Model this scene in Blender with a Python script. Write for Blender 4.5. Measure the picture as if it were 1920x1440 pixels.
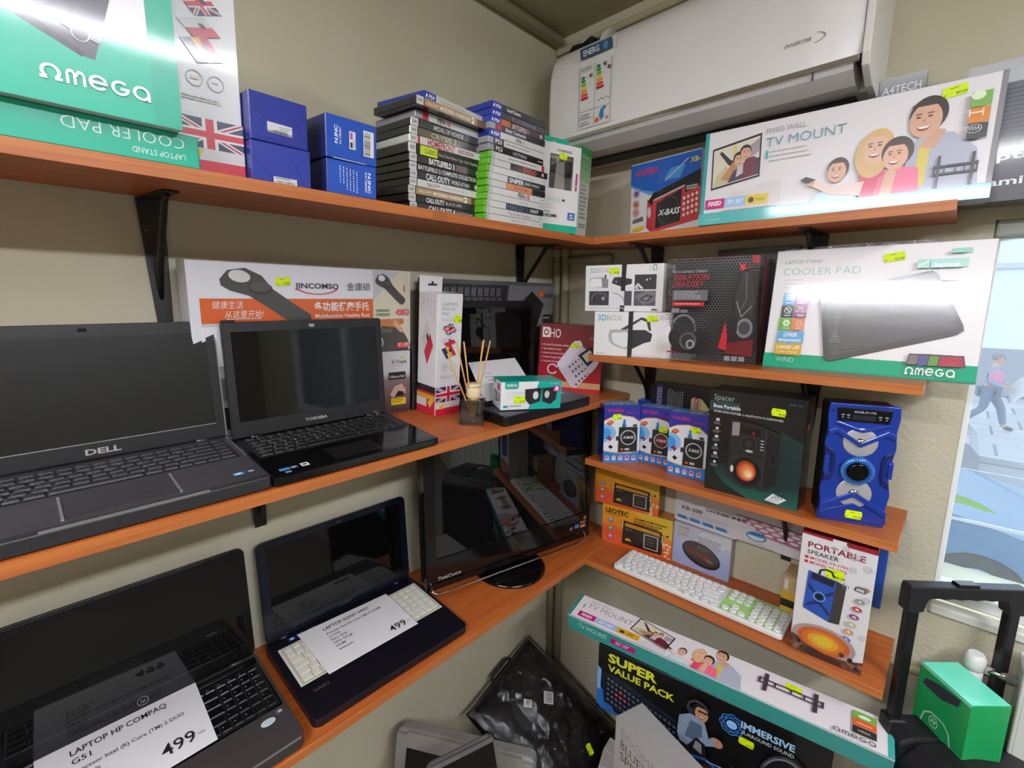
import bpy, bmesh, math, random
from mathutils import Matrix, Vector, noise
random.seed(4)
SC = bpy.context.scene
COL = SC.collection
for o in list(bpy.data.objects):
    bpy.data.objects.remove(o)

# ------------------------------------------------------------------ camera, world, lamps, exposure
cam = bpy.data.cameras.new('camera')
cam.sensor_fit = 'HORIZONTAL'
cam.sensor_width = 36.0
cam.lens = 878.9 / 1920 * 36.0
cam.clip_start = 0.02
cam.clip_end = 200
cam_o = bpy.data.objects.new('camera', cam)
COL.objects.link(cam_o)
cam_o.matrix_world = Matrix(((0.688706, 0.124918, -0.714199, -1.321),
                             (-0.725035, 0.122490, -0.677731, -1.0432),
                             (0.002821, 0.984577, 0.174930, 1.5),
                             (0, 0, 0, 1)))
SC.camera = cam_o

w = bpy.data.worlds.new('overcast_sky')
SC.world = w
w.use_nodes = True
bg = w.node_tree.nodes['Background']
bg.inputs[0].default_value = (0.82, 0.90, 1.0, 1)
bg.inputs[1].default_value = 2.5


def area(name, loc, size, power, rot, col=(0.96, 1.0, 1.10), spread=180):
    l = bpy.data.lights.new(name, 'AREA')
    l.shape = 'RECTANGLE'
    l.size, l.size_y = size
    l.energy = power
    l.color = col
    l.spread = math.radians(spread)
    o = bpy.data.objects.new(name, l)
    COL.objects.link(o)
    o.location = loc
    o.rotation_euler = rot
    return o


# two fluorescent ceiling fittings behind the photographer (the tubes light the shelves)
LAMPS = [((-2.25, -0.95, 2.235), 0.0), ((-1.25, -2.15, 2.235), 0.0)]
area('fluorescent_light', (LAMPS[0][0][0], LAMPS[0][0][1], 2.205), (0.16, 1.15), 20, (0, 0, 0))
area('fluorescent_light', (LAMPS[1][0][0], LAMPS[1][0][1], 2.205), (1.15, 0.16), 28, (0, 0, 0))
# daylight through the shop window
area('window_daylight', (0.30, -1.85, 1.27), (0.8, 1.5), 14, (0, math.radians(90), 0), (0.80, 0.92, 1.0))

vs = SC.view_settings
SC.display_settings.display_device = 'sRGB'
vs.view_transform = 'Standard'
vs.look = 'None'
vs.gamma = 1.0
vs.use_curve_mapping = False
vs.exposure = -0.18


# ------------------------------------------------------------------ helpers
def lin(h):
    if isinstance(h, str):
        h = h if len(h) == 6 else ''.join(q * 2 for q in h)
        c = [int(h[i:i + 2], 16) / 255 for i in (0, 2, 4)]
    else:
        c = list(h)
    return tuple((x / 12.92 if x <= 0.04045 else ((x + 0.055) / 1.055) ** 2.4) for x in c) + (1.0,)


MATS = {}


def mat(name, col='808080', rough=0.5, metal=0.0, coat=0.0, bump=0.0, bscale=200.0, spec=0.5, emit=None, estr=1.0,
        attr=False, vary=0.0, vscale=3.0):
    if name in MATS:
        return MATS[name]
    m = bpy.data.materials.new(name)
    m.use_nodes = True
    nt = m.node_tree
    b = nt.nodes['Principled BSDF']
    b.inputs['Roughness'].default_value = rough
    b.inputs['Metallic'].default_value = metal
    b.inputs['Coat Weight'].default_value = coat
    b.inputs['Coat Roughness'].default_value = 0.08
    b.inputs['Specular IOR Level'].default_value = spec
    if attr:
        a = nt.nodes.new('ShaderNodeVertexColor')
        a.layer_name = 'Col'
        nt.links.new(a.outputs[0], b.inputs['Base Color'])
    else:
        b.inputs['Base Color'].default_value = lin(col)
    if vary:
        tc = nt.nodes.new('ShaderNodeTexCoord')
        n = nt.nodes.new('ShaderNodeTexNoise')
        n.inputs['Scale'].default_value = vscale
        n.inputs['Detail'].default_value = 6
        nt.links.new(tc.outputs['Object'], n.inputs['Vector'])
        mx = nt.nodes.new('ShaderNodeMix')
        mx.data_type = 'RGBA'
        c = lin(col)
        mx.inputs['A'].default_value = tuple(x * (1 - vary) for x in c[:3]) + (1,)
        mx.inputs['B'].default_value = tuple(min(1, x * (1 + vary)) for x in c[:3]) + (1,)
        nt.links.new(n.outputs[0], mx.inputs['Factor'])
        nt.links.new(mx.outputs['Result'], b.inputs['Base Color'])
    if bump:
        tc = nt.nodes.new('ShaderNodeTexCoord')
        n = nt.nodes.new('ShaderNodeTexNoise')
        n.inputs['Scale'].default_value = bscale
        n.inputs['Detail'].default_value = 4
        nt.links.new(tc.outputs['Object'], n.inputs['Vector'])
        bp = nt.nodes.new('ShaderNodeBump')
        bp.inputs['Strength'].default_value = bump
        bp.inputs['Distance'].default_value = 0.002
        nt.links.new(n.outputs[0], bp.inputs['Height'])
        nt.links.new(bp.outputs[0], b.inputs['Normal'])
    if emit:
        b.inputs['Emission Color'].default_value = lin(emit)
        b.inputs['Emission Strength'].default_value = estr
    MATS[name] = m
    return m


def wood_mat():
    m = bpy.data.materials.new('orange_beech_laminate')
    m.use_nodes = True
    nt = m.node_tree
    b = nt.nodes['Principled BSDF']
    b.inputs['Roughness'].default_value = 0.42
    tc = nt.nodes.new('ShaderNodeTexCoord')
    mp = nt.nodes.new('ShaderNodeMapping')
    mp.inputs['Scale'].default_value = (1.6, 30, 60)
    n = nt.nodes.new('ShaderNodeTexNoise')
    n.inputs['Scale'].default_value = 2.2
    n.inputs['Detail'].default_value = 8
    n.inputs['Distortion'].default_value = 0.6
    r = nt.nodes.new('ShaderNodeValToRGB')
    e = r.color_ramp.elements
    e[0].position, e[0].color = 0.30, lin('9c4a1a')
    e[1].position, e[1].color = 0.72, lin('b9652c')
    nt.links.new(tc.outputs['Object'], mp.inputs[0])
    nt.links.new(mp.outputs[0], n.inputs['Vector'])
    nt.links.new(n.outputs[0], r.inputs[0])
    nt.links.new(r.outputs[0], b.inputs['Base Color'])
    return m


def plaster_mat(name, c0, c1, bump, scale):
    m = bpy.data.materials.new(name)
    m.use_nodes = True
    nt = m.node_tree
    b = nt.nodes['Principled BSDF']
    b.inputs['Roughness'].default_value = 0.75
    tc = nt.nodes.new('ShaderNodeTexCoord')
    n = nt.nodes.new('ShaderNodeTexNoise')
    n.inputs['Scale'].default_value = 2.5
    n.inputs['Detail'].default_value = 5
    r = nt.nodes.new('ShaderNodeValToRGB')
    e = r.color_ramp.elements
    e[0].position, e[0].color = 0.35, lin(c0)
    e[1].position, e[1].color = 0.68, lin(c1)
    n2 = nt.nodes.new('ShaderNodeTexNoise')
    n2.inputs['Scale'].default_value = scale
    n2.inputs['Detail'].default_value = 5
    bp = nt.nodes.new('ShaderNodeBump')
    bp.inputs['Strength'].default_value = bump
    bp.inputs['Distance'].default_value = 0.004
    for q in (n, n2):
        nt.links.new(tc.outputs['Object'], q.inputs['Vector'])
    nt.links.new(n.outputs[0], r.inputs[0])
    nt.links.new(r.outputs[0], b.inputs['Base Color'])
    nt.links.new(n2.outputs[0], bp.inputs['Height'])
    nt.links.new(bp.outputs[0], b.inputs['Normal'])
    return m


def glass_mat(name, tint='ffffff', milk=0.0, refl=0.06, rough=0.0, bump=0.0, bscale=30):
    m = bpy.data.materials.new(name)
    m.use_nodes = True
    nt = m.node_tree
    nt.nodes.remove(nt.nodes['Principled BSDF'])
    out = nt.nodes['Material Output']
    t = nt.nodes.new('ShaderNodeBsdfTransparent')
    t.inputs[0].default_value = lin(tint)
    g = nt.nodes.new('ShaderNodeBsdfGlossy')
    g.inputs['Roughness'].default_value = rough
    f = nt.nodes.new('ShaderNodeFresnel')
    f.inputs[0].default_value = 1.45
    mu = nt.nodes.new('ShaderNodeMath')
    mu.operation = 'MULTIPLY'
    mu.inputs[1].default_value = refl / 0.04
    mu.use_clamp = True
    nt.links.new(f.outputs[0], mu.inputs[0])
    mx = nt.nodes.new('ShaderNodeMixShader')
    nt.links.new(mu.outputs[0], mx.inputs[0])
    nt.links.new(t.outputs[0], mx.inputs[1])
    nt.links.new(g.outputs[0], mx.inputs[2])
    last = mx
    if milk:
        d = nt.nodes.new('ShaderNodeBsdfTranslucent')
        d2 = nt.nodes.new('ShaderNodeBsdfDiffuse')
        ad = nt.nodes.new('ShaderNodeMixShader')
        nt.links.new(d.outputs[0], ad.inputs[1])
        nt.links.new(d2.outputs[0], ad.inputs[2])
        m2 = nt.nodes.new('ShaderNodeMixShader')
        m2.inputs[0].default_value = milk
        nt.links.new(mx.outputs[0], m2.inputs[1])
        nt.links.new(ad.outputs[0], m2.inputs[2])
        last = m2
    if bump:
        tc = nt.nodes.new('ShaderNodeTexCoord')
        n = nt.nodes.new('ShaderNodeTexNoise')
        n.inputs['Scale'].default_value = bscale
        n.inputs['Detail'].default_value = 6
        n.inputs['Distortion'].default_value = 1.5
        nt.links.new(tc.outputs['Object'], n.inputs['Vector'])
        bp = nt.nodes.new('ShaderNodeBump')
        bp.inputs['Strength'].default_value = bump
        bp.inputs['Distance'].default_value = 0.01
        nt.links.new(n.outputs[0], bp.inputs['Height'])
        nt.links.new(bp.outputs[0], g.inputs['Normal'])
    nt.links.new(last.outputs[0], out.inputs[0])
    return m


WOOD = wood_mat()
PAINT_L = plaster_mat('olive_cream_paint', 'c3bda2', 'ccc6ae', 0.12, 60)
PAINT_R = plaster_mat('rough_cream_plaster', 'bfb89d', 'cec7b0', 0.55, 95)
CEIL = plaster_mat('ceiling_paint', 'aaa283', 'b3ab8c', 0.1, 40)
PRINT = mat('glossy_printed_card', attr=True, rough=0.32, coat=0.35)
MATTE_PRINT = mat('matt_printed_card', attr=True, rough=0.55)
PLAST = mat('coloured_plastic', attr=True, rough=0.38)
GLOSSP = mat('gloss_case_plastic', attr=True, rough=0.18, coat=0.3)
BLACKP = mat('black_plastic', '161618', rough=0.42)
BLACKM = mat('black_bracket_paint', '17130f', rough=0.45)
SCREEN = mat('black_screen', '060607', rough=0.04, spec=0.5)
MATSCR = mat('matt_black_screen', '141414', rough=0.35)
CHROME = mat('chrome', 'd0d0d0', rough=0.12, metal=1.0)
WHITEP = mat('white_plastic', 'e2e0dc', rough=0.35)
PIPEP = mat('painted_pipe', 'b5ad8f', rough=0.5, bump=0.2, bscale=120)


def ob(name, me, m=None, parent=None, M=None, label=None):
    o = bpy.data.objects.new(name, me)
    COL.objects.link(o)
    if m is not None:
        if not me.materials:
            me.materials.append(m)
    if parent is not None:
        o.parent = parent
    if M is not None:
        o.matrix_local = M
    if label:
        o['label'] = label
    return o


def tag(o, label, cat, group=None, kind=None):
    o['label'] = label
    o['category'] = cat
    if group:
        o['group'] = group
    if kind:
        o['kind'] = kind
    return o


def thing(name, label, cat, M, group=None):
    o = bpy.data.objects.new(name, None)
    o.empty_display_size = 0.03
    COL.objects.link(o)
    o.matrix_world = M
    return tag(o, label, cat, group)


def bm_mesh(bm, name='mesh', smooth=False):
    me = bpy.data.meshes.new(name)
    bm.normal_update()
    bm.to_mesh(me)
    bm.free()
    if smooth:
        for p in me.polygons:
            p.use_smooth = True
    return me


def add_box(bm, x0, y0, z0, x1, y1, z1, M=None):
    v = [bm.verts.new((x, y, z)) for x in (x0, x1) for y in (y0, y1) for z in (z0, z1)]
    for f in ((0, 1, 3, 2), (4, 6, 7, 5), (0, 4, 5, 1), (2, 3, 7, 6), (0, 2, 6, 4), (1, 5, 7, 3)):
        bm.faces.new([v[i] for i in f])
    if M is not None:
        for q in v:
            q.co = M @ q.co
    return v


def box_me(x0, y0, z0, x1, y1, z1, bev=0.0, seg=1, name='box'):
    bm = bmesh.new()
    add_box(bm, x0, y0, z0, x1, y1, z1)
    if bev:
        bmesh.ops.bevel(bm, geom=bm.edges[:], offset=bev, segments=seg, affect='EDGES', profile=0.5)
    return bm_mesh(bm, name)


def add_prism(bm, pts, d0, d1, axis='y', M=None):
    """closed outline pts (a,b) extruded along an axis from d0 to d1"""
    def P(a, b, d):
        return {'y': (a, d, b), 'x': (d, a, b), 'z': (a, b, d)}[axis]
    A = [bm.verts.new(P(a, b, d0)) for a, b in pts]
    B = [bm.verts.new(P(a, b, d1)) for a, b in pts]
    n = len(pts)
    fs = [bm.faces.new(A), bm.faces.new(B[::-1])]
    for i in range(n):
        fs.append(bm.faces.new((A[i], B[i], B[(i + 1) % n], A[(i + 1) % n])))
    if M is not None:
        for q in A + B:
            q.co = M @ q.co
    bmesh.ops.recalc_face_normals(bm, faces=fs)
    return A + B


def prism_me(pts, d0, d1, axis='y', bev=0, smooth=False):
    bm = bmesh.new()
    add_prism(bm, pts, d0, d1, axis)
    if bev:
        bmesh.ops.bevel(bm, geom=bm.edges[:], offset=bev, segments=2, affect='EDGES', profile=0.5)
    return bm_mesh(bm, 'prism', smooth)


def add_tube(bm, pts, r, n=10, caps=True):
    pts = [Vector(p) for p in pts]
    rr = r if isinstance(r, (list, tuple)) else [r] * len(pts)
    rings = []
    up = Vector((0, 0, 1))
    for i, p in enumerate(pts):
        d = (pts[min(i + 1, len(pts) - 1)] - pts[max(i - 1, 0)]).normalized()
        a = d.cross(up)
        if a.length < 1e-3:
            a = d.cross(Vector((1, 0, 0)))
        a.normalize()
        b = d.cross(a)
        rings.append([bm.verts.new(p + (a * math.cos(2 * math.pi * k / n) + b * math.sin(2 * math.pi * k / n)) * rr[i]) for k in range(n)])
    for i in range(len(rings) - 1):
        for k in range(n):
            f = bm.faces.new((rings[i][k], rings[i][(k + 1) % n], rings[i + 1][(k + 1) % n], rings[i + 1][k]))
            f.smooth = True
    if caps:
        bm.faces.new(rings[0][::-1])
        bm.faces.new(rings[-1])
    return rings


def tube_me(pts, r, n=10):
    bm = bmesh.new()
    add_tube(bm, pts, r, n)
    bmesh.ops.recalc_face_normals(bm, faces=bm.faces[:])
    return bm_mesh(bm, 'tube')


def add_lathe(bm, prof, n=20, M=None):
    """profile of (radius, height) turned about z"""
    rings = []
    for r, h in prof:
        rings.append([bm.verts.new((r * math.cos(2 * math.pi * k / n), r * math.sin(2 * math.pi * k / n), h)) for k in range(n)])
    for i in range(len(rings) - 1):
        for k in range(n):
            f = bm.faces.new((rings[i][k], rings[i][(k + 1) % n], rings[i + 1][(k + 1) % n], rings[i + 1][k]))
            f.smooth = True
    bm.faces.new(rings[0][::-1])
    bm.faces.new(rings[-1])
    if M is not None:
        for rg in rings:
            for q in rg:
                q.co = M @ q.co


def lathe_me(prof, n=20, M=None):
    bm = bmesh.new()
    add_lathe(bm, prof, n, M)
    bmesh.ops.recalc_face_normals(bm, faces=bm.faces[:])
    return bm_mesh(bm, 'lathe')


def rrect(x0, y0, x1, y1, r, n=4):
    p = []
    for cx, cy, a0 in ((x1 - r, y0 + r, -90), (x1 - r, y1 - r, 0), (x0 + r, y1 - r, 90), (x0 + r, y0 + r, 180)):
        for k in range(n + 1):
            a = math.radians(a0 + 90 * k / n)
            p.append((cx + r * math.cos(a), cy + r * math.sin(a)))
    return p


# shelf frames: columns are along the shelf, towards the wall, up
def RX(a):
    return Matrix.Rotation(a, 4, 'X')


def RY(a):
    return Matrix.Rotation(a, 4, 'Y')


def RZ(a):
    return Matrix.Rotation(a, 4, 'Z')


def T(x, y, z):
    return Matrix.Translation((x, y, z))


RW = RZ(math.radians(-90))
FR = {
    'L1': T(0, -0.27546, 1.67316) @ RX(0.0698), 'L2': T(0, -0.30907, 1.21165) @ RX(0.06), 'L3': T(0, -0.30236, 0.72614) @ RX(0.0501),
    'R1': T(-0.18729, 0, 1.67316) @ RW, 'R2': T(-0.20616, 0, 1.35083) @ RW, 'R3': T(-0.20534, 0, 1.04122) @ RW, 'R4': T(-0.2115, 0, 0.72614) @ RW,
    'FL': RW, 'W': Matrix.Identity(4)}


def at(k, u, w, h=0.0, yaw=0.0, lean=0.0, roll=0.0):
    return FR[k] @ T(u, w, h) @ RZ(yaw) @ RX(-lean) @ RY(roll)


# ------------------------------------------------------------------ flat print on faces
_TXT = {}
_CUR = bpy.data.curves.new('glyphs', 'FONT')
_CURO = bpy.data.objects.new('glyphs', _CUR)


def glyphs(s, bold=0.0, shear=0.0):
    k = (s, bold, shear)
    if k not in _TXT:
        _CUR.body = s
        _CUR.resolution_u = 2
        _CUR.offset = bold
        _CUR.shear = shear
        me = bpy.data.meshes.new_from_object(_CURO)
        vs_ = [(v.co.x, v.co.y) for v in me.vertices]
        fs_ = [tuple(p.vertices) for p in me.polygons]
        bpy.data.meshes.remove(me)
        xs = [v[0] for v in vs_] or [0, 1]
        _TXT[k] = (vs_, fs_, min(xs), max(xs))
    return _TXT[k]


def clip(poly, x0, y0, x1, y1):
    def cut(pts, f, inter):
        out = []
        for i in range(len(pts)):
            a, b = pts[i - 1], pts[i]
            fa, fb = f(a), f(b)
            if fb:
                if not fa:
                    out.append(inter(a, b))
                out.append(b)
            elif fa:
                out.append(inter(a, b))
        return out

    def ix(c):
        return lambda a, b: (c, a[1] + (b[1] - a[1]) * (c - a[0]) / (b[0] - a[0]))

    def iy(c):
        return lambda a, b: (a[0] + (b[0] - a[0]) * (c - a[1]) / (b[1] - a[1]), c)
    for f, i in ((lambda p: p[0] >= x0, ix(x0)), (lambda p: p[0] <= x1, ix(x1)), (lambda p: p[1] >= y0, iy(y0)), (lambda p: p[1] <= y1, iy(y1))):
        poly = cut(poly, f, i)
        if len(poly) < 3:
            return []
    return poly


class Art:
    """layers of flat print on one face; positions are fractions of the face (x right, y up)"""

    def __init__(s, parent, name, M, W, H, mat_=None, label=None, step=0.00005, lift=0.00025):
        s.p, s.n, s.M, s.W, s.H, s.m, s.lab = parent, name, M, W, H, mat_ or PRINT, label
        s.v, s.f, s.c = [], [], []
        s.z, s.step = lift, step
        s.A = (1, 0, 0, 1, 0, 0)

    def sub(s, x, y, w, h, rot=0.0, quad=None):
        """use a sub-rectangle (or a parallelogram: origin, x end, y end) as the unit square"""
        if quad:
            (ox, oy), (ax, ay), (bx, by) = quad
            s.A = (ax - ox, ay - oy, bx - ox, by - oy, ox, oy)
        else:
            c, k = math.cos(rot), math.sin(rot)
            ar = s.H / s.W
            s.A = (w * c, w * k / ar, -h * k * ar, h * c, x, y)
        return s

    def full(s):
        s.A = (1, 0, 0, 1, 0, 0)
        return s

    def tr(s, x, y):
        a = s.A
        return (a[0] * x + a[2] * y + a[4], a[1] * x + a[3] * y + a[5])

    def add(s, pts, c, raw=False):
        q = pts if raw else [s.tr(*p) for p in pts]
        q = clip(q, 0, 0, 1, 1)
        if len(q) < 3:
            return
        i0 = len(s.v)
        s.v += [(x * s.W, y * s.H, s.z) for x, y in q]
        ar = sum(q[i - 1][0] * q[i][1] - q[i][0] * q[i - 1][1] for i in range(len(q)))
        idx = list(range(i0, i0 + len(q)))
        s.f.append(idx if ar > 0 else idx[::-1])
        s.c.append(lin(c) if isinstance(c, str) else c)

    def P(s, pts, c):
        s.z += s.step
        s.add(pts, c)
        return s

    def R(s, x, y, w, h, c):
        return s.P([(x, y), (x + w, y), (x + w, y + h), (x, y + h)], c)

    def grad(s, x, y, w, h, c0, c1, n=8, vert=True):
        a, b = lin(c0), lin(c1)
        s.z += s.step
        for i in range(n):
            t = (i + 0.5) / n
            c = tuple(a[k] * (1 - t) + b[k] * t for k in range(4))
            if vert:
                s.add([(x, y + h * i / n), (x + w, y + h * i / n), (x + w, y + h * (i + 1) / n), (x, y + h * (i + 1) / n)], c)
            else:
                s.add([(x + w * i / n, y), (x + w * (i + 1) / n, y), (x + w * (i + 1) / n, y + h), (x + w * i / n, y + h)], c)
        return s

    def E(s, cx, cy, rx, ry, c, n=22, a0=0, a1=360, rot=0):
        """ellipse or pie slice"""
        k, q = math.cos(math.radians(rot)), math.sin(math.radians(rot))
        ar = s.H / s.W
        pts = []
        m = n if a1 - a0 >= 360 else n + 1
        for i in range(m):
            a = math.radians(a0 + (a1 - a0) * i / n)
            x, y = rx * math.cos(a), ry * math.sin(a) * ar
            pts.append((cx + x * k - y * q, cy + (x * q + y * k) / ar))
        return s.P(pts, c)

    def G(s, cx, cy, rx, ry, t, c, n=24, a0=0, a1=360):
        """ring: t is the thickness as a share of the radius"""
        s.z += s.step
        for i in range(n):
            a, b = math.radians(a0 + (a1 - a0) * i / n), math.radians(a0 + (a1 - a0) * (i + 1) / n)
            s.add([(cx + rx * f * math.cos(g), cy + ry * f * math.sin(g)) for g, f in ((a, 1), (b, 1), (b, 1 - t), (a, 1 - t))], c)
        return s

    def L(s, x1, y1, x2, y2, t, c):
        """line of thickness t (share of the height)"""
        dx, dy = (x2 - x1) * s.W, (y2 - y1) * s.H
        l = math.hypot(dx, dy) or 1
        nx, ny = -dy / l * t * s.H / 2 / s.W, dx / l * t / 2
        return s.P([(x1 + nx, y1 + ny), (x1 - nx, y1 - ny), (x2 - nx, y2 - ny), (x2 + nx, y2 + ny)], c)

    def PL(s, pts, t, c):
        for a, b in zip(pts, pts[1:]):
            s.L(a[0], a[1], b[0], b[1], t, c)
        return s

    def t(s, txt, x, y, h, c, w=None, al='l', b=0.0, sh=0.0, rot=0):
        """text: x,y base line start, h cap height (share of face height), w fitted width (share of face width)"""
        vs_, fs_, mn, mx = glyphs(txt, b, sh)
        s.z += s.step
        hm = h * s.H / 0.70
        L_ = mx - mn
        wm = hm if w is None else w * s.W / L_
        if rot in (90, -90) and w is not None:
            wm = w * s.H / L_
            hm = h * s.W / 0.70
        off = {'l': mn, 'c': mn + L_ / 2, 'r': mx}[al]
        cr, sr = math.cos(math.radians(rot)), math.sin(math.radians(rot))
        i0 = len(s.v)
        ox, oy = s.tr(x, y)
        for vx, vy in vs_:
            a, d = (vx - off) * wm, vy * hm
            s.v.append((ox * s.W + a * cr - d * sr, oy * s.H + a * sr + d * cr, s.z))
        cl = lin(c)
        for f in fs_:
            s.f.append([i0 + i for i in f])
            s.c.append(cl)
        return s

    def lines(s, x, y, w, dy, n, t, c, var=0.3, dirn=1):
        """rows of fine print too small to read"""
        for i in range(n):
            xx, end = x, x + w * (1 - var * random.random())
            while xx < end:
                k = min(w * random.uniform(0.05, 0.16), end - xx)
                s.R(xx, y - i * dy, k, t, c)
                xx += k + w * 0.025
        return s

    def bars(s, x, y, w, h, c='202020', n=22, vert=True):
        p = 0.0
        s.z += s.step
        while p < 1:
            k = random.choice((0.012, 0.02, 0.03))
            if vert:
                s.add([(x + w * p, y), (x + w * min(1, p + k), y), (x + w * min(1, p + k), y + h), (x + w * p, y + h)], c)
            else:
                s.add([(x, y + h * p), (x + w, y + h * p), (x + w, y + h * min(1, p + k)), (x, y + h * min(1, p + k))], c)
            p += k + random.choice((0.014, 0.022, 0.034))
        return s

    def done(s):
        me = bpy.data.meshes.new(s.n)
        me.from_pydata(s.v, [], s.f)
        a = me.color_attributes.new('Col', 'FLOAT_COLOR', 'CORNER')
        buf = []
        for f, c in zip(s.f, s.c):
            buf += list(c) * len(f)
        a.data.foreach_set('color', buf)
        return ob(s.n, me, s.m, s.p, s.M, s.lab)


def colour_mesh(me, fn):
    a = me.color_attributes.new('Col', 'FLOAT_COLOR', 'CORNER')
    for p in me.polygons:
        c = fn(p)
        for li in p.loop_indices:
            a.data[li].color = c
    return me


def face_M(face, W, D, H):
    X, Y, Z = Vector((1, 0, 0)), Vector((0, 1, 0)), Vector((0, 0, 1))
    o, u, v = {'front': (Vector((0, 0, 0)), X, Z), 'left': (Vector((0, D, 0)), -Y, Z), 'right': (Vector((W, 0, 0)), Y, Z),
               'top': (Vector((0, 0, H)), X, Y), 'bottom': (Vector((0, D, 0)), X, -Y), 'back': (Vector((W, D, 0)), -X, Z)}[face]
    n = u.cross(v)
    return Matrix(((u.x, v.x, n.x, o.x), (u.y, v.y, n.y, o.y), (u.z, v.z, n.z, o.z), (0, 0, 0, 1)))


class Box:
    """a carton: an Empty with a carton mesh, prints and stickers under it"""

    def __init__(s, name, label, k, u, w, W, D, H, h=0.0, yaw=0.0, lean=0.0, roll=0.0, base='e6e3e0', cols=None, group=None, m=None, bev=0.0012, cat='box', M=None):
        s.W, s.D, s.H = W, D, H
        s.o = thing(name, label, cat, M if M is not None else at(k, u, w, h, yaw, lean, roll), group)
        s.m = m or PRINT
        me = box_me(0, 0, 0, W, D, H, bev)
        cols = cols or {}

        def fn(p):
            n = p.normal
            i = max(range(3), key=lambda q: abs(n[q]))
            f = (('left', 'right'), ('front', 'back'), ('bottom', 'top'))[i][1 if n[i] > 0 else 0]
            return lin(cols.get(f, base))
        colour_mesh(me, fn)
        s.c = ob('carton', me, s.m, s.o)

    def art(s, face='front', name=None, m=None):
        W, H = {'front': (s.W, s.H), 'back': (s.W, s.H), 'left': (s.D, s.H), 'right': (s.D, s.H), 'top': (s.W, s.D), 'bottom': (s.W, s.D)}[face]
        return Art(s.o, name or face + '_print', face_M(face, s.W, s.D, s.H), W, H, m or s.m)

    def sticker(s, x, y, face='front', txt='15.00', rot=0.0, w=0.026, h=0.013):
        price_sticker(s.o, face_M(face, s.W, s.D, s.H) @ T(x * (s.D if face in ('left', 'right') else s.W), y * (s.D if face in ('top', 'bottom') else s.H), 0.0012), txt, rot, w, h)
        return s


STICK = mat('fluorescent_sticker', 'd6f000', rough=0.5)


def price_sticker(parent, M, txt='15.00', rot=0.0, w=0.026, h=0.013):
    """pricing-gun label: wavy ended fluorescent paper with tiny black figures"""
    pts = []
    for sx in (1, -1):
        for i in range(7):
            y = (-h / 2 + h * i / 6) * sx
            pts.append((sx * (w / 2 - (0.0012 if i % 2 else 0) - 0.002 * (abs(y) / (h / 2)) ** 4), y))
    me = prism_me(pts, 0, 0.0003, 'z')
    o = ob('price_sticker', me, STICK, parent, M @ RZ(rot), 'fluorescent yellow price sticker')
    if w > 0.02:
        a = Art(o, 'printed_price', T(-w / 2, -h / 2, 0.0003), w, h, MATTE_PRINT, step=0.00003, lift=0.0001)
        a.t(txt, 0.52, 0.12, 0.26, '2c3004', al='l', b=0.01)
        a.t('P', 0.10, 0.10, 0.22, '2c3004')
        a.lines(0.3, 0.75, 0.35, 0.1, 1, 0.07, '5c6010')
        a.done()
    return o


# ------------------------------------------------------------------ the room
def struct(name, me, m, label=None, parent=None, M=None):
    o = ob(name, me, m, parent, M, label)
    if parent is None:
        o['kind'] = 'structure'
    return o


ZC = 2.325
RX0, RY0 = -2.9, -3.4
WIN = (-1.069, -2.75, 0.845, 1.655)
struct('floor', box_me(RX0 - .2, RY0 - .2, -0.1, 0.3, 0.2, 0.0), plaster_mat('grey_floor', '6d6a63', '7a776f', 0.1, 30), 'dark grey shop floor')
struct('ceiling', box_me(RX0 - .2, RY0 - .2, ZC, 0.3, 0.2, ZC + .1), CEIL, 'olive cream painted ceiling')
struct('wall_left', box_me(RX0 - .2, 0, 0, 0.3, 0.2, ZC), PAINT_L, 'olive cream painted wall behind the laptop shelves')
bm = bmesh.new()
add_box(bm, 0, WIN[0], 0, .3, 0, ZC)
add_box(bm, 0, RY0 - .2, 0, .3, WIN[1], ZC)
add_box(bm, 0.0, WIN[1], 0, .3, WIN[0], WIN[2] - .025)
add_box(bm, 0, WIN[1], WIN[3], .3, WIN[0], ZC)
struct('wall_right', bm_mesh(bm), PAINT_R, 'rough cream plastered wall with the shop window')
struct('wall_back', box_me(RX0 - .2, RY0 - .2, 0, 0, RY0, ZC), mat('back_wall_paint', '8d8570', rough=.8), 'far wall behind the photographer')
struct('wall_front', box_me(RX0 - .2, RY0, 0, RX0, 0, ZC), mat('back_wall_paint'), 'wall opposite the window')

# window
FRAMEW = mat('white_window_frame', 'e6e8e6', rough=.35)
y0, y1, z0, z1 = WIN[1], WIN[0], WIN[2], WIN[3]
wf = bpy.data.objects.new('window_1', None)
COL.objects.link(wf)
wf['kind'] = 'structure'
wf['label'] = 'shop window looking out to the street'
wf.matrix_world = T(0.022, 0, 0)


def fb(name, a, m=FRAMEW, bev=.003):
    return ob(name, box_me(*a, bev), m, wf)


fb('top_rail', (0, y0, z1 - .035, .06, y1, z1))
fb('bottom_rail', (0, y0, z0 + .002, .06, y1, z0 + .032))
fb('side_stile', (0, y1 - .012, z0 + .032, .06, y1, z1 - .035))
fb('side_stile', (0, y0, z0 + .032, .06, y0 + .05, z1 - .035))
fb('mullion', (0, -1.95, z0 + .032, .06, -1.89, z1 - .035))
GL = glass_mat('window_glass', 'eef6fb', milk=0.10, refl=.05)  # milk whitens the pane in place of glare haze over the street
fb('pane', (.028, -1.89, z0 + .032, .032, y1 - .012, z1 - .035), GL, 0)
fb('pane', (.028, y0 + .05, z0 + .032, .032, -1.95, z1 - .035), GL, 0)
fb('window_sill', (-.030, y0, z0 - .022, 0.0, y1, z0), mat('white_sill', 'd9d7cd', rough=.4), .004)
fb('roller_box', (-.02, y0, z1 - .03, .0, y1 - .002, z1), mat('grey_green_roller_box', 'b9c0b6', rough=.5), .003)

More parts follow.
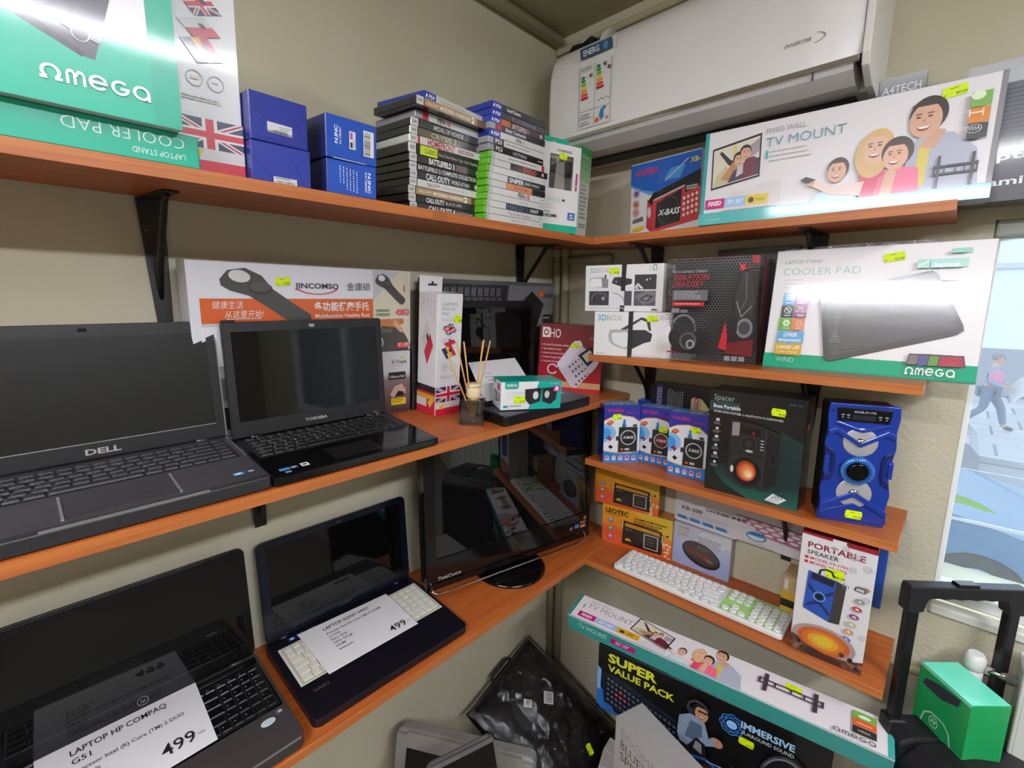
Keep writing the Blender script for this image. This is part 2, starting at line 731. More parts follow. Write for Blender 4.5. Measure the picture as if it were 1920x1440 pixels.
# trims: ceiling pipe on the left wall, conduit and risers in the corner
struct('trim_1', tube_me([(RX0, -.022, ZC - .024), (-.03, -.022, ZC - .024)], .017), PIPEP, 'painted pipe along the top of the left wall')
struct('trim_2', box_me(-.028, -1.6, ZC - .058, 0, -.005, ZC - .04, .003), PIPEP, 'painted conduit along the top of the right wall')
for i, y in enumerate((-.018, -.054)):
    o = bpy.data.objects.new('riser_pipe', None)
    COL.objects.link(o)
    o.location = (-.018, y, 0)
    tag(o, ('painted heating pipe standing in the corner, nearer the left wall', 'painted heating pipe standing in the corner, second from the left wall')[i], 'pipe', 'heating risers')
    ob('pipe_run', tube_me([(0, 0, 0), (0, 0, ZC - .08)], .0125, 12), PIPEP, o)
    for zz in (.46, 1.66, 2.12):
        ob('coupling', lathe_me([(.0125, -.014), (.0155, -.012), (.0155, .012), (.0125, .014)], 12, T(0, 0, zz)), PIPEP, o)
o = bpy.data.objects.new('wall_pipe', tube_me([(-.02, -.075, 1.632), (-.02, -.2, 1.632), (-.016, -.215, 1.632), (0.0, -.22, 1.632)], .014))
COL.objects.link(o)
o.data.materials.append(PIPEP)
tag(o, 'short painted pipe stub on the wall under the top corner shelf', 'pipe')

# ------------------------------------------------------------------ shelves
SH_T = .0187


def shelf(name, label, k, u0, u1, d, edge=None):
    o = thing(name, label, 'shelf', FR[k], 'orange wooden wall shelves')
    ob('board', box_me(u0, .0006, -SH_T, u1, d, 0, .0007), WOOD, o)
    ob('edge_band', box_me(u0, 0, -SH_T + .0004, u1, .0007, -.0004), EDGE, o, None, 'lighter front edging strip')
    return o


EDGE = wood_mat()
EDGE.name = 'orange_edge_band'
for e, c in zip(EDGE.node_tree.nodes['Color Ramp'].color_ramp.elements, ('a85a28', 'c4773c')):
    e.color = lin(c)
sh = shelf('shelf', 'top shelf on the left wall, carrying the games and boxes', 'L1', -2.2, -.004, .276)
ob('edge_patch', box_me(-.735, -.0005, -.0168, -.700, 0, -.001), mat('edge_patch', 'a5602c', rough=.5), sh, None, 'darker mended piece of edging')
shelf('shelf', 'middle shelf on the left wall, carrying two laptops', 'L2', -2.2, -.004, .3095)
shelf('shelf', 'lowest shelf on the left wall, carrying laptops and the monitor', 'L3', -2.2, -.004, .3025)
shelf('shelf', 'top shelf on the right wall under the air conditioner', 'R1', .2762, 1.0141, .187)
shelf('shelf', 'second shelf on the right wall, with the headset box', 'R2', .285, 1.0096, .206)
shelf('shelf', 'third shelf on the right wall, with the blue speaker', 'R3', .285, 1.0089, .205)
shelf('shelf', 'lowest shelf on the right wall, carrying the white keyboard', 'R4', .3032, 1.0218, .211)


def bracket(label, k, u, d, arm, drop):
    """pressed steel shelf bracket: wall plate, arm and a ribbed brace; d is the shelf depth at the wall"""
    M = FR[k] @ T(u, 0, -SH_T - .0008)
    o = thing('shelf_bracket', label, 'bracket', M, 'black shelf brackets')
    L = k[0] == 'L'
    ya = d - arm
    ob('arm', prism_me([(-.016, d - .004), (.016, d - .004), (.011, ya), (-.011, ya)], -.0025, 0, 'z', .0006), BLACKM, o)
    M2 = None
    if L:
        ta = {'L1': .0698, 'L2': .06, 'L3': .0501}[k]
        M2 = T(0, d, 0) @ RX(-ta) @ T(0, -d, 0)
    pl = ob('wall_plate', prism_me([(-.020, -.002), (.020, -.002), (.013, -drop), (-.010, -drop)], d - .007, d - .004, 'y', .0006), BLACKM, o, M2)
    bm = bmesh.new()
    add_tube(bm, [(0, ya + .02, -.004), (0, ya + .05, -.012), (0, d - .03, -drop * .55), (0, d - .010, -drop * .9)], [.003, .006, .006, .003], 8)
    ob('brace', bm_mesh(bm), BLACKM, o)
    for q in (-.010, .010):
        ob('screw', lathe_me([(.0045, 0), (.0045, .0012), (.003, .002)], 10, (M2 or Matrix()) @ T(q, d - .007, -drop * .26) @ RX(math.radians(90))), mat('dull_screw', '4a4642', rough=.4, metal=.6), o)
    return o


bracket('black bracket under the left end of the top left shelf', 'L1', -1.135, .276, .16, .215)
bracket('black bracket under the top left shelf near the corner', 'L1', -.19, .276, .16, .215)
bracket('black bracket under the top right shelf above the white headset boxes', 'R1', .378, .187, .15, .15)
bracket('black bracket under the top right shelf above the large cooler box', 'R1', .78, .187, .15, .15)
bracket('black bracket under the middle left shelf between the lower laptops', 'L2', -1.012, .309, .2, .19)
bracket('black bracket under the second right shelf behind the small radio boxes', 'R2', .375, .206, .15, .15)
bracket('black bracket under the second right shelf behind the black speaker box', 'R2', .80, .206, .15, .15)
bracket('black bracket under the third right shelf behind the keyboard box', 'R3', .785, .205, .15, .19)
bracket('black bracket under the lowest right shelf at its left', 'R4', .382, .211, .15, .06)
bracket('black bracket under the lowest right shelf in its middle', 'R4', .790, .211, .15, .06)

# ------------------------------------------------------------------ air conditioner
ac = thing('air_conditioner', 'white wall air conditioner under the ceiling in the corner', 'air conditioner', T(0, 0, 0))
AY0, AY1 = -.853, -.113
prof = [(0, 1.91), (-.06, 1.908), (-.10, 1.912), (-.10, 2.20), (-.06, 2.21), (0, 2.21)]
ob('casing', prism_me(prof, AY0 - .001, AY1 + .001, 'y'), WHITEP, ac)
# front panel, rounded at the left end and curving back at the top
bm = bmesh.new()
fp = [(-.101, 2.205), (-.135, 2.196), (-.165, 2.178), (-.187, 2.150), (-.198, 2.115), (-.203, 2.06), (-.203, 1.99), (-.201, 1.945)]


def fp_row(y, sx, top=0):
    return [bm.verts.new((-.101 + (a + .101) * sx, y, b)) for a, b in fp]


ys = [(AY1, .80), (AY1 - .004, .90), (AY1 - .010, .965), (AY1 - .02, 1.0)] + [(AY1 - .02 - (AY1 - AY0 - .02) * i / 8, 1.0) for i in range(1, 9)]
rows = [fp_row(y, s_) for y, s_ in ys]
for a, b in zip(rows, rows[1:]):
    for i in range(len(fp) - 1):
        bm.faces.new((a[i], a[i + 1], b[i + 1], b[i])).smooth = True
for rw in (rows[0], rows[-1]):
    vz = [bm.verts.new((-.101, rw[0].co.y, 1.945))]
    bm.faces.new(rw + vz)
bmesh.ops.recalc_face_normals(bm, faces=bm.faces[:])
ob('front_panel', bm_mesh(bm), mat('white_gloss_panel', 'e9e6e4', rough=.28), ac)
ob('chrome_strip', box_me(-.2035, AY0 + .002, 1.934, -.196, AY1 - .055, 1.9445, .001), CHROME, ac)
ob('air_flap', prism_me([(-.197, 1.934), (-.19, 1.925), (-.155, 1.908), (-.10, 1.908), (-.10, 1.942), (-.19, 1.942)], AY0 + .012, AY1 - .045, 'y'), mat('white_flap', 'd6d3d2', rough=.35), ac)
ob('flap_joint', box_me(-.199, AY0 + .075, 1.922, -.1935, AY0 + .077, 1.934), mat('dark_joint', '3a3a3c'), ac)
ob('air_slot', box_me(-.10, AY0 + .02, 1.902, -.045, AY1 - .03, 1.909), mat('dark_slot', '141414', rough=.6), ac, None, 'dark outlet slot along the bottom')
ob('end_cap', prism_me([(0, 1.90), (-.14, 1.905), (-.197, 1.925), (-.206, 1.945), (-.206, 2.115), (-.19, 2.16), (-.15, 2.19), (0, 2.215)], AY0 - .014, AY0 - .001, 'y', .002), WHITEP, ac)
a = Art(ac, 'maker_mark', Matrix(((0, 0, -1, -.2036), (-1, 0, 0, -.722), (0, 1, 0, 1.985), (0, 0, 0, 1))), .075, .02)
a.t('INVERTER', .02, .35, .32, '8a8c90', w=.62, b=.02, sh=.3)
a.G(.66, .5, .30, .48, .14, '9a9ca0', a0=-80, a1=70)
a.done()
# energy label: a sheet of paper taped to the front, its top curling forward
lb = bpy.data.objects.new('energy_label', None)
COL.objects.link(lb)
lb.parent = ac
LY0, LW_ = -.226, .105
bm = bmesh.new()
pr = [(-.2045, 1.955), (-.2050, 2.00), (-.2050, 2.06), (-.2015, 2.105), (-.196, 2.135), (-.192, 2.158)]
vv = []
for x, z in pr:
    vv.append([bm.verts.new((x, LY0 + .002 * math.sin(z * 60), z)), bm.verts.new((x - .0008, LY0 - LW_ + .002 * math.sin(z * 70), z))])
for p, q in zip(vv, vv[1:]):
    bm.faces.new((p[0], p[1], q[1], q[0])).smooth = True
ob('sheet', bm_mesh(bm), mat('label_paper', 'e4e2dd', rough=.5), lb)
a = Art(lb, 'label_print', Matrix(((0, 0, -1, -.2058), (-1, 0, 0, LY0), (0, 1, 0, 1.955), (0, 0, 0, 1))), LW_, .155)
a.PL([(.04, .02), (.04, .98)], .006, '2c2c30').PL([(.96, .02), (.96, .98)], .006, '2c2c30')
a.L(.5, .28, .5, .97, .005, '404040').L(.04, .27, .96, .27, .005, '404040').L(.04, .14, .5, .14, .005, '404040')
a.L(.5, .02, .5, .27, .005, '404040')
for i, c in enumerate(('0a7d3c', '1f8d40', '7fb13e', 'f0dc3c', 'f09a30', 'e0452c', 'c5202c')):
    for k, (xx, yy) in enumerate(((.10, .78), (.55, .88))):
        wd = .08 + .02 * i
        y_ = yy - i * .055
        a.P([(xx, y_), (xx + wd, y_), (xx + wd + .03, y_ + .02), (xx + wd, y_ + .04), (xx, y_ + .04)], c)
for xx, yy in ((.40, .80), (.80, .90), (.92, .83)):
    a.P([(xx - .07, yy), (xx - .03, yy - .025), (xx + .03, yy - .025), (xx + .03, yy + .025), (xx - .03, yy + .025)], '18181a')
    a.t('A', xx, yy - .014, .03, 'ffffff', al='c')
for i in range(5):
    a.R(.62 + .07 * i, .36 + .02 * (i % 2), .03, .02, '404048')
a.P([(.72, .05), (.80, .10), (.78, .2), (.88, .24), (.80, .26), (.70, .22), (.66, .13)], '2f7fb8')
a.E(.60, .07, .06, .04, 'e0603c').P([(.84, .08), (.9, .03), (.93, .1)], 'e0603c')
a.lines(.1, .20, .3, .04, 2, .012, '6a6a70').lines(.1, .08, .3, .04, 2, .012, '6a6a70').lines(.1, .93, .35, .03, 2, .012, '55585c')
a.done()
top = Art(lb, 'label_heading', Matrix(((0, -.168, -.98, -.2008), (-1, 0, 0, LY0 - .004), (0, .98, -.168, 2.112), (0, 0, 0, 1))), LW_ - .008, .044)
top.R(.0, .32, 1, .55, '2a4f74').t('ENERG', .10, .45, .30, 'e8e8e8', w=.5, b=.02)
top.E(.8, .6, .08, .2, '4d86b0')
top.done()
# connection pipes and hoses at the left end
bm = bmesh.new()
WRAP = mat('white_pipe_wrap', 'd8d3c4', rough=.7, bump=.6, bscale=80)
HOSE = mat('black_hose', '1a1917', rough=.5)
for i, (pp, r, m, nm) in enumerate((
        ([(-.09, -.15, 2.20), (-.07, -.142, 2.235), (-.045, -.13, 2.262), (-.004, -.11, 2.272)], .014, WRAP, 'wrapped_pipe'),
        ([(-.09, -.22, 2.20), (-.075, -.218, 2.235), (-.045, -.212, 2.258), (-.004, -.208, 2.262)], .013, WRAP, 'wrapped_pipe'),
        ([(-.12, -.118, 2.12), (-.125, -.125, 2.17), (-.10, -.135, 2.215), (-.05, -.15, 2.24), (-.004, -.155, 2.246)], .015, HOSE, 'drain_hose'),
        ([(-.11, -.19, 2.17), (-.112, -.18, 2.21), (-.08, -.175, 2.235), (-.004, -.18, 2.242)], .012, HOSE, 'drain_hose'))):
    ob(nm, tube_me(pp, r, 12), m, ac)

# ceiling lamps (fittings whose tubes light the shop)
for (x, y, z), _ in LAMPS:
    vert = x < -2
    o = thing('ceiling_light', 'long white fluorescent ceiling fitting over the ' + ('far side of the shop' if vert else 'middle of the shop'), 'ceiling light', T(x, y, 0), 'fluorescent ceiling fittings')
    hx, hy = (.09, .6) if vert else (.6, .09)
    ob('housing', box_me(-hx, -hy, z, hx, hy, ZC, .004), WHITEP, o)
    for s_ in (-.04, .04):
        p = [(s_, -.56, z - .018), (s_, .56, z - .018)] if vert else [(-.56, s_, z - .018), (.56, s_, z - .018)]
        ob('tube', tube_me(p, .012, 10), mat('lit_tube', 'fff4e0', emit='f4f6ff', estr=84), o)


# ------------------------------------------------------------------ print motifs
TEAL = '00b894'
TEAL2 = '46b3b0'


def omega(a, x, y, w, h, c, bgc=None):
    """the maker's rounded word mark drawn as shapes: omega, m, e, g, a"""
    u = w / 5.3
    hx = u * .46
    t = .36

    def ring(cx, a0, a1, hh=h):
        a.G(cx, y + hh * .5, hx, hh * .5, t, c, 20, a0, a1)
    bar = h * .2
    ring(x + hx, -55, 235)
    a.R(x - u * .04, y, hx * .72, bar, c).R(x + hx * 1.36, y, hx * .72, bar, c)
    m0 = x + u * 1.12
    a.G(m0 + hx * .5, y + h * .55, hx * .52, h * .42, .5, c, 12, 0, 180).G(m0 + hx * 1.45, y + h * .55, hx * .52, h * .42, .5, c, 12, 0, 180)
    for q in (0, .72, 1.44 + .22):
        a.R(m0 + hx * q, y, hx * .30, h * .56, c)
    e0 = x + u * 2.15
    ring(e0 + hx, 20, 320)
    a.R(e0 + hx * .3, y + h * .40, hx * 1.65, bar, c)
    g0 = x + u * 3.22
    ring(g0 + hx, 45, 360)
    a.R(g0 + hx, y + h * .36, hx, bar, c)
    a0_ = x + u * 4.3
    ring(a0_ + hx, 0, 360)
    a.R(a0_ + hx * 1.64, y, hx * .36, h * .5, c)


def flag_uk(a):
    """union flag on the unit square of the present frame"""
    a.R(0, 0, 1, 1, '2a2d58')
    for p, q in (((0, 0), (1, 1)), ((0, 1), (1, 0))):
        d = .09
        a.P([(p[0], p[1] + (d if p[1] == 0 else -d)), (p[0], p[1]), (p[0] + d, p[1]), (q[0], q[1] - (d if q[1] == 1 else -d)), q, (q[0] - d, q[1])], 'e6e2e2')
        e = .035
        a.P([(p[0], p[1] + (e if p[1] == 0 else -e)), (p[0] + e, p[1]), (q[0], q[1] - (e if q[1] == 1 else -e)), (q[0] - e, q[1])], 'b5304e')
    a.R(0, .33, 1, .34, 'e8e4e4').R(.39, 0, .22, 1, 'e8e4e4').R(0, .40, 1, .20, 'd3203f').R(.44, 0, .12, 1, 'd3203f')


def mat_pic(a, quad, kind):
    a.sub(0, 0, 1, 1, quad=quad)
    if kind == 'uk':
        flag_uk(a)
    elif kind == 'pl':
        a.R(0, .5, 1, .5, 'd2d0d0').R(0, 0, 1, .5, 'c82a44')
    else:
        a.R(0, 0, .38, 1, '2d2f68').R(.38, 0, .3, 1, 'dcb544').R(.68, 0, .32, 1, 'c22a40')
    a.E(.66, .58, .10, .15, '2a2424')
    a.full()


def head(a, x, y, r, skin, hair, long=False, bob=0.0, smile=True, look=0.0, cap=1.0):
    """a printed portrait: hair, face, ear, brows, eyes, nose and open smile; r is the face half height"""
    ar = a.W / a.H
    rx = r / ar * .74
    if long:
        a.E(x - rx * .2, y - r * .45, rx * 1.35, r * 1.55, hair)
    a.E(x - look * rx * .2, y + r * .25, rx * 1.18 * cap, r * 1.0 * cap, hair)
    a.E(x - look * rx * .95, y - r * .05, rx * .2, r * .24, skin)
    a.E(x, y - r * .08, rx, r * .98, skin)
    a.E(x + look * rx * .1, y + r * .62, rx * .95, r * .42, hair, a0=15, a1=165)
    for s_ in (-1, 1):
        ex = x + rx * (.36 * s_ + .16 * look)
        a.E(ex, y + r * .13, rx * .15, r * .06, '4a3428')
        a.L(ex - rx * .2, y + r * .30, ex + rx * .2, y + r * .32, r * .07, '5a4030')
    a.P([(x + rx * .16 * look, y + r * .08), (x + rx * (.16 * look + .14), y - r * .18), (x + rx * (.16 * look - .12), y - r * .18)], 'c98f76')
    if smile:
        a.E(x + rx * .14 * look, y - r * .42, rx * .42, r * .24, '8a3030', a0=180, a1=360)
        a.E(x + rx * .14 * look, y - r * .42, rx * .38, r * .12, 'f4efe8', a0=180, a1=360)


def tv_pic(a, quad):
    """flat television showing two cheering people"""
    a.sub(0, 0, 1, 1, quad=quad)
    a.R(0, 0, 1, 1, '241f22').R(.03, .05, .94, .9, 'ddd6c4')
    a.P([(.05, .07), (.5, .07), (.3, .5), (.1, .3)], 'c9bd9a').P([(.42, .95), (.5, .95), (.56, .5), (.5, .45)], 'd8cf7a')
    a.P([(.15, .85), (.35, .5), (.55, .35), (.6, .5), (.4, .6), (.2, .88)], '3a2f36').P([(.2, .2), (.45, .55), (.6, .3), (.4, .1)], 'b98a5a')
    a.P([(.35, .07), (.97, .07), (.97, .45), (.75, .5), (.6, .4), (.45, .3)], '4b3848').P([(.62, .07), (.9, .07), (.9, .5), (.7, .55)], '6d2436')
    a.P([(.52, .15), (.66, .2), (.66, .5), (.56, .52)], 'c8bcc4').P([(.80, .5), (.97, .6), (.97, .9), (.78, .8)], 'a898a4')
    a.full()
    ox, oy = quad[0]
    ax, ay = quad[1][0] - ox, quad[1][1] - oy
    bx, by = quad[2][0] - ox, quad[2][1] - oy
    r = by * .15
    for fx, fy, hr in ((.57, .55, '2e2422'), (.70, .66, '2a2020')):
        head(a, ox + ax * fx + bx * fy, oy + ay * fx + by * fy, r, 'd9a98c', hr, look=.4)


def family(a, x, y, w, h, remote=True):
    """family of four watching television: boy with remote, mother, girl, father"""
    def X(v):
        return x + w * v

    def Y(v):
        return y + h * v
    a.P([(X(.62), Y(0)), (X(.60), Y(.52)), (X(.70), Y(.66)), (X(.84), Y(.62)), (X(.97), Y(.42)), (X(1.0), Y(0))], 'aeb2c4')
    a.P([(X(.66), Y(.1)), (X(.67), Y(.56)), (X(.73), Y(.55)), (X(.72), Y(.1))], 'd8c24a')
    a.P([(X(.66), Y(.5)), (X(.74), Y(.68)), (X(.80), Y(.66)), (X(.76), Y(.48))], 'cf9f84')
    head(a, X(.685), Y(.80), h * .185, 'd8a88c', '35291f', look=-.7)
    a.P([(X(.36), Y(0)), (X(.34), Y(.3)), (X(.42), Y(.42)), (X(.5), Y(.3)), (X(.52), Y(0))], 'd8496a')
    head(a, X(.425), Y(.58), h * .165, 'e3b79c', 'd9b277', long=True, look=-.6)
    a.P([(X(.44), Y(0)), (X(.46), Y(.24)), (X(.56), Y(.34)), (X(.68), Y(.30)), (X(.70), Y(0))], 'ea6d90')
    head(a, X(.545), Y(.46), h * .15, 'e2b094', '3d2a20', look=-.6, cap=1.1)
    a.P([(X(.47), Y(.0)), (X(.5), Y(.30)), (X(.545), Y(.33)), (X(.56), Y(.26)), (X(.54), Y(0))], 'dfae92')
    a.P([(X(.04), Y(-.02)), (X(.08), Y(.14)), (X(.2), Y(.2)), (X(.3), Y(.16)), (X(.36), Y(0))], 'bfe0ea')
    head(a, X(.20), Y(.38), h * .125, 'dfaf92', '4a3526', look=-.5)
    a.P([(X(.02), Y(.26)), (X(.07), Y(.30)), (X(.2), Y(.20)), (X(.38), Y(.22)), (X(.36), Y(.06)), (X(.16), Y(.12))], 'ecd3c8')
    a.E(X(.035), Y(.285), w * .028, h * .045, 'dba98b')
    a.P([(X(-.04), Y(.33)), (X(.0), Y(.36)), (X(.07), Y(.31)), (X(.02), Y(.275))], '242226')


def mount_pic(a, x, y, w, h, c='26222a'):
    a.R(x, y + h * .38, w, h * .07, c).R(x, y + h * .62, w, h * .07, c)
    for q in (.12, .88):
        a.R(x + w * q - w * .035, y, w * .07, h, c)
    for q in (.25, .5, .7):
        a.R(x + w * q, y + h * .45, w * .03, h * .17, c)
    a.R(x, y + h * .36, w * .04, h * .35, c).R(x + w * .96, y + h * .36, w * .04, h * .35, c)


def radio_round(a, x, y, w, h, col='232325'):
    """pocket radio with a round speaker grille, a torch lens and a card"""
    a.E(x + w * .30, y + h * 1.02, w * .10, h * .12, '1b1b1c').E(x + w * .86, y + h * 1.03, w * .12, h * .045, '2b2b2d')
    a.P([(x + w * .0, y), (x + w * 1.0, y + h * .03), (x + w * 1.0, y + h * .98), (x + w * .04, y + h * .97)], '3a3a3c')
    a.P([(x + w * .05, y + h * .02), (x + w * .97, y + h * .05), (x + w * .97, y + h * .95), (x + w * .06, y + h * .94)], col)
    ar = a.W / a.H
    R_ = w * .40
    a.E(x + w * .52, y + h * .57, R_, R_ * ar, 'b6b6b8').E(x + w * .52, y + h * .57, R_ * .85, R_ * ar * .85, '1b1b1d')
    a.t('X-BASS', x + w * .53, y + h * .53, h * .10, 'e2e2e2', w=w * .56, al='c', sh=.3, b=.02)
    a.E(x + w * .22, y + h * .12, w * .06, h * .04, 'e0703a').R(x + w * .36, y + h * .08, w * .24, h * .085, 'b9b9bb')


# ------------------------------------------------------------------ top left shelf
r_ = math.radians
X_ = 'cooler box'
b = Box('laptop_cooler_box', 'green cooler pad box lying flat at the far left of the top shelf', 'L1', -1.4818, .004, .36, .24, .040, base='00b291', group='cooler pad boxes')
a = b.art('front')
a.t('COOLER PAD', .955, .86, .34, 'dff2ee', w=.33, rot=180, b=-.012)
a.t('LAPTOP STAND', .955, .36, .17, 'dff2ee', w=.155, rot=180)
a.done()
b = Box('laptop_cooler_box', 'green and white cooler pad box standing upright on the flat green one', 'L1', -1.508, -.010, .365, .055, .27, h=.0402, yaw=-.02, lean=-.01, base='e8e5e6', cols={'right': '12a384', 'bottom': 'd9e6e2', 'left': TEAL}, group='cooler pad boxes')
a = b.art('front')
a.R(0, 0, 1, .315, '00b492').P([(.925, .0), (1, 0), (1, 1), (.925, 1)], '10a888')
a.P([(.50, .37), (.755, .205), (.785, .20), (.875, .62), (.60, .80)], '3c3842')
a.P([(.44, .42), (.50, .36), (.755, .200), (.765, .215), (.52, .40)], '232028')
a.E(.625, .52, .135, .185, '55505a').E(.622, .525, .122, .168, 'c3bcc8')
for k in (.9, .78, .66, .54, .42, .3):
    a.G(.622, .525, .122 * k, .168 * k, .10, '4a4450', 28)
for k in range(12):
    q = 2 * math.pi * k / 12 + .2
    a.L(.622, .525, .622 + .122 * math.cos(q), .525 + .168 * math.sin(q), .007, '4a4450')
a.P([(.715, .30), (.80, .262), (.815, .32), (.76, .335)], '8d878f')
a.E(.757, .285, .022, .031, 'c9c4ca').E(.757, .285, .019, .027, '1e1b22')
omega(a, .655, .085, .265, .058, 'f2f2f2')
a.t('SMALL', .40, .085, .045, '5fd8bf', w=.105, b=-.02)
a.done()


def mousepad_box(label, k, u, w, W, D, yaw, lean, tab=True, stick=None, h=0.0):
    H = .295
    b = Box('mouse_pad_box', label, k, u, w, W, D, H, h, yaw, lean, base='e4e2e3', group='mouse pad boxes')
    a = b.art('front')
    for i, (s_, y) in enumerate((('GAMING', .905), ('MOUSE', .868), ('PAD', .831))):
        a.t(s_, .17, y, .026, '77777c', w=(.62, .52, .30)[i], b=-.01)
    a.lines(.17, .80, .6, .012, 2, .004, 'b9b6ba')
    mat_pic(a, ((.42, .665), (.80, .70), (.18, .735)), 'uk')
    mat_pic(a, ((.38, .575), (.76, .605), (.16, .635)), 'pl')
    mat_pic(a, ((.40, .475), (.78, .505), (.18, .56)), 'ro')
    a.G(.34, .41, .12, .034, .12, 'b4b2b5').G(.64, .405, .12, .034, .12, 'b4b2b5').R(.28, .405, .12, .012, 'd8c0a8').lines(.58, .405, .12, .01, 1, .005, 'b0aeb0')
    a.lines(.14, .33, .72, .012, 2, .005, 'c9b8b0')
    a.sub(0, .11, 1, .135)
    flag_uk(a)
    a.full()
    a.R(0, .06, 1, .055, 'd9d5d5').R(0, 0, 1, .062, 'cb2140')
    a.P([(.06, .115), (.16, .09), (.24, .095), (.40, .115), (.31, .062), (.2, .055)], 'e0b54a')
    a.done()
    a = b.art('left')
    a.t('GAMING', .80, .95, .055, '8b8b90', w=.17, rot=-90, b=-.01)
    a.t('MOUSE', .62, .95, .055, '8b8b90', w=.14, rot=-90, b=-.01)
    a.t('PAD', .44, .95, .055, '8b8b90', w=.09, rot=-90, b=-.01)
    a.G(.22, .93, .10, .025, .1, '9a9a9e').G(.22, .88, .10, .025, .1, '9a9a9e')
    mat_pic(a, ((.52, .42), (.82, .58), (.18, .62)), 'pl')
    a.R(0, 0, 1, .235, 'c82440').R(0, .19, 1, .055, '241f20').R(0, .13, 1, .04, 'd9a83a').R(0, .06, .55, .07, 'd8d4d4')
    a.P([(.6, .10), (.8, .155), (.95, .13), (.75, .06)], 'e0b54a')
    a.done()
    if tab:
        bm = bmesh.new()
        add_prism(bm, [(0, H), (W * .9, H), (W * .9, H + .036), (0, H + .038)], D - .0012, D, 'y')
        ob('hang_tab', bm_mesh(bm), mat('white_card', 'e2e0e2', rough=.5), b.o)
        t_ = Art(b.o, 'hang_slot', face_M('front', W, D, H) @ T(W * .32, H + .014, -D + .0016), W * .36, .010, MATTE_PRINT)
        t_.R(0, 0, 1, .45, '1c1c20').R(.38, .2, .24, .8, '1c1c20')
        t_.done()
    if stick:
        b.sticker(*stick)
    return b


mousepad_box('white mouse pad box with a flag band, beside the green boxes on the top shelf', 'L1', -1.1400, .040, .083, .073, r_(-6), -.02, False)

b = Box('blue_carton', 'plain dark blue carton, lower one of the two beside the white mouse pad box', 'L1', -1.0561, .006, .0863, .20, .0545, base='22359a', group='plain blue cartons')
a = b.art('front')
a.L(.02, .62, .32, .12, .012, '101a60').L(.98, .9, .72, .5, .012, '141f6c').L(.72, .5, .9, 0, .012, '141f6c')
a.R(.34, .0, .40, .17, 'd8d6d6').bars(.38, .02, .32, .05)
a.lines(.37, .12, .3, .05, 1, .03, '7a7880')
a.done()
b = Box('blue_carton', 'plain dark blue carton, upper one of the two beside the white mouse pad box', 'L1', -1.0558, .004, .0832, .20, .0640, h=.0548, yaw=.02, base='1f2f92', group='plain blue cartons')
a = b.art('front')
a.L(.03, .80, .24, .50, .012, '0f185a').L(.97, .72, .78, .50, .012, '131e68').L(.78, .5, .99, .12, .012, '131e68').L(0, .10, .9, .04, .01, '18247a')
a.sub(.28, .22, .43, .22, -.02)
a.R(0, 0, 1, 1, 'd6d4d6').R(0, 0, 1, .22, '9a98a0').bars(.2, .05, .6, .28)
a.full()
a.lines(.48, .36, .2, .05, 3, .015, '8a8890')
a.done()
CAR = mat('clear_tape', attr=True, rough=.1)
for nm, lab, hh, W, yaw, w, up in (('phone_carton', 'blue phone carton, lower one of the two beside the games', 0, .0872, -.045, .005, True),
                                   ('phone_carton', 'blue phone carton with bar code, upper one of the two beside the games', .0529, .0900, .0, .001, False)):
    b = Box(nm, lab, 'L1', -.9445 if up else -.9462, w, W, .125, .0525 if up else .0640, hh, yaw, -.01, base='0f4bb2', cols={'left': '15246a', 'bottom': '12307a'}, group='blue phone cartons')  # left face coloured a darker blue to carry its shade
    a = b.art('front')
    if up:
        a.t('N.INC', .82, .78, .055, 'eef2fa', w=.62, rot=-90, b=.03)
        a.t('KX-T880MT', .755, .78, .04, 'dfe6f4', w=.62, rot=-90, b=.02)
        for i in range(6):
            a.lines(.24 + i * .065, 0, 0, 0, 0, 0, 'ffffff')
            for j in range(9 if i > 1 else 7):
                a.R(.245 + i * .064, .80 - j * .075 - i * .02, .022, .055 * random.uniform(.6, 1), 'c4d4f0')
    else:
        a.t('N.INC', .22, .36, .060, 'eef2fa', w=.42, rot=90, b=.03)
        a.t('KX-T880MT', .285, .36, .034, 'dfe6f4', w=.40, rot=90, b=.02)
        a.R(.44, .30, .125, .42, 'dad8d8').R(.46, .53, .045, .16, 'b44aa8').R(.46, .33, .045, .13, '24242a').lines(.52, .5, .03, .05, 4, .02, '777')
        a.R(.71, .20, .215, .62, 'e4e2e2').bars(.725, .23, .13, .56, vert=False)
        a.R(.11, -.02, .66, .035, 'cfd4e0')
    a.done()

# ---- games
GREY, WHT, BLK = '48484a', 'd9d7d3', '1d1d1f'


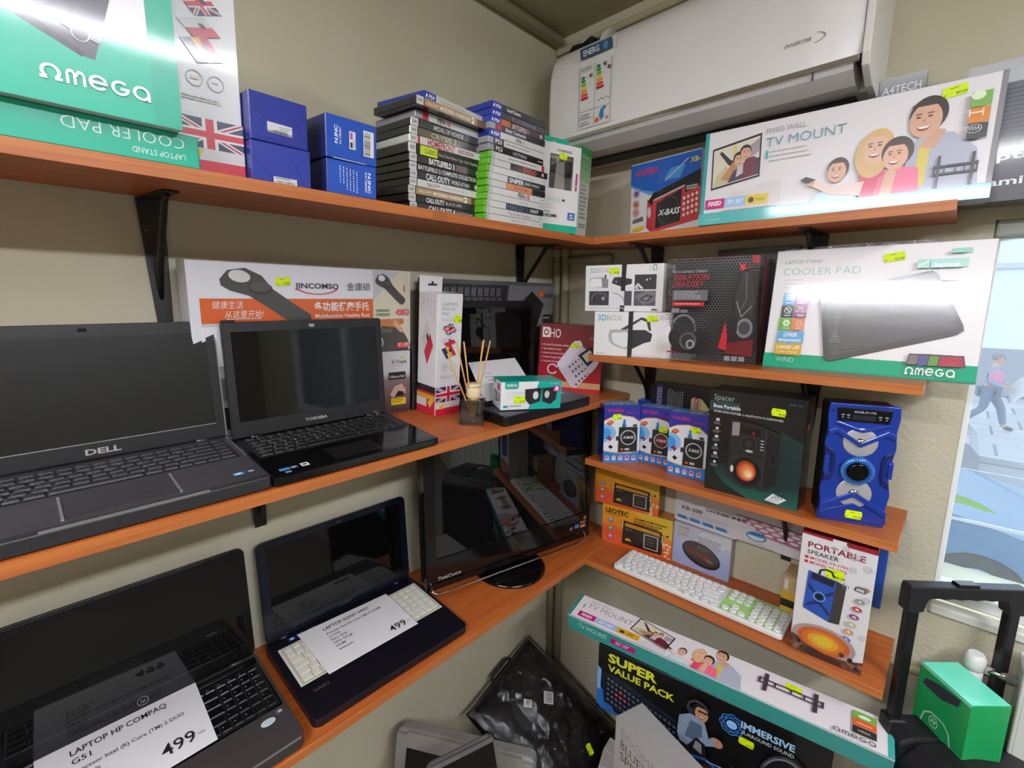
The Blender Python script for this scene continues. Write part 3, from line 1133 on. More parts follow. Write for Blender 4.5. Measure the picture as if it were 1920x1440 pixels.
def game(label, grp, k, u, w, h, yaw, kind, spine, texts, W=.19, th=.0145):
    """kind: pc (black case, white tab), ps4 (blue), clear (ps3), x360 (green)"""
    body = {'pc': '1c1c1e', 'ps4': '24389c', 'clear': '9c9ca2', 'x360': '63b51f', 'pcw': 'd0cfcb'}[kind]
    D = .135
    o = thing('game_case', label, 'game case', at(k, u, w, h, yaw), grp)
    me = box_me(0, .0006, .0004, W, D, th - .0004, .0011)
    colour_mesh(me, lambda p: lin(body))
    ob('case', me, GLOSSP, o)
    a = Art(o, 'spine_insert', face_M('front', W, D, th) @ T(0, 0, -.0003), W, th, GLOSSP)
    t0 = {'pc': .0, 'pcw': .0, 'ps4': .17, 'clear': .10, 'x360': .07}[kind]
    if kind in ('pc', 'pcw'):
        a.R(.004, .02, .085, .96, 'd2d0cd').t('DVD', .047, .36, .34, '2a2a2c', w=.05, al='c', b=.02)
        a.R(.098, .03, .90, .94, spine)
    elif kind == 'ps4':
        a.R(.012, .02, .17, .96, '2b3fa4').t('PS4', .075, .26, .46, 'eef0fa', w=.085, b=.02, sh=.2).P([(.032, .3), (.045, .75), (.062, .6), (.048, .25)], 'eef0fa')
        a.R(.184, .03, .805, .94, spine)
    elif kind == 'clear':
        a.R(.09, .03, .90, .94, spine)
    else:
        a.R(.03, .03, .962, .94, spine)
        a.E(.058, .5, .026, .36, '8c8c8c').E(.058, .5, .018, .25, 'c9c9c7')
    for s_, x, hh, wd, c, bb in texts:
        if s_ == '#':
            a.R(x, .04, wd, .92, c)
        elif s_ == 'O':
            a.E(x, .5, wd, wd * W / th, 'e8e8e8').E(x, .5, wd * .78, wd * .78 * W / th, c)
            a.t('4', x, .5 - hh * .35, hh, 'e8e8e8', al='c', b=.02)
        elif s_ == '-':
            a.lines(x, .45, wd, .2, 1, .14, c, .05)
        else:
            a.t(s_, x, .5 - hh * .5, hh, c, w=wd, b=bb)
    a.done()
    return o


S1 = 'games in the left stack'
rows = [  # from the bottom: label, kind, spine colour, texts, thickness, du, dw, yaw
    ('black game case at the very bottom of the left stack', 'pc', '38383a', [('CALL·DUTY 4', .24, .6, .36, 'e4e4e4', .03), ('-', .62, 0, .25, 'b0b0b0', 0)]),
    ('black game case, second from the bottom of the left stack', 'pc', '2c2c2e', [('CALL·DUTY', .22, .62, .24, 'dcdcdc', .03), ('BLACK OPS', .48, .4, .22, 'c9c9c9', 0)]),
    ('tan game case, third from the bottom of the left stack', 'pc', 'a58a66', [('CALL·DUTY', .13, .32, .17, 'e8dccb', .02), ('MODERN WARFARE', .32, .42, .42, 'efe6d8', .02), ('2', .75, .7, .05, 'ffffff', .03), ('#', .86, 0, .12, '6d4a3a', 0)]),
    ('white game case, fourth from the bottom of the left stack', 'pc', 'd4d2cd', [('CALL·DUTY', .22, .42, .17, '2a2a2c', .02), ('MODERN WARFARE 3', .41, .3, .36, '9a9a98', 0)]),
    ('black game case with a red round badge, low in the left stack', 'pc', '2b2b2d', [('CALL·DUTY', .20, .78, .32, 'd8d8d8', .03), ('WORLD AT WAR', .54, .5, .26, 'cfcfcf', .01), ('O', .90, .5, .026, 'c04848', 0)]),
    ('black game case with small white capitals across it, mid left stack', 'pc', '2a2a2c', [('BATTLEFIELD 2: COMPLETE COLLECTION', .11, .5, .78, 'dadada', .02), ('-', .92, 0, .05, 'bbbbbb', 0)]),
    ('black game case with bold white title, under the lime badged one', 'pc', '333335', [('BATTLEFIELD 3', .24, .72, .34, 'e6e6e6', .03), ('#', .60, 0, .16, '6d5a58', 0), ('O', .92, .5, .026, '333335', 0)]),
    ('thick black game case with a lime green badge on its spine', 'pc', '27271f', [('#', .14, 0, .22, 'c8d83a', 0), ('CLASSICS', .20, .45, .14, '6f7a1a', .02), ('Deus Human Edition, Tiger, Grand, Expedition', .38, .28, .57, 'cfcfcf', 0)]),
    ('white game case with red lettering in the middle of the left stack', 'pcw', 'cfccc8', [('#', .10, 0, .025, 'b8233a', 0), ('HOMEFRONT', .22, .8, .36, 'a82430', .03), ('RESIST EDITION', .62, .5, .22, '8a3038', .02), ('-', .92, 0, .06, '333333', 0)]),
    ('brownish grey game case above the white one with red lettering', 'pc', '6a6350', [('CRYSIS 2', .26, .62, .34, 'c9c0a0', .01), ('#', .66, 0, .32, '4a4a4c', 0), ('O', .92, .5, .026, '4a4a4c', 0)]),
    ('dark grey game case, fourth from the top of the left stack', 'pc', '454547', [('MEDAL OF HONOR', .28, .55, .40, 'd4d4d4', .01), ('O', .92, .5, .026, '3a3a3c', 0)]),
    ('white game case in a clear box, third from the top of the left stack', 'clear', 'dcdad7', [('#', .09, 0, .07, 'c2274a', 0), ('FIFA', .28, .62, .11, '3a3a3e', .03), ('10', .40, .62, .05, 'c03038', .03), ('O', .85, .5, .026, '777777', 0)]),
    ('tan game case, second from the top of the left stack', 'pc', 'a98d68', [('CALL·DUTY', .13, .32, .15, 'e8dccb', .02), ('MODERN WARFARE', .30, .5, .42, 'efe6d8', .02), ('2', .73, .75, .05, 'ffffff', .03), ('#', .82, 0, .17, '6d4a3a', 0)]),
    ('blue topped game case lying on top of the left stack', 'ps4', 'cfccc6', [('DIGIMON STORY', .26, .4, .4, '9a968c', 0)]),
]
h = 0.0
jit = [(0, 0, 0), (-.003, 0, -.01), (-.004, 0, .01), (-.001, 0, 0), (0, 0, .005), (0, .002, -.01), (-.001, 0, 0), (-.003, 0, .005), (-.001, 0, -.01), (0, 0, .01), (.002, 0, .0), (.010, -.003, .03), (-.006, -.028, .05), (.014, -.022, .115)]
for (lab, kind, spine, tx), (du, dw, dy) in zip(rows, jit):
    th = .0185 if 'thick' in lab else .0146
    game(lab, S1, 'L1', -.7648 + du, .036 + dw, h, dy, kind, spine, tx, W=.172 if kind == 'ps4' else .19, th=th - .0002)
    h += th
S2 = 'games in the right stack'
rows = [
    ('white game case at the very bottom of the right stack', 'x360', 'd2d0cc', [('2006 & ELLIOT', .42, .4, .26, '8a8a88', 0), ('-', .92, 0, .06, '999999', 0)]),
    ('white game case, second from the bottom of the right stack', 'x360', 'd0ceca', [('The Golden Compass', .38, .5, .40, '6a6866', 0), ('-', .92, 0, .06, '999999', 0)]),
    ('half white, half navy game case, third from the bottom of the right stack', 'x360', 'd4d2ce', [('#', .33, 0, .655, '222a36', 0), ('HALO 3', .35, .62, .36, '59697e', .01), ('ODST', .74, .5, .16, 'eeeeee', .02)]),
    ('white game case, fourth from the bottom of the right stack', 'x360', 'd6d4d0', [('FIFA 09', .54, .38, .14, '8a8a88', .0), ('-', .9, 0, .07, '999999', 0)]),
    ('white game case with bold black and red title, in the right stack', 'x360', 'd8d6d2', [('FIFA', .50, .72, .12, '2a2a2c', .03), ('10', .63, .72, .07, 'b83038', .03), ('-', .9, 0, .07, '999999', 0)]),
    ('game case with an orange middle on its spine, in the right stack', 'x360', 'd0ceca', [('#', .30, 0, .45, 'd3835a', 0), ('#', .75, 0, .24, '2a2524', 0), ('RED FACTION', .44, .45, .22, 'b83a24', .02)]),
    ('game case half white and half black, in the right stack', 'x360', 'd2d0cc', [('#', .33, 0, .66, '262628', 0), ('SNIPER', .36, .66, .24, 'e2e2e2', .03), ('GHOST WARRIOR', .62, .4, .26, 'd0d0d0', .01)]),
    ('white game case with faint grey title, in the right stack', 'x360', 'd6d4d0', [("Tom Clancy's Vegas", .45, .45, .30, '8a8886', 0), ('-', .9, 0, .07, '999999', 0)]),
    ('white game case with a dark part and red capitals, in the right stack', 'x360', 'd4d2ce', [('#', .34, 0, .65, '2c1c1e', 0), ('JERICHO', .54, .72, .25, 'c84a3a', .03), ('O', .90, .4, .02, 'a03038', 0)]),
    ('white game case with a tiny red badge, topmost green edged one', 'x360', 'd6d4d0', [('-', .30, 0, .5, '777775', 0), ('#', .86, 0, .05, 'b04040', 0)]),
    ('dark game case with white letter-spaced title, in the right stack', 'clear', '2a1c20', [('PS3', .12, .6, .11, 'e6e6e6', .02), ('HITMAN', .42, .55, .24, 'cfcfcf', .0), ('-', .88, 0, .1, 'cccccc', 0)]),
    ('white game case with a black corner tab, in the right stack', 'clear', 'd8d6d2', [('#', .09, 0, .17, '262628', 0), ('PS3', .12, .6, .11, 'e6e6e6', .02), ('-', .3, 0, .45, '8a8a88', 0)]),
    ('blue edged game case with a white spine, in the right stack', 'ps4', 'd6d4d0', [('FIFA', .46, .6, .10, '3a3a3c', .02), ('18', .57, .55, .05, 'c8a840', .02)]),
    ('black game case with a red corner tab, in the right stack', 'clear', '28282a', [('#', .10, 0, .09, 'b02838', 0), ('Bionic Commando', .26, .5, .36, 'e4e4e4', .02)]),
    ('blue edged game case with an orange patch on its spine', 'ps4', '4a3434', [('#', .186, 0, .16, 'c46a4a', 0), ('BATTLEFIELD 1', .38, .66, .30, 'd8c8c4', .02), ('O', .92, .5, .026, '4a3434', 0)]),
    ('blue edged game case with dull grey spine, second from top of right stack', 'ps4', '3e3e40', [('BLOODBORNE', .36, .5, .44, '8a8a8c', 0)]),
    ('blue edged game case with a black spine on top of the right stack', 'ps4', '303032', [('Until Dawn', .26, .5, .24, 'e8e8e8', .02)]),
]
h = 0.0
for i, (lab, kind, spine, tx) in enumerate(rows):
    du = (0, -.003, 0, .001, .004, .002, .001, .004, .006, .008, .004, .002, .004, .006, .010, .012, .013)[i]
    game(lab, S2, 'L1', -.596 + du, .004 + (.006 if i > 13 else 0), h, -.03 + (.02 if i > 9 else 0), kind, spine, tx, W=.178 if kind in ('ps4', 'clear') else .19, th=.0138)
    h += .01395

# ---- cable box with a window and the green router box
o = thing('cable_box', 'white cable box with a window and a green hanging tab', 'box', at('L1', -.389, .026, 0, -.30, .02), None)
W, D, H = .115, .032, .2075
bm = bmesh.new()
add_box(bm, 0, .012, 0, W, D, H)
wx0, wx1, wy0, wy1 = .022, W - .022, H * .495, H * .88
for q in ((0, 0, 0, W, .012, wy0), (0, 0, wy1, W, .012, H), (0, 0, wy0, wx0, .012, wy1), (wx1, 0, wy0, W, .012, wy1)):
    add_box(bm, *q)
me = colour_mesh(bm_mesh(bm), lambda p: lin('e6e4e2'))
ob('carton', me, PRINT, o)
bk = Art(o, 'window_backing', face_M('front', W, D, H) @ T(wx0, wy0, -.0118), wx1 - wx0, wy1 - wy0, MATTE_PRINT)
bk.R(0, 0, 1, 1, 'c8c0b6')
bk.done()
ob('window_film', box_me(wx0, .0006, wy0, wx1, .0009, wy1), glass_mat('clear_film', 'f4f4f4', refl=.05), o)
for i, cx in enumerate((.30, .72)):
    c_ = W * cx
    ob('plug', prism_me([(c_ - .0085, H * .68), (c_ + .0085, H * .68), (c_ + .0085, H * .83), (c_ - .0085, H * .83)], .002, .010, 'y', .0015), BLACKP, o)
    ob('plug_tip', box_me(c_ - .006, .004, H * .83, c_ + .006, .008, H * .865), mat('gold_tip', 'c8a860', rough=.3, metal=.9), o, None, 'gold plated tip')
    ob('cable', prism_me([(c_ - .005, H * .50), (c_ + .006, H * .50), (c_ + .0085, H * .68), (c_ - .0075, H * .68)], .003, .009, 'y', .001), BLACKP, o)
ob('hang_tab', prism_me([(-.006, H), (W * .84, H), (W * .84, H + .022), (-.006, H + .022)], D - .001, D, 'y'), mat('teal_card', '00ae8d', rough=.5), o)
a = Art(o, 'hang_slot', face_M('front', W, D, H) @ T(W * .30, H + .001, -D + .0016), W * .3, .013, MATTE_PRINT)
a.R(0, 0, 1, .4, 'bdb7ae').E(.5, .5, .2, .5, 'bdb7ae')
a.done()
a = Art(o, 'front_print', face_M('front', W, D, H), W, H)
omega(a, .36, .912, .38, .028, '3c3c40')
a.R(0, 0, 1, .085, '00b08e').t('CABLE', .08, .345, .05, '9cc4b4', w=.42, b=-.02).R(.56, .362, .07, .022, '242426')
a.lines(.1, .30, .35, .03, 2, .006, 'c4c2c0')
a.t('3D', .09, .215, .025, '00a888', w=.15, b=.0).t('HDMI', .09, .165, .036, '3a3c42', w=.34, b=.02)
a.R(.73, .155, .19, .085, '2a6fb4').t('Air', .775, .20, .022, 'ffffff', w=.10, b=.03).t('cable', .765, .17, .02, 'ffffff', w=.12, b=.02)
a.R(.885, .50, .045, .20, 'c42878').t('M', .915, .54, .02, 'ffffff', w=.03, rot=90)
a.done()
price_sticker(o, face_M('front', W, D, H) @ T(W * .52, H * .865, .0008), '9.00', -.05, .026, .0145)
b = Box('router_box', 'green and white network box behind the cable box in the corner', 'L1', -.2440, .022, .066, .11, .226, yaw=.16, base='dedcd8', cols={'left': 'd4d2d0', 'top': '3c9a4c', 'front': 'd2d6cc'})
a = b.art('front')
a.grad(0, .62, 1, .38, 'a8c89a', '2f8f46', 10).R(0, .93, 1, .07, '2f9048')
a.t('TP-LINK', .12, .885, .03, 'b9dcb8', w=.72).R(.36, .74, .26, .07, 'c8ddc4').R(.39, .748, .2, .054, '4ea25c')
a.lines(.2, .58, .6, .045, 9, .012, '8a9a84').lines(.2, .14, .6, .03, 2, .01, '7a7a76')
a.done()
a = b.art('left')
a.R(0, .90, 1, .1, '3c9a4c').R(.55, .84, .32, .1, 'e09a2a').t('N', .64, .86, .05, '5a3a10', w=.12).grad(0, .6, 1, .24, 'd4d2d0', '8abc8a', 8).t('235', .1, .06, .025, '5a5a58', w=.3)
a.done()

# ------------------------------------------------------------------ top right shelf
b = Box('radio_box', 'blue topped box showing a red radio, on the top right shelf', 'R1', .3405, .085, .205, .08, .190, yaw=-.12, lean=-.03, base='dcdcdc')
a = b.art('front')
a.P([(0, .72), (.35, .55), (1, .62), (1, 1), (0, 1)], '1d5bb8').P([(0, .73), (.2, .63), (.4, .58), (.3, .55), (0, .70)], '5a9ad8').P([(.6, .85), (.8, .86), (.72, .7), (.5, .72)], '4a92d4')
a.R(0, .99, 1, .01, 'c8d8e8')
a.t('WAXIBA', .07, .83, .085, 'd02a4a', w=.34, b=.02, sh=.15)
a.t('XB-', .855, .86, .06, 'd8d04a', w=.13, b=.03)
a.L(.52, .70, .83, .92, .012, 'c8ccd0')
a.P([(.26, .12), (.345, .04), (.345, .44), (.27, .50)], 'b03a40')
a.P([(.345, .04), (1, .14), (1, .64), (.345, .46)], 'c43c44')
a.P([(.28, .47), (.34, .40), (.36, .48), (1, .66), (1, .76), (.42, .58), (.36, .58)], '1e1a1a')
a.P([(.40, .09), (.75, .15), (.76, .56), (.41, .43)], '232022')
a.G(.58, .31, .155, .19, .08, '4a4648').E(.30, .32, .028, .075, 'd0c4c4')
a.t('X-BASS', .43, .255, .075, 'dedede', w=.32, b=.03, sh=.35)
a.P([(.80, .50), (1, .56), (1, .68), (.80, .62)], '1e1a1c').lines(.82, .56, .15, .03, 2, .02, 'c8c0c0', 0)
for i in range(4):
    for j in range(4):
        a.E(.80 + .055 * j, .22 + .07 * i + .012 * j, .018, .022, 'e4d8d4')
for y, c in ((.60, '7a4a9a'), (.455, 'b05a30'), (.345, 'c87a6a')):
    a.G(.10, y, .055, .058, .14, 'c88a80').E(.10, y, .035, .036, c)
a.P([(.05, .20), (.22, .22), (.21, .28), (.06, .25)], '6a6a62').P([(.05, .08), (.22, .10), (.24, .15), (.06, .14)], 'e0c020')
a.t('HIGH SENSITIVITY FM RADIO ENGINE MP3 PLAYER WITH RECHARGEABLE', .03, .022, .022, '8a2040', w=.95, b=.02)
a.done()


def tv_mount_front(a, wide=True):
    """front of the television wall mount carton"""
    if wide:
        a.R(0, 0, 1, .135, TEAL2).R(0, 0, .018, 1, '2f9ea0').R(.985, 0, .015, 1, '8a868c')
        tv_pic(a, ((.043, .375), (.250, .455), (.037, .815)))
        a.P([(.10, .14), (.34, .14), (.34, .40), (.26, .38), (.20, .33), (.14, .34)], 'dcd4d4')
        a.R(.024, .175, .087, .10, 'c8107a').t('FIXED', .067, .207, .045, 'ffffff', w=.06, al='c', b=.03, sh=.2)
        a.R(.111, .175, .092, .10, '9cc0e4').t('29"-55"', .157, .207, .042, 'eef4fa', w=.07, al='c', b=.02, sh=.2)
        a.R(.203, .175, .092, .10, 'e2c426').E(.225, .222, .012, .03, '3a3218').t('Tested', .243, .207, .034, '4a4018', w=.038)
        a.t('FIXED WALL', .262, .87, .050, '8f8f95', w=.150, b=-.012)
        a.t('TV MOUNT', .265, .735, .092, '5b9a9e', w=.290, b=-.012)
        a.R(.268, .62, .009, .08, TEAL2)
        a.lines(.285, .68, .17, .045, 3, .010, 'cfc8ca')
        family(a, .435, .085, .53, .80)
        mount_pic(a, .838, .13, .120, .26)
        a.R(0, 0, 1, .118, TEAL2)
        pass
        mount_pic(a, .838, .13, .120, .26)
        omega(a, .818, .040, .150, .066, 'eef2f2')
        for i, c in enumerate(('33312f', 'd8842c', '7ab04a')):
            a.R(.915, .49 + i * .125, .052, .118, c)
        a.t('VESA', .932, .56, .028, 'e4e4e4', w=.03, al='c').G(.932, .57, .02, .035, .1, 'e4e4e4').E(.932, .83, .018, .035, 'dff0d0').R(.915, .69, .035, .012, 'f4e0c8').R(.913, .665, .004, .06, 'f4e0c8').R(.947, .665, .004, .06, 'f4e0c8')
        a.t('OUTV8060B', .03, .035, .022, 'b4e0de', w=.07)
    return a


b = Box('tv_mount_box', 'long white and teal wall mount box with a laughing family, on the top right shelf', 'R1', .5700, .0, .4829, .045, .2030, yaw=.062, lean=.045, base='e5e0e2', cols={'left': '2f9ea0', 'right': '3aa8a8', 'bottom': '8f8a90'}, group='wall mount boxes')
tv_mount_front(b.art('front')).done()
b.sticker(.868, .915, txt='49.00', rot=.12, w=.034, h=.0175)
b = Box('mouse_box', 'dark box with silver lettering poking up behind the wall mount box', 'R1', .868, .118, .072, .05, .262, yaw=.04, base='45474d', cols={'top': '1a1c20', 'right': '1e3a44'})
a = b.art('front')
a.grad(0, .80, 1, .2, '3c3e44', 'b4b4b8', 8).t('A4TECH', .08, .885, .055, 'e6e6ea', w=.82, b=.0)
a.done()
b = Box('mouse_box', 'tall black mouse box at the right end of the top right shelf', 'R1', 1.000, .085, .22, .06, .232, yaw=-.02, base='2e2c34', cols={'left': '2a9aa2', 'top': '141418', 'bottom': '1a181c'})
a = b.art('front')
a.grad(0, .25, 1, .6, '2a2832', '5a585e', 10).R(0, .84, 1, .16, 'b4b4b6')
for i in range(14):
    a.R(0, .40 + i * .03, 1, .006, '24222a')
for y in (.38, .55, .70):
    a.G(.46, y, .10, .055, .08, 'b8b8bc').E(.46, y, .06, .03, '3a5a6a')
a.t('Optical', .10, .30, .055, 'e6e6e8', w=.5, b=.02)
a.t('Gaming Mouse', .115, .12, .055, 'e6e6e8', w=.85, b=.02)
a.done()

# ------------------------------------------------------------------ middle left shelf: boxes behind the laptops


def rest_pic(a, x, y, w, h, c='4a4845'):
    """arm rest pad with a mouse, seen at an angle, running down to the right"""
    pts = [(.02, .80), (.10, .95), (.28, 1.0), (.45, .88), (.56, .66), (.78, .42), (1.0, .20), (1.0, .10), (.92, .0), (.84, .0), (.66, .16), (.48, .36), (.30, .54), (.12, .62), (.03, .70)]
    a.P([(x + w * p, y + h * q) for p, q in pts], c)
    a.E(x + w * .22, y + h * .86, w * .11, h * .10, 'd6d2d0', rot=-8)
    a.E(x + w * .43, y + h * .66, w * .13, h * .11, '3a3835').E(x + w * .43, y + h * .69, w * .11, h * .08, '55534f')


b = Box('arm_rest_box', 'wide white and orange box with Chinese lettering behind the laptops', 'L2', -1.1141, .235, .4605, .05, .187, h=.1545, yaw=.045, base='dcdce2', cols={'right': 'e6e4e2'})
a = b.art('front')
a.R(.035, .42, .74, .235, 'd3602c').R(.035, .39, .74, .03, 'c4c4c8').R(.03, .0, .745, .39, 'e2e2e6')
a.R(.775, .42, .215, .57, 'd2ccb4').P([(.775, .62), (.775, .99), (.93, .99)], 'bdbdc2')
a.R(.775, 0, .215, .41, 'd6d0b8')
a.P([(.80, .0), (.80, .25), (.83, .35), (.93, .33), (.985, .12), (.985, 0)], '4a4a46').P([(.80, .33), (.81, .41), (.95, .41), (.96, .35), (.90, .30)], 'b8764a').P([(.90, .40), (.95, .28), (.96, .22), (.93, .24), (.89, .34)], 'cfa07c').G(.80, .12, .03, .08, .2, 'd8d4c8').P([(.80, .30), (.88, .28), (.89, .24), (.80, .24)], '6a6258')
rest_pic(a, .10, .37, .36, .58)
rest_pic(a, .785, .585, .18, .37, '474548')
a.t('JINCOMSO', .395, .765, .055, '2f2f38', w=.20, b=.02)
a.G(.495, .80, .105, .10, .10, 'c83a4a', a0=200, a1=340)
a.t('金康硕', .635, .755, .07, '3c3c44', w=.125)
a.t('健康生活', .075, .565, .055, 'f2e2d8', w=.11, sh=.15).t('从这里开始!', .115, .475, .055, 'f2e2d8', w=.145, sh=.15).R(.12, .455, .13, .006, 'f2e2d8')
a.t('多功能健康手托', .475, .53, .075, 'f4ece4', w=.275, b=.02).t('Multifunction Healthy Rest', .478, .445, .045, 'f2e8e0', w=.275, b=.012)
a.t('专利号  201020120790.4', .53, .30, .04, '3a3a42', w=.21)
a.t('201020137270.5', .605, .22, .04, '3a3a42', w=.14)
a.R(.12, .14, .08, .2, '3a3028').E(.16, .28, .03, .06, 'd8a078').R(.10, .0, .11, .06, '1f5246').t('棉', .14, .008, .045, 'e4eee8')
for y, s_ in ((.455, '桌子上使用'), (.035, '椅子上使用')):
    a.P([(.915, y), (.985, y), (.99, y + .03), (.985, y + .07), (.915, y + .07), (.91, y + .03)], 'cf3038')
    a.t(s_, .918, y + .012, .045, 'f6e4e2', w=.065)
a.lines(.79, .50, .09, .05, 2, .03, '8a8674')
a.PL([(.955, .83), (.958, .74)], .014, 'c8503a').PL([(.90, .485), (.925, .51)], .014, 'c8503a')
a.done()
b.sticker(.345, .83, txt='15.00', rot=.08, w=.030, h=.0155)

M2_ = dict(D=.046, H=.1535)
b = Box('mouse_box', 'narrow brown mouse box with a hand picture, right of the silver lettered laptop', 'L2', -.742, .258, .0815, yaw=-.12, base='5a4448', group='mouse boxes under the wide box', **M2_)
a = b.art('front')
a.grad(0, .0, 1, .62, '3e2c30', '8a7476', 8).R(0, .62, 1, .38, 'c9c6c8').grad(0, .55, 1, .1, '8a7476', 'c9c6c8', 5)
a.t('V-Track', .40, .80, .06, '2a2a30', w=.50, b=.02).R(.68, .875, .16, .03, 'd8b828').lines(.40, .765, .45, .02, 1, .01, '8a8a8e')
a.R(.30, .545, .55, .12, '1c1a1c').t('It Runs on Fun!', .36, .575, .04, 'f2f2f2', w=.45, b=.01)
a.P([(.34, .30), (.5, .44), (.72, .47), (.85, .38), (.84, .30), (.6, .34), (.45, .25)], 'c9a49c').P([(.5, .28), (.62, .36), (.8, .33), (.76, .27)], '1e1a1e')
a.R(.38, .13, .48, .11, 'dcc21e').lines(.41, .205, .4, .03, 2, .012, '6a5a10')
a.done()
b = Box('mouse_box', 'slim black box standing just left of the white mouse pad box', 'L2', -.6565, .245, .0135, .05, .168, yaw=-.05, base='1d1b1d')
a = b.art('front')
a.L(.3, 0, .3, 1, .006, '4a484c')
a.done()
b = Box('mouse_box', 'grey and white mouse box seen between the two laptops', 'L2', -1.075, .240, .105, yaw=.03, base='d2d0d2', group='mouse boxes under the wide box', **M2_)
a = b.art('front')
a.R(.0, .58, 1, .28, '7d7a7e').t('PREMIUM', .08, .66, .06, 'e2e2e2', w=.80).t('MODEL', .10, .88, .06, 'a2a0a2', w=.6)
a.R(0, .50, 1, .08, 'b6b4b4').R(0, .22, 1, .28, '2e2a2c').E(.5, .36, .1, .05, '8a8078').R(0, .13, 1, .09, '9a9698').t('OP-720', .16, .02, .07, '1a1a1c', w=.75, b=.02)
a.done()
b = Box('mouse_box', 'brown mouse box standing behind the silver lettered laptop', 'L2', -.93, .246, .0815, yaw=.0, base='5a4448', group='mouse boxes under the wide box', **M2_)
a = b.art('front')
a.R(0, .62, 1, .38, 'c9c6c8').t('V-Track', .30, .80, .06, '2a2a30', w=.50, b=.02)
a.done()

mousepad_box('white mouse pad box with a hanging tab, beside the reed diffuser', 'L2', -.6460, .1665, .0755, .0733, .003, -.03, True, (.80, .80, 'front', '12.00', 0, .024, .018))

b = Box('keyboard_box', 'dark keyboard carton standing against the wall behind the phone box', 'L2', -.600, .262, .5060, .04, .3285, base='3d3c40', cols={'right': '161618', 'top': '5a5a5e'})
a = b.art('front')
a.P([(0, .66), (.545, .66), (.57, .97), (0, .97)], '2a292c').R(0, .965, 1, .035, '56555a')
a.P([(.55, .58), (1, .58), (1, .97), (.585, .97)], '77767a')
for r in range(3):
    for i in range(9):
        x0_ = .12 + i * .047 - r * .012
        a.P([(x0_, .70 + r * .085), (x0_ + .036, .70 + r * .085), (x0_ + .04, .77 + r * .085), (x0_ + .004, .77 + r * .085)], '55545a')
        a.t('QWERTYUIO ASDFGHJKL ZXCVBNM,.'[r * 10 + i], x0_ + .006, .735 + r * .085, .016, '9a989e')
a.t('A4TECH', .055, .855, .05, '9d9ca2', w=.13)
a.P([(.60, .70), (.78, .92), (.90, .80), (.84, .58), (.70, .58)], '1b1a1c')
for k in range(7):
    a.L(.62 + .017 * k, .69 + .03 * k, .72 + .02 * k, .60 + .028 * k, .006, '3a393d')
a.E(.865, .895, .022, .033, 'dc6a20').t('Kyrbo', .90, .865, .04, '1a1a1c', w=.08, sh=.2)
a.R(.90, .42, .095, .28, '1c1a1c').P([(.91, .50), (.95, .58), (.985, .56), (.94, .48)], '8a7a7a').R(.895, .40, .09, .04, 'c8b41e').lines(.90, .66, .08, .03, 1, .016, 'b0b0b0')
a.done()

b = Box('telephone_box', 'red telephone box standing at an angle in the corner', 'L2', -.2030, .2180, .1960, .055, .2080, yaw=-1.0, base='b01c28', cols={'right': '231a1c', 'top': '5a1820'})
a = b.art('front')
a.grad(0, .0, 1, 1, 'b81a28', '6a1420', 10).R(0, .05, 1, .10, 'c9a070').R(0, 0, 1, .06, 'c01c28')
a.R(.04, .80, .115, .15, 'e8e4e4').E(.10, .875, .04, .05, 'a01c28').E(.10, .875, .022, .028, 'e8e4e4').t('HO', .16, .80, .135, 'ece8e8', w=.17, b=.0)
for i, s_ in enumerate(('30 caller ID memories, number time', 'date available for review', 'Calendar and real time clock display', '5 kinds of ringing melodies', 'Calculator Function')):
    a.t(s_, .075, .68 - i * .062, .028, 'ead8d8', w=(.46, .28, .40, .32, .24)[i], b=.01)
    a.E(.05, .693 - i * .062, .008, .010, 'ead8d8')
a.t('Corded', .78, .80, .04, 'd8c0c0', w=.2)
ph = [(.33, .34), (.56, .74), (.66, .72), (.95, .47), (.90, .38), (.62, .06), (.54, .08)]
a.P(ph, 'd0c6d2')
a.P([(.31, .36), (.30, .42), (.55, .77), (.64, .78), (.68, .72), (.44, .36)], 'e0d6e2')
a.P([(.62, .56), (.80, .70), (.93, .55), (.78, .40)], '1a181a').P([(.68, .56), (.80, .65), (.88, .55), (.77, .46)], 'c8c4b8')
n = 0
for i in range(4):
    for j in range(4):
        x_, y_ = .50 + .055 * i + .045 * j, .38 - .068 * i + .045 * j * .9
        a.P([(x_ - .016, y_), (x_, y_ + .022), (x_ + .02, y_ + .002), (x_ + .004, y_ - .022)], '3a383a' if j < 3 else '8a868a')
a.E(.625, .12, .015, .017, '4a1a3a')
a.G(.23, .33, .085, .08, .25, 'd8cfd8', a0=20, a1=330).E(.245, .155, .045, .045, 'e4dcd8').E(.245, .155, .032, .034, 'b0a8a8')
a.done()
a = b.art('right')
a.R(.25, .15, .5, .3, 'b8b4b4').R(.3, .17, .4, .26, '8a8686').lines(.2, .85, .6, .07, 5, .012, '6a6264')
a.done()
b.sticker(.565, .70, txt='79.00', w=.026, h=.015)

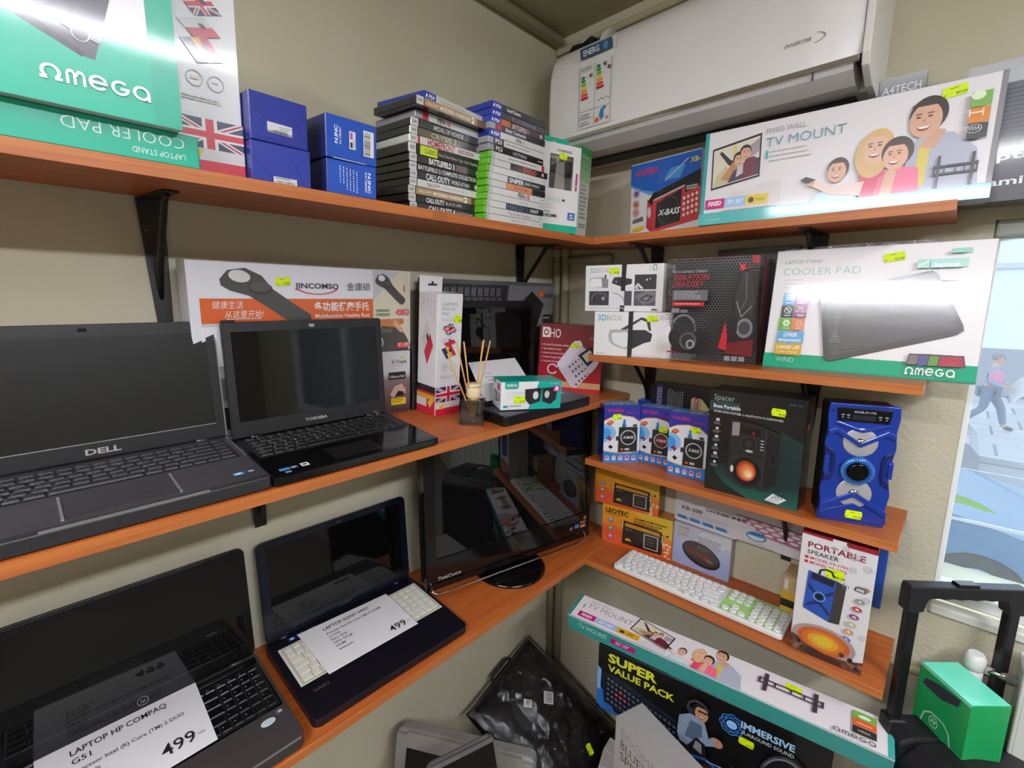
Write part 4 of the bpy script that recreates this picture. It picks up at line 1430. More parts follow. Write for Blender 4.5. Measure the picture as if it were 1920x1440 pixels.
b = Box('speaker_box', 'small teal and white speaker box on the closed end of the corner laptop', 'L2', -.5515, .0360, .1558, .0671, .0700, h=.0285, yaw=-.482, base='e2e2e4', cols={'top': '129e8c', 'back': '129e8c', 'right': '129e8c'})
a = b.art('front')
a.P([(.45, 0), (1, 0), (1, 1), (.62, 1)], '10a596')
a.P([(.06, .78), (.08, .74), (.26, .74), (.28, .80), (.28, 1), (.06, 1)], '14a08c')
omega(a, .085, .82, .17, .10, 'f0f0f0')
a.t('2.0 SPEAKER', .08, .56, .08, 'c6c8cc', w=.30, b=-.01).t('SYSTEM', .08, .44, .08, 'c6c8cc', w=.21, b=-.01)
for s_ in (0, 1):
    x_ = .40 if not s_ else .675
    if s_:
        a.P([(.675, .75), (.93, .78), (.91, .34), (.82, .16), (.68, .28)], '222124')
        a.E(.755, .52, .048, .155, '3a393c').E(.755, .52, .040, .13, 'c9c7c9')
    else:
        a.P([(.385, .72), (.665, .76), (.64, .28), (.47, .17), (.395, .36)], '222124')
        a.E(.565, .50, .055, .165, '3a393c').E(.565, .50, .046, .14, 'cfcdcf')
a.R(.86, .62, .11, .20, 'c2188a').E(.915, .735, .03, .065, 'f0d0e6').lines(.875, .65, .08, .05, 1, .03, 'f0d0e6')
a.t('BEST PRICE', .80, .88, .05, 'bfe6e0', w=.15).R(.04, .10, .07, .07, '14a08c').lines(.13, .13, .2, .05, 1, .05, 'b0b0b4')
a.done()
a = b.art('left')
a.P([(.18, .3), (.5, .22), (.9, .32), (.86, .55), (.2, .62)], '222124').E(.35, .42, .12, .14, 'a8a6a8').E(.68, .42, .12, .14, 'a8a6a8').R(.55, .66, .3, .24, 'c2188a').R(0, .85, .4, .15, '14a08c')
a.done()
b.sticker(.30, .36, txt='25.00', w=.030, h=.017)

# reed diffuser
dq = at('L2', -.606, .072, 0, math.radians(40))
o = thing('reed_diffuser', 'square glass reed diffuser with six wooden reeds on the shelf edge', 'diffuser', dq)
GB = mat('bottle_glass', 'ffffff')
GBN = GB.node_tree
pb = GBN.nodes['Principled BSDF']
pb.inputs['Transmission Weight'].default_value = 1.0
pb.inputs['Roughness'].default_value = 0.01
pb.inputs['IOR'].default_value = 1.45
OIL = mat('amber_oil', 'e8c98a')
po = OIL.node_tree.nodes['Principled BSDF']
po.inputs['Transmission Weight'].default_value = .95
po.inputs['Roughness'].default_value = 0.02
po.inputs['IOR'].default_value = 1.33
bm = bmesh.new()
add_box(bm, -.028, -.028, 0, .028, .028, .060)
bmesh.ops.bevel(bm, geom=bm.edges[:], offset=.003, segments=2, affect='EDGES')
v0 = len(bm.verts)
add_box(bm, -.0235, -.0235, .009, .0235, .0235, .056)
for f in bm.faces[-6:]:
    f.normal_flip()
ob('bottle', bm_mesh(bm), glass_mat('thin_bottle_glass', 'f2f2ee', refl=.09), o)
ob('oil', box_me(-.0234, -.0234, .0091, .0234, .0234, .018), glass_mat('thin_amber_oil', 'd8b060', refl=.05), o)
ob('neck', lathe_me([(.011, .058), (.011, .066)], 18), MATS.get('collar_x') or mat('pale_wood_collar', 'e0caa0', rough=.45), o)
ob('collar', lathe_me([(.0165, .064), (.0175, .066), (.0175, .086), (.0165, .088), (.0178, .0885), (.0178, .094), (.0165, .0955), (.008, .0955)], 26), mat('pale_wood_collar', 'e0caa0', rough=.45), o)
REED = mat('wooden_reed', 'cfa061', rough=.6, bump=.2, bscale=300)
MI = dq.inverted()
for i, (bx, by, tx, ty, tz) in enumerate(((0, 0, -.075, .005, .170), (.002, .003, -.046, .01, .192), (-.002, -.002, -.037, -.004, .195), (.003, -.002, .021, -.004, .193), (-.001, .003, .035, .008, .194), (.001, .0, .046, -.002, .192))):
    d0 = dq.to_3x3().inverted() @ Vector((bx * 1.5, by, 0))
    d1 = dq.to_3x3().inverted() @ Vector((tx, ty, 0))
    ob('reed', tube_me([(d0.x * .5, d0.y * .5, .012), (d1.x, d1.y, tz)], .0019, 7), REED, o)
a = Art(o, 'paper_label', Matrix(((0, 0, 1, .0283), (1, 0, 0, -.014), (0, 1, 0, .012), (0, 0, 0, 1))), .028, .036, MATTE_PRINT)
a.R(0, 0, 1, 1, 'dad8d4').G(.5, .5, .0, .0, .1, '333333').PL([(.08, .08), (.92, .08), (.92, .92), (.08, .92), (.08, .08)], .02, '555555')
a.t('AREON', .5, .66, .10, '55555a', w=.6, al='c').lines(.3, .55, .4, .06, 2, .02, '8a8a8e').R(.12, .14, .76, .09, '3a3a3e')
a.done()

# ------------------------------------------------------------------ second right shelf


def goggles(a, x, y, w, h):
    a.P([(x + w * .28, y + h * .62), (x + w * .75, y + h), (x + w * .93, y + h * .92), (x + w * .97, y + h * .6), (x + w * .92, y + h * .6), (x + w * .86, y + h * .86), (x + w * .74, y + h * .92), (x + w * .40, y + h * .60)], '3a3a3e')
    a.P([(x + w * .42, y + h * .6), (x + w * .84, y + h * .62), (x + w, y + h * .50), (x + w * .97, y + h * .28), (x + w * .82, y + h * .22), (x + w * .55, y + h * .02), (x + w * .42, y + h * .1)], '2c2b33')
    a.P([(x, y + h * .42), (x + w * .04, y + h * .6), (x + w * .46, y + h * .62), (x + w * .52, y + h * .5), (x + w * .50, y + h * .08), (x + w * .40, y + 0), (x + w * .12, y + h * .12), (x + w * .02, y + h * .24)], 'b4b3b6')
    a.P([(x + w * .08, y + h * .5), (x + w * .42, y + h * .54), (x + w * .47, y + h * .44), (x + w * .45, y + h * .10), (x + w * .38, y + h * .05), (x + w * .16, y + h * .16), (x + w * .09, y + h * .28)], 'e9e8e8')


def strap(b, x, tilt=0.0):
    W, D, H = b.W, b.D, b.H
    bm = bmesh.new()
    add_prism(bm, [(W * x - .006 + tilt, H + .0008), (W * x + .006 + tilt, H + .0008), (W * x + .006, -.0), (W * x - .006, -.0)], -.0012, -.0002, 'y')
    add_box(bm, W * x - .006 + tilt, -.0012, H, W * x + .006 + tilt, D, H + .001)
    ob('elastic_strap', bm_mesh(bm), mat('black_elastic', '2a2828', rough=.8), b.o)


b = Box('headset_viewer_box', 'white box of viewer goggles, lower one of the stacked pair', 'R2', .3040, -.004, .208, .10, .1205, yaw=.26, base='ebe9e8', group='viewer goggle boxes')
a = b.art('front')
a.t('3D', .05, .80, .135, '5fb6bc', w=.115, b=.02).t('BOX', .175, .80, .135, '8e8c92', w=.20, b=-.015)
goggles(a, .20, .16, .57, .73)
a.R(.86, .84, .035, .09, 'c8c8cc').R(.92, .85, .04, .12, 'b8b8be').R(.868, .86, .018, .05, 'ebe9e8').R(.927, .87, .026, .07, 'ebe9e8').lines(.5, .05, .45, .03, 2, .01, 'c4c2c4').R(.04, .05, .12, .015, 'c0bec0')
a.done()
strap(b, .49)
b.sticker(.76, .86, txt='89.00', w=.030, h=.0165)
b = Box('headset_viewer_box', 'white box of viewer goggles with six pictures, on top of the other one', 'R2', .2640, .006, .215, .10, .1245, h=.1212, yaw=.235, lean=-.02, base='ebe9e8', group='viewer goggle boxes')
a = b.art('front')
a.t('3D', .06, .84, .105, '8fbcc0', w=.10, b=.02).t('BOX', .165, .84, .105, '9a989e', w=.15, b=-.015)
a.R(.82, .85, .035, .09, 'd0d0d4').R(.87, .86, .045, .12, '8a8a90').R(.88, .875, .026, .085, 'ebe9e8').R(.827, .86, .02, .06, 'ebe9e8')
for i, (c1, c2) in enumerate((('e6e4e6', '6a6870'), ('e8e6e8', '2a2830'), ('2e2b34', 'd8d6d8'), ('39363e', '6a6770'), ('e4e2e6', '4a4850'), ('55525a', 'b8b6bc'))):
    x_, y_ = .06 + (i % 3) * .295, (.47, .13)[i // 3]
    a.R(x_, y_, .265, .31, c1)
    if i == 0:
        a.P([(x_ + .01, y_ + .06), (x_ + .01, y_ + .25), (x_ + .17, y_ + .27), (x_ + .25, y_ + .22), (x_ + .25, y_ + .04)], '8a888e').P([(x_ + .0, y_ + .06), (x_ + .02, y_ + .24), (x_ + .16, y_ + .25), (x_ + .17, y_ + .06)], 'f0eeee').R(x_ + .20, y_ + .24, .025, .08, '4a4450')
    elif i == 1:
        a.P([(x_, y_ + .14), (x_ + .03, y_ + .26), (x_ + .1, y_ + .27), (x_ + .26, y_ + .22), (x_ + .26, y_ + .12), (x_ + .13, y_ + .06)], c2).E(x_ + .06, y_ + .17, .015, .03, '77757c')
    elif i == 2:
        a.P([(x_, y_ + .02), (x_ + .06, y_), (x_ + .02, y_ + .12)], c2).P([(x_ + .04, y_ + .14), (x_ + .11, y_ + .03), (x_ + .09, y_ + .0), (x_ + .03, y_ + .1)], 'e6e4e6').E(x_ + .15, y_ + .20, .01, .02, 'f4f4f4').E(x_ + .19, y_ + .22, .008, .016, 'd0d0d4')
    elif i == 3:
        a.G(x_ + .14, y_ + .14, .11, .14, .12, '7a7880', a0=20, a1=200).E(x_ + .07, y_ + .13, .02, .05, '1c1a20').E(x_ + .19, y_ + .15, .02, .04, 'a8a6ac')
    elif i == 4:
        a.G(x_ + .02, y_ + .0, .17, .28, .10, 'b4b2b8', a0=0, a1=90).R(x_ + .17, y_, .095, .31, c2)
    else:
        a.P([(x_, y_ + .2), (x_ + .15, y_ + .31), (x_ + .265, y_ + .29), (x_ + .265, y_ + .1), (x_ + .12, y_)], '77747c').P([(x_ + .06, y_ + .12), (x_ + .15, y_ + .23), (x_ + .24, y_ + .2), (x_ + .17, y_ + .08)], '3a3840').P([(x_ + .10, y_ + .13), (x_ + .15, y_ + .19), (x_ + .2, y_ + .18), (x_ + .16, y_ + .11)], '8a8890')
a.lines(.06, .08, .6, .03, 2, .012, 'd2d0d2').P([(.86, .035), (.95, .035), (.93, .06), (.88, .06)], '3a3438')
a.done()
strap(b, .50, .003)
b.sticker(.385, .87, txt='89.00', w=.030, h=.0165)

b = Box('gaming_headset_box', 'black and red box peeking out behind the honeycomb headset box', 'R2', .565, .165, .185, .035, .280, base='1c1a1c', yaw=.02)
a = b.art('front')
a.R(0, .84, .36, .13, '5a1a2a').E(.52, .90, .09, .025, 'b8b4b4').E(.52, .90, .06, .015, '2a2828')
a.done()
b = Box('gaming_headset_box', 'black honeycomb patterned headset box with red lettering and a window', 'R2', .4962, .0720, .2050, .088, .2510, yaw=.122, lean=-.02, base='1b1a1c', cols={'right': '8a1420', 'top': '2a2a2c'})
a = b.art('front')
hx, hy = .034, .030
row = 0
y_ = -.01
while y_ < 1.02:
    x_ = 0 if row % 2 else hx / 2
    while x_ < 1.03:
        a.G(x_, y_, hx * .56, hx * .56 * a.W / a.H, .24, '636064', 6, 30, 390)
        x_ += hx
    y_ += hx * .87 * a.W / a.H
    row += 1
a.P([(.93, .93), (1.0, .93), (1.0, 1), (.92, 1)], 'a01420')
a.P([(.66, .10), (.74, .12), (.76, .60), (.80, .86), (1, .86), (1, .12), (.96, .10)], '1c0c10')
a.P([(.64, .165), (.70, .42), (.73, .28), (.73, .15)], 'c01c2c').P([(.72, .12), (1, .10), (1, .26), (.74, .22)], '6a1018')
a.P([(.80, .50), (.78, .62), (.84, .86), (.92, .86), (.98, .62), (.96, .40)], '2a2a2c').E(.86, .40, .12, .12, '232224').E(.90, .36, .085, .09, '77757a').E(.90, .36, .06, .06, '3a383c').E(.78, .38, .05, .11, '18171a')
a.PL([(.80, .60), (.86, .46), (.96, .56)], .008, '8a888c').PL([(.88, .86), (.9, .62), (.84, .5)], .006, '6a686c')
a.t('PRO-GAMING STEREO', .09, .865, .022, 'b4b2b6', w=.38)
a.t('VIBRATION', .09, .80, .052, 'c42634', w=.40, b=-.0).t('HEADSET', .09, .735, .052, 'c42634', w=.35, b=-.0)
a.R(.09, .605, .40, .10, '6a676a').lines(.11, .685, .34, .02, 4, .008, 'b4b0b4').R(.09, .555, .37, .038, 'c41c30').lines(.12, .57, .3, .02, 1, .01, 'e8a0a8').R(.09, .49, .09, .04, '8a888c').R(.19, .49, .09, .03, '77757a')
a.G(.24, .34, .15, .135, .16, '55535a', 26, -10, 190).G(.24, .35, .13, .125, .10, '8a888e', 26, 20, 160).E(.14, .25, .07, .085, '232225').E(.30, .22, .10, .085, '55545a').E(.30, .22, .075, .065, '2a292c').E(.33, .19, .05, .045, '9a989e').E(.33, .19, .03, .028, '3a393d')
a.lines(.06, .085, .36, .018, 4, .007, '8a888c').R(.06, .10, .12, .012, 'a02030')
for i in range(3):
    a.R(.72 + .075 * i, .055, .06, .045, '8a888a')
a.P([(.80, .95), (.82, .89), (.84, .865), (.87, .885), (.90, .89), (.86, .90), (.87, .94), (.84, .915)], 'd42c3a').R(.88, .895, .06, .008, 'a02030')
a.done()

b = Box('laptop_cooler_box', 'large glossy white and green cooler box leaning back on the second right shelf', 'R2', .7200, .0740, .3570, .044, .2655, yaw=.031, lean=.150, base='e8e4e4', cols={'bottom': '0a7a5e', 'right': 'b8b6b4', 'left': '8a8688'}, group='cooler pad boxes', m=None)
GLOSSY = mat('film_wrapped_card', attr=True, rough=.16, coat=.6, bump=.05, bscale=60)
a = b.art('front', m=GLOSSY)
a.R(0, 0, 1, .125, '00a57e').R(0, 0, 1, .012, '12806a')
a.t('LAPTOP STAND', .055, .885, .030, '77747a', w=.20, b=-.01)
a.t('COOLER PAD', .05, .79, .060, '55a896', w=.40, b=-.02)
a.lines(.06, .745, .14, .03, 3, .009, 'd0c8c8')
ic = ('2a9ad4', 'c0208a', '222026', '7a1c6a', '6ab03c', 'd8824a')
for i, c in enumerate(ic):
    x_, y_ = .072 + (i % 2) * .072, .54 - (i // 2) * .108
    a.R(x_ - .012 * (i // 2) * .3, y_, .067, .102, c)
    if i == 0:
        for k in range(3):
            a.PL([(x_ + .015, y_ + .045 + k * .016), (x_ + .03, y_ + .05 + k * .016), (x_ + .05, y_ + .04 + k * .016)], .008, 'eaf4fa')
    elif i == 1:
        a.P([(x_ + .03, y_ + .05), (x_ + .04, y_ + .05), (x_ + .055, y_ + .03), (x_ + .055, y_ + .085), (x_ + .04, y_ + .07), (x_ + .03, y_ + .07)], 'f8e4f0').G(x_ + .028, y_ + .06, .014, .02, .25, 'f8e4f0', a0=120, a1=240)
    elif i == 2:
        a.G(x_ + .033, y_ + .06, .02, .028, .2, 'e4e4e6').L(x_ + .022, y_ + .08, x_ + .045, y_ + .04, .008, 'e4e4e6')
    elif i == 3:
        a.t('For', x_ + .034, y_ + .07, .018, 'f0e0ec', al='c', b=.02).t('10"-15.6"', x_ + .034, y_ + .043, .018, 'f0e0ec', w=.06, al='c', b=.02).t('laptops', x_ + .034, y_ + .018, .016, 'f0e0ec', w=.045, al='c')
    elif i == 4:
        for k in range(6):
            a.E(x_ + .034 + .013 * math.cos(k * 1.05), y_ + .06 + .02 * math.sin(k * 1.05), .008, .011, 'd8ecca')
    else:
        a.G(x_ + .034, y_ + .055, .018, .028, .15, 'f4dcc8').G(x_ + .034, y_ + .055, .010, .016, .2, 'f4dcc8')
    a.lines(x_ + .015, y_ + .012, .036, .02, 1, .008, 'e8e8e8', 0)
a.R(.066, .215, .145, .10, '6aaedc').t('LOWER', .138, .27, .032, 'f0f4fa', w=.075, al='c', b=.03, sh=.2).t('temperature', .138, .23, .028, 'f0f4fa', w=.125, al='c', b=.02, sh=.2).P([(.12, .215), (.155, .215), (.138, .20)], '6aaedc')
a.R(.062, .115, .145, .10, 'd4a828').t('LONGER LIFE', .134, .165, .030, 'faf2dc', w=.13, al='c', b=.02, sh=.2).t('of your computer', .134, .135, .020, 'faf2dc', w=.12, al='c', sh=.2).P([(.12, .215), (.155, .215), (.138, .20)], '6aaedc')
a.t('WIND', .075, .055, .040, 'dff4ec', w=.10, b=-.02)
pad = [(.275, .60), (.29, .635), (.74, .785), (.765, .79), (.79, .77), (.92, .40), (.925, .365), (.90, .335), (.38, .095), (.35, .09), (.33, .11), (.275, .57)]
a.P(pad, '4c4a4c')
a.P([(.30, .60), (.75, .765), (.775, .755), (.895, .41), (.88, .37), (.38, .135), (.355, .14)], '5a585a')
for k in range(13):
    a.L(.345 + .004 * k, .245 + .019 * k, .40 - .0045 * k, .25 + .0185 * k, .006, '8f8d8f')
a.L(.40, .175, .52, .215, .004, '2a292b').L(.87, .42, .89, .43, .006, '2a292b').R(.303, .56, .006, .02, 'b0aeb0')
for i, c in enumerate(('7c7478', '5a5c94', '6a9a4c', 'b03a52')):
    x_ = .715 + i * .042
    a.P([(x_, .105), (x_ + .006, .185), (x_ + .10, .19), (x_ + .112, .11)], '5a4a50').P([(x_ + .006, .108), (x_ + .010, .175), (x_ + .095, .18), (x_ + .106, .114)], c)
omega(a, .715, .032, .205, .056, 'eaf2ee')
a.E(.775, .100, .010, .013, '2a6a9a')
a.R(.83, .91, .08, .032, '9cd6c4').R(.70, .81, .05, .062, '9cd4c6').R(.755, .81, .145, .062, 'a6dacc').t('laptop', .77, .818, .03, 'e8f4f0', w=.10, b=.02).L(.705, .825, .745, .86, .008, 'e8f4f0').lines(.80, .72, .08, .02, 1, .007, 'c8c4c4')
a.done()
b.sticker(.595, .905, txt='55.00', rot=.13, w=.036, h=.018)
# film flap sticking up over its top edge
ob('film_flap', prism_me([(b.W * .02, b.H), (b.W * .80, b.H), (b.W * .80, b.H + .010), (b.W * .45, b.H + .013), (b.W * .03, b.H + .007)], .020, .0206, 'y'), glass_mat('crumpled_film', 'e8e8e8', milk=.12, refl=.2, rough=.1, bump=.7, bscale=60), b.o)

# ------------------------------------------------------------------ third right shelf


def pocket_radio_box(label, k, u, w, W, D, H, yaw, lean=0.0, red=False, stick=True):
    b = Box('pocket_radio_box', label, k, u, w, W, D, H, 0, yaw, lean, base='1c3f9c', cols={'top': '4a90c8', 'left': '1a2a72'}, group='small radio boxes')
    a = b.art('front')
    a.R(0, 0, 1, 1, '2a78c8').R(0, .72, 1, .28, '2a2f92')
    a.P([(0, .20), (.3, .165), (.7, .155), (1, .19), (1, .72), (.8, .80), (.5, .83), (.2, .80), (0, .74)], 'e2a060')
    a.P([(0, .215), (.3, .18), (.7, .17), (1, .205), (1, .705), (.8, .785), (.5, .815), (.2, .785), (0, .725)], 'dcdee2')
    a.E(.0, .52, .34, .16, '8ab8e0', a0=-90, a1=90).E(0, .52, .2, .10, '3a9ae0', a0=-90, a1=90)
    a.t('WAXIBA', .08, .885, .055, 'd42a62', w=.46, b=.01).t('XB-402U', .62, .855, .035, 'b02a72', w=.33)
    a.E(.17, .70, .10, .035, 'd02a20', rot=15).P([(.15, .68), (.22, .70), (.19, .645)], 'd02a20').t('NEW', .10, .69, .028, 'f0d040', w=.14, b=.02)
    a.P([(.07, .42), (.17, .48), (.235, .42), (.14, .355)], '2a2a5a').P([(.13, .44), (.17, .475), (.23, .42), (.19, .395)], 'c03058').P([(.09, .40), (.115, .415), (.16, .375), (.14, .36)], 'eeeeee')
    a.P([(.13, .275), (.19, .315), (.27, .275), (.2, .235)], '1e1e22')
    radio_round(a, .40, .175, .54, .46, '232325')
    if red:
        a.E(.68, .437, .18, .118, '5a1f1f').t('X-BASS', .685, .42, .045, 'e2e2e2', w=.30, al='c', sh=.3, b=.02)
        for k_ in range(24):
            q = random.uniform(0, 6.28)
            d = random.uniform(.2, .9)
            a.E(.68 + .17 * d * math.cos(q), .437 + .11 * d * math.sin(q), .008, .006, 'b84a3a')
    a.P([(.53, .63), (.53, .74), (.565, .765), (.60, .74), (.60, .63)], '3a78c8')
    a.R(.34, .385, .10, .075, '3a2a2c').L(.9, .64, .9, .78, .004, '8a9ac0')
    for i, c in enumerate(('d06a6a', 'd8b080', 'd07a72', 'c84a50', 'd05a3a')):
        a.E(.11 + .185 * i, .085, .058, .037, 'e8e4e4').E(.11 + .185 * i, .088, .046, .030, c).R(.055 + .185 * i, .042, .11, .012, 'e8ecf4')
    a.done()
    a = b.art('left')
    a.R(0, .88, 1, .12, '2a2a6a').t('WAXIBA', .1, .90, .05, '8a2a62', w=.6)
    for i in range(14):
        a.R(.15, .78 - i * .045, random.uniform(.35, .7), .016, '4a6ac0')
    a.done()
    a = b.art('top')
    for i in range(5):
        a.P([(.05 + .2 * i, .1), (.17 + .2 * i, .15), (.2 + .2 * i, .6), (.08 + .2 * i, .55)], ('c8a0a0', '7ab0d8', 'd0b0a0', 'a0b8d8', 'c8a0a0')[i])
    a.done()
    if stick:
        b.sticker(*stick)
    return b


pocket_radio_box('blue pocket radio box at the left end of the third right shelf', 'R3', .3435, .004, .1035, .076, .1672, .80, .03, stick=(.36, .80, 'front', '39.00', .02, .026, .0165))
pocket_radio_box('blue pocket radio box with a reddish speaker, between the other two', 'R3', .4060, .088, .100, .055, .1640, .10, 0, True, (.72, .64, 'front', '39.00', .02, .026, .0165))
pocket_radio_box('blue pocket radio box against the black portable speaker carton', 'R3', .5135, .054, .0990, .055, .1720, .095, -.01, stick=(.70, .76, 'front', '39.00', .02, .026, .0165))
bm = bmesh.new()
add_prism(bm, [(0, 0), (.10, 0), (.104, .16), (.004, .166)], 0, .03, 'y')
o = thing('pocket_radio_box', 'dark blue carton lying behind the leftmost small radio box', 'box', at('R3', .362, .152, 0, .12))
ob('carton', colour_mesh(bm_mesh(bm), lambda p: lin('1f48a4')), PRINT, o)
b = Box('flashlight_box', 'dark carton with vertical white lettering behind the small radio boxes', 'R3', .4085, .148, .184, .05, .2235, base='171518', cols={'left': '6a5844', 'top': '3a3630'}, group=None)
a = b.art('front')
a.R(0, .0, 1, 1, '171518').R(.10, .55, .10, .45, '2a2450')
for i in range(3):
    a.t(('MINI RADIO', 'FM RECEIVER', 'USB PLAYER')[i], .125 + .030 * i, .62, .025, 'b8b0d0', w=.34, rot=90)
for i in range(8):
    a.lines(0, 0, 0, 0, 0, 0, '000000')
    yy = .60
    while yy < .93:
        kk = random.uniform(.01, .03)
        a.R(.28 + .034 * i, yy, .016, kk, '8a8688')
        yy += kk + .012
a.P([(.66, .72), (.66, .86), (.70, .89), (.82, .88), (.86, .80), (.82, .70), (.70, .69)], 'a89a80').P([(.82, .88), (.95, .76), (.82, .70)], 'c8b070').R(.72, .70, .05, .19, 'b02828').t('POWER', .755, .72, .025, 'f0e0d0', w=.15, rot=90)
a.done()

b = Box('speaker_carton', 'black carton picturing a speaker with an orange cone, beside the blue speaker', 'R3', .6284, .0225, .2030, .0760, .2520, yaw=.004, lean=-.025, base='131315', cols={'top': '1e1d1d'})
a = b.art('front')
a.grad(0, 0, 1, .30, '1c5a50', '131315', 10)
a.P([(.0, .0), (.0, .3), (.22, .1), (.5, 0)], '14201f')
a.P([(.60, .10), (1, .18), (1, .62), (.78, .7), (.60, .4)], '17302e')
a.R(0, .88, 1, .12, '101012').R(0, .80, .34, .095, '28403e')
a.t('Spacer', .045, .905, .055, '8fb8b0', w=.23, b=-.005)
a.t('Boxe Portabile', .045, .83, .034, 'e8eaea', w=.30, b=.02).t('SISTEM AUDIO PORTABIL 2.1 BLUETOOTH CU SUBWOOFER', .05, .785, .018, 'dcdede', w=.74, b=.01)
for i in range(6):
    y_ = .70 - i * .083
    (a.E if i % 2 else a.R)(*((.105, y_ + .012, .018, .014, 'c8caca') if i % 2 else (.085, y_, .04, .028, 'c8caca')))
    a.lines(.06, y_ - .018, .09, .014, 2, .007, '8a8c8c')
a.P([(.26, .18), (.26, .735), (.30, .75), (.62, .72), (.64, .70), (.64, .13)], '232224')
a.P([(.64, .13), (.64, .70), (.78, .665), (.79, .22)], '1a191b').PL([(.64, .13), (.64, .70), (.79, .665), (.79, .22)], .004, '4a4a4c')
a.R(.26, .43, .38, .008, '0e0e0f')
a.P([(.28, .59), (.28, .72), (.36, .725), (.36, .60)], '8a888a').R(.38, .62, .2, .07, '0c0c0d').t('8', .50, .63, .03, 'b02020')
a.E(.47, .535, .085, .075, '121213').E(.47, .535, .045, .04, '2a2a2c').G(.47, .535, .085, .075, .1, '3a3a3c').E(.48, .47, .04, .012, 'b8b6b6')
for i in range(4):
    a.R(.59, .50 + .028 * i, .035, .008, 'c0c0c0')
a.E(.46, .27, .185, .155, '101011').G(.46, .27, .185, .155, .10, '2c2b2d').E(.46, .275, .11, .105, '0a0a0a')
for k, c in enumerate(('a83a18', 'd06a34', 'e08e52', 'ecc08a', 'f4e0b8')):
    a.E(.465 + .008 * k, .275 - .008 * k, .105 - .021 * k, .098 - .02 * k, c)
a.E(.31, .27, .018, .035, 'd0cecc').E(.73, .44, .03, .07, '0c0c0c').G(.73, .44, .03, .07, .15, '3a3a3c')
a.P([(.68, .045), (.82, .035), (.90, .095), (.76, .125)], 'e0e0e0')
for i in range(4):
    for j in range(4):
        a.E(.725 + .030 * i + .018 * j, .052 + .003 * i + .018 * j, .009, .006, '4a4a4c' if j > 1 else 'b4b4b4')
a.t('SPB-T1B', .84, .945, .018, '3a7a70', w=.12)
a.done()
a = b.art('right')
for i in range(9):
    a.L(.1, .22 + i * .028, .85, .27 + i * .028, .006, '5a5a5a')
a.R(.2, .72, .3, .06, 'a86a3a')
a.done()
b.sticker(.735, .865, txt='99.00', rot=-.01, w=.030, h=.017)

# blue portable speaker
o = thing('portable_speaker', 'blue faced portable speaker with chrome cones on the third right shelf', 'speaker', at('R3', .8689, .0175, 0, .345, 0))
W, D, H = .1217, .083, .2544
BLUE = mat('metallic_blue_plastic', '1a3a9e', rough=.30, metal=.25, coat=.4)
DBLUE = mat('deep_blue_plastic', '0c1a5a', rough=.35)
ob('cabinet', box_me(.002, .012, .004, W - .002, D, H - .004, .004), mat('black_speaker_cabinet', '121113', rough=.4), o)
front_outline = [(.004, 0), (W - .004, 0), (W, .012), (W - .004, .04), (W, .07), (W - .005, .10), (W - .004, .14), (W, .17), (W - .003, .2), (W, .23), (W - .002, H), (.002, H), (0, .23), (.003, .2), (0, .17), (.004, .14), (.005, .10), (0, .07), (.004, .04), (0, .012)]
ob('front_panel', prism_me(front_outline, .003, .013, 'y', .002), BLUE, o)
ob('feet', box_me(.01, .006, -.0005 + .0005, W - .01, D - .01, .004), BLACKP, o)


def slab(name, pts, y0_, y1_, m, lab=None, bev=.0012):
    return ob(name, prism_me(pts, y0_, y1_, 'y', bev), m, o, None, lab)


def cone(name, cx, cz, r, capr, m1, m2):
    M = T(cx, .0032, cz) @ RX(math.radians(90))
    ob(name, lathe_me([(r, -.001), (r, .0006), (r * .95, .0012), (r * .55, -.0005 + .0012), (capr * 1.2, .001)], 26, M), m1, o)
    ob('dust_cap', lathe_me([(capr, .0008), (capr * .9, .003), (capr * .6, .005), (capr * .2, .006)], 18, M), m2, o)


SILV = mat('silver_cone', 'c4c2c4', rough=.35, metal=.5)
cone('upper_cone', W * .5, .176, .030, .010, SILV, CHROME)
cone('lower_cone', W * .5, .067, .031, .010, SILV, CHROME)
ob('tuning_ring', lathe_me([(.030, 0), (.030, .004), (.026, .008), (.0195, .009)], 40, T(W * .5, .0028, .117) @ RX(math.radians(90))), mat('bright_blue_ring', '2a6ac0', rough=.25, metal=.5), o)
bm = bmesh.new()
for k in range(40):
    q = 2 * math.pi * k / 40
    add_box(bm, .0245, -.0006, .0075, .0295, .0006, .0095, T(W * .5, .0028, .117) @ RX(math.radians(90)) @ RZ(q))
kn = ob('ring_ribs', bm_mesh(bm), mat('pale_blue_ribs', '7ab0e0', rough=.3, metal=.4), o)
kn['kind'] = 'stuff'
ob('volume_knob', lathe_me([(.0195, 0), (.0195, .010), (.018, .014), (.014, .016), (.008, .0135), (.002, .013)], 28, T(W * .5, .0028, .117) @ RX(math.radians(90))), mat('black_chrome_knob', '141416', rough=.12, metal=.6), o)
slab('display_panel', [(.018, H - .036), (W - .018, H - .036), (W - .014, H - .008), (.014, H - .008)], .0005, .004, mat('display_black', '0c0b0e', rough=.15))
a = Art(o, 'display_print', face_M('front', W, D, H) @ T(.018, H - .034, -.0003), W - .036, .025)
a.t('MODEL.ET-1702', .30, .68, .16, 'c4c8d8', w=.42, b=.01).R(.28, .12, .44, .4, '1c1a22')
for x_ in (.05, .16, .78, .90):
    a.R(x_, .42, .06, .08, 'b4b8c8').R(x_ + .01, .22, .045, .08, '8a8ea0')
a.done()
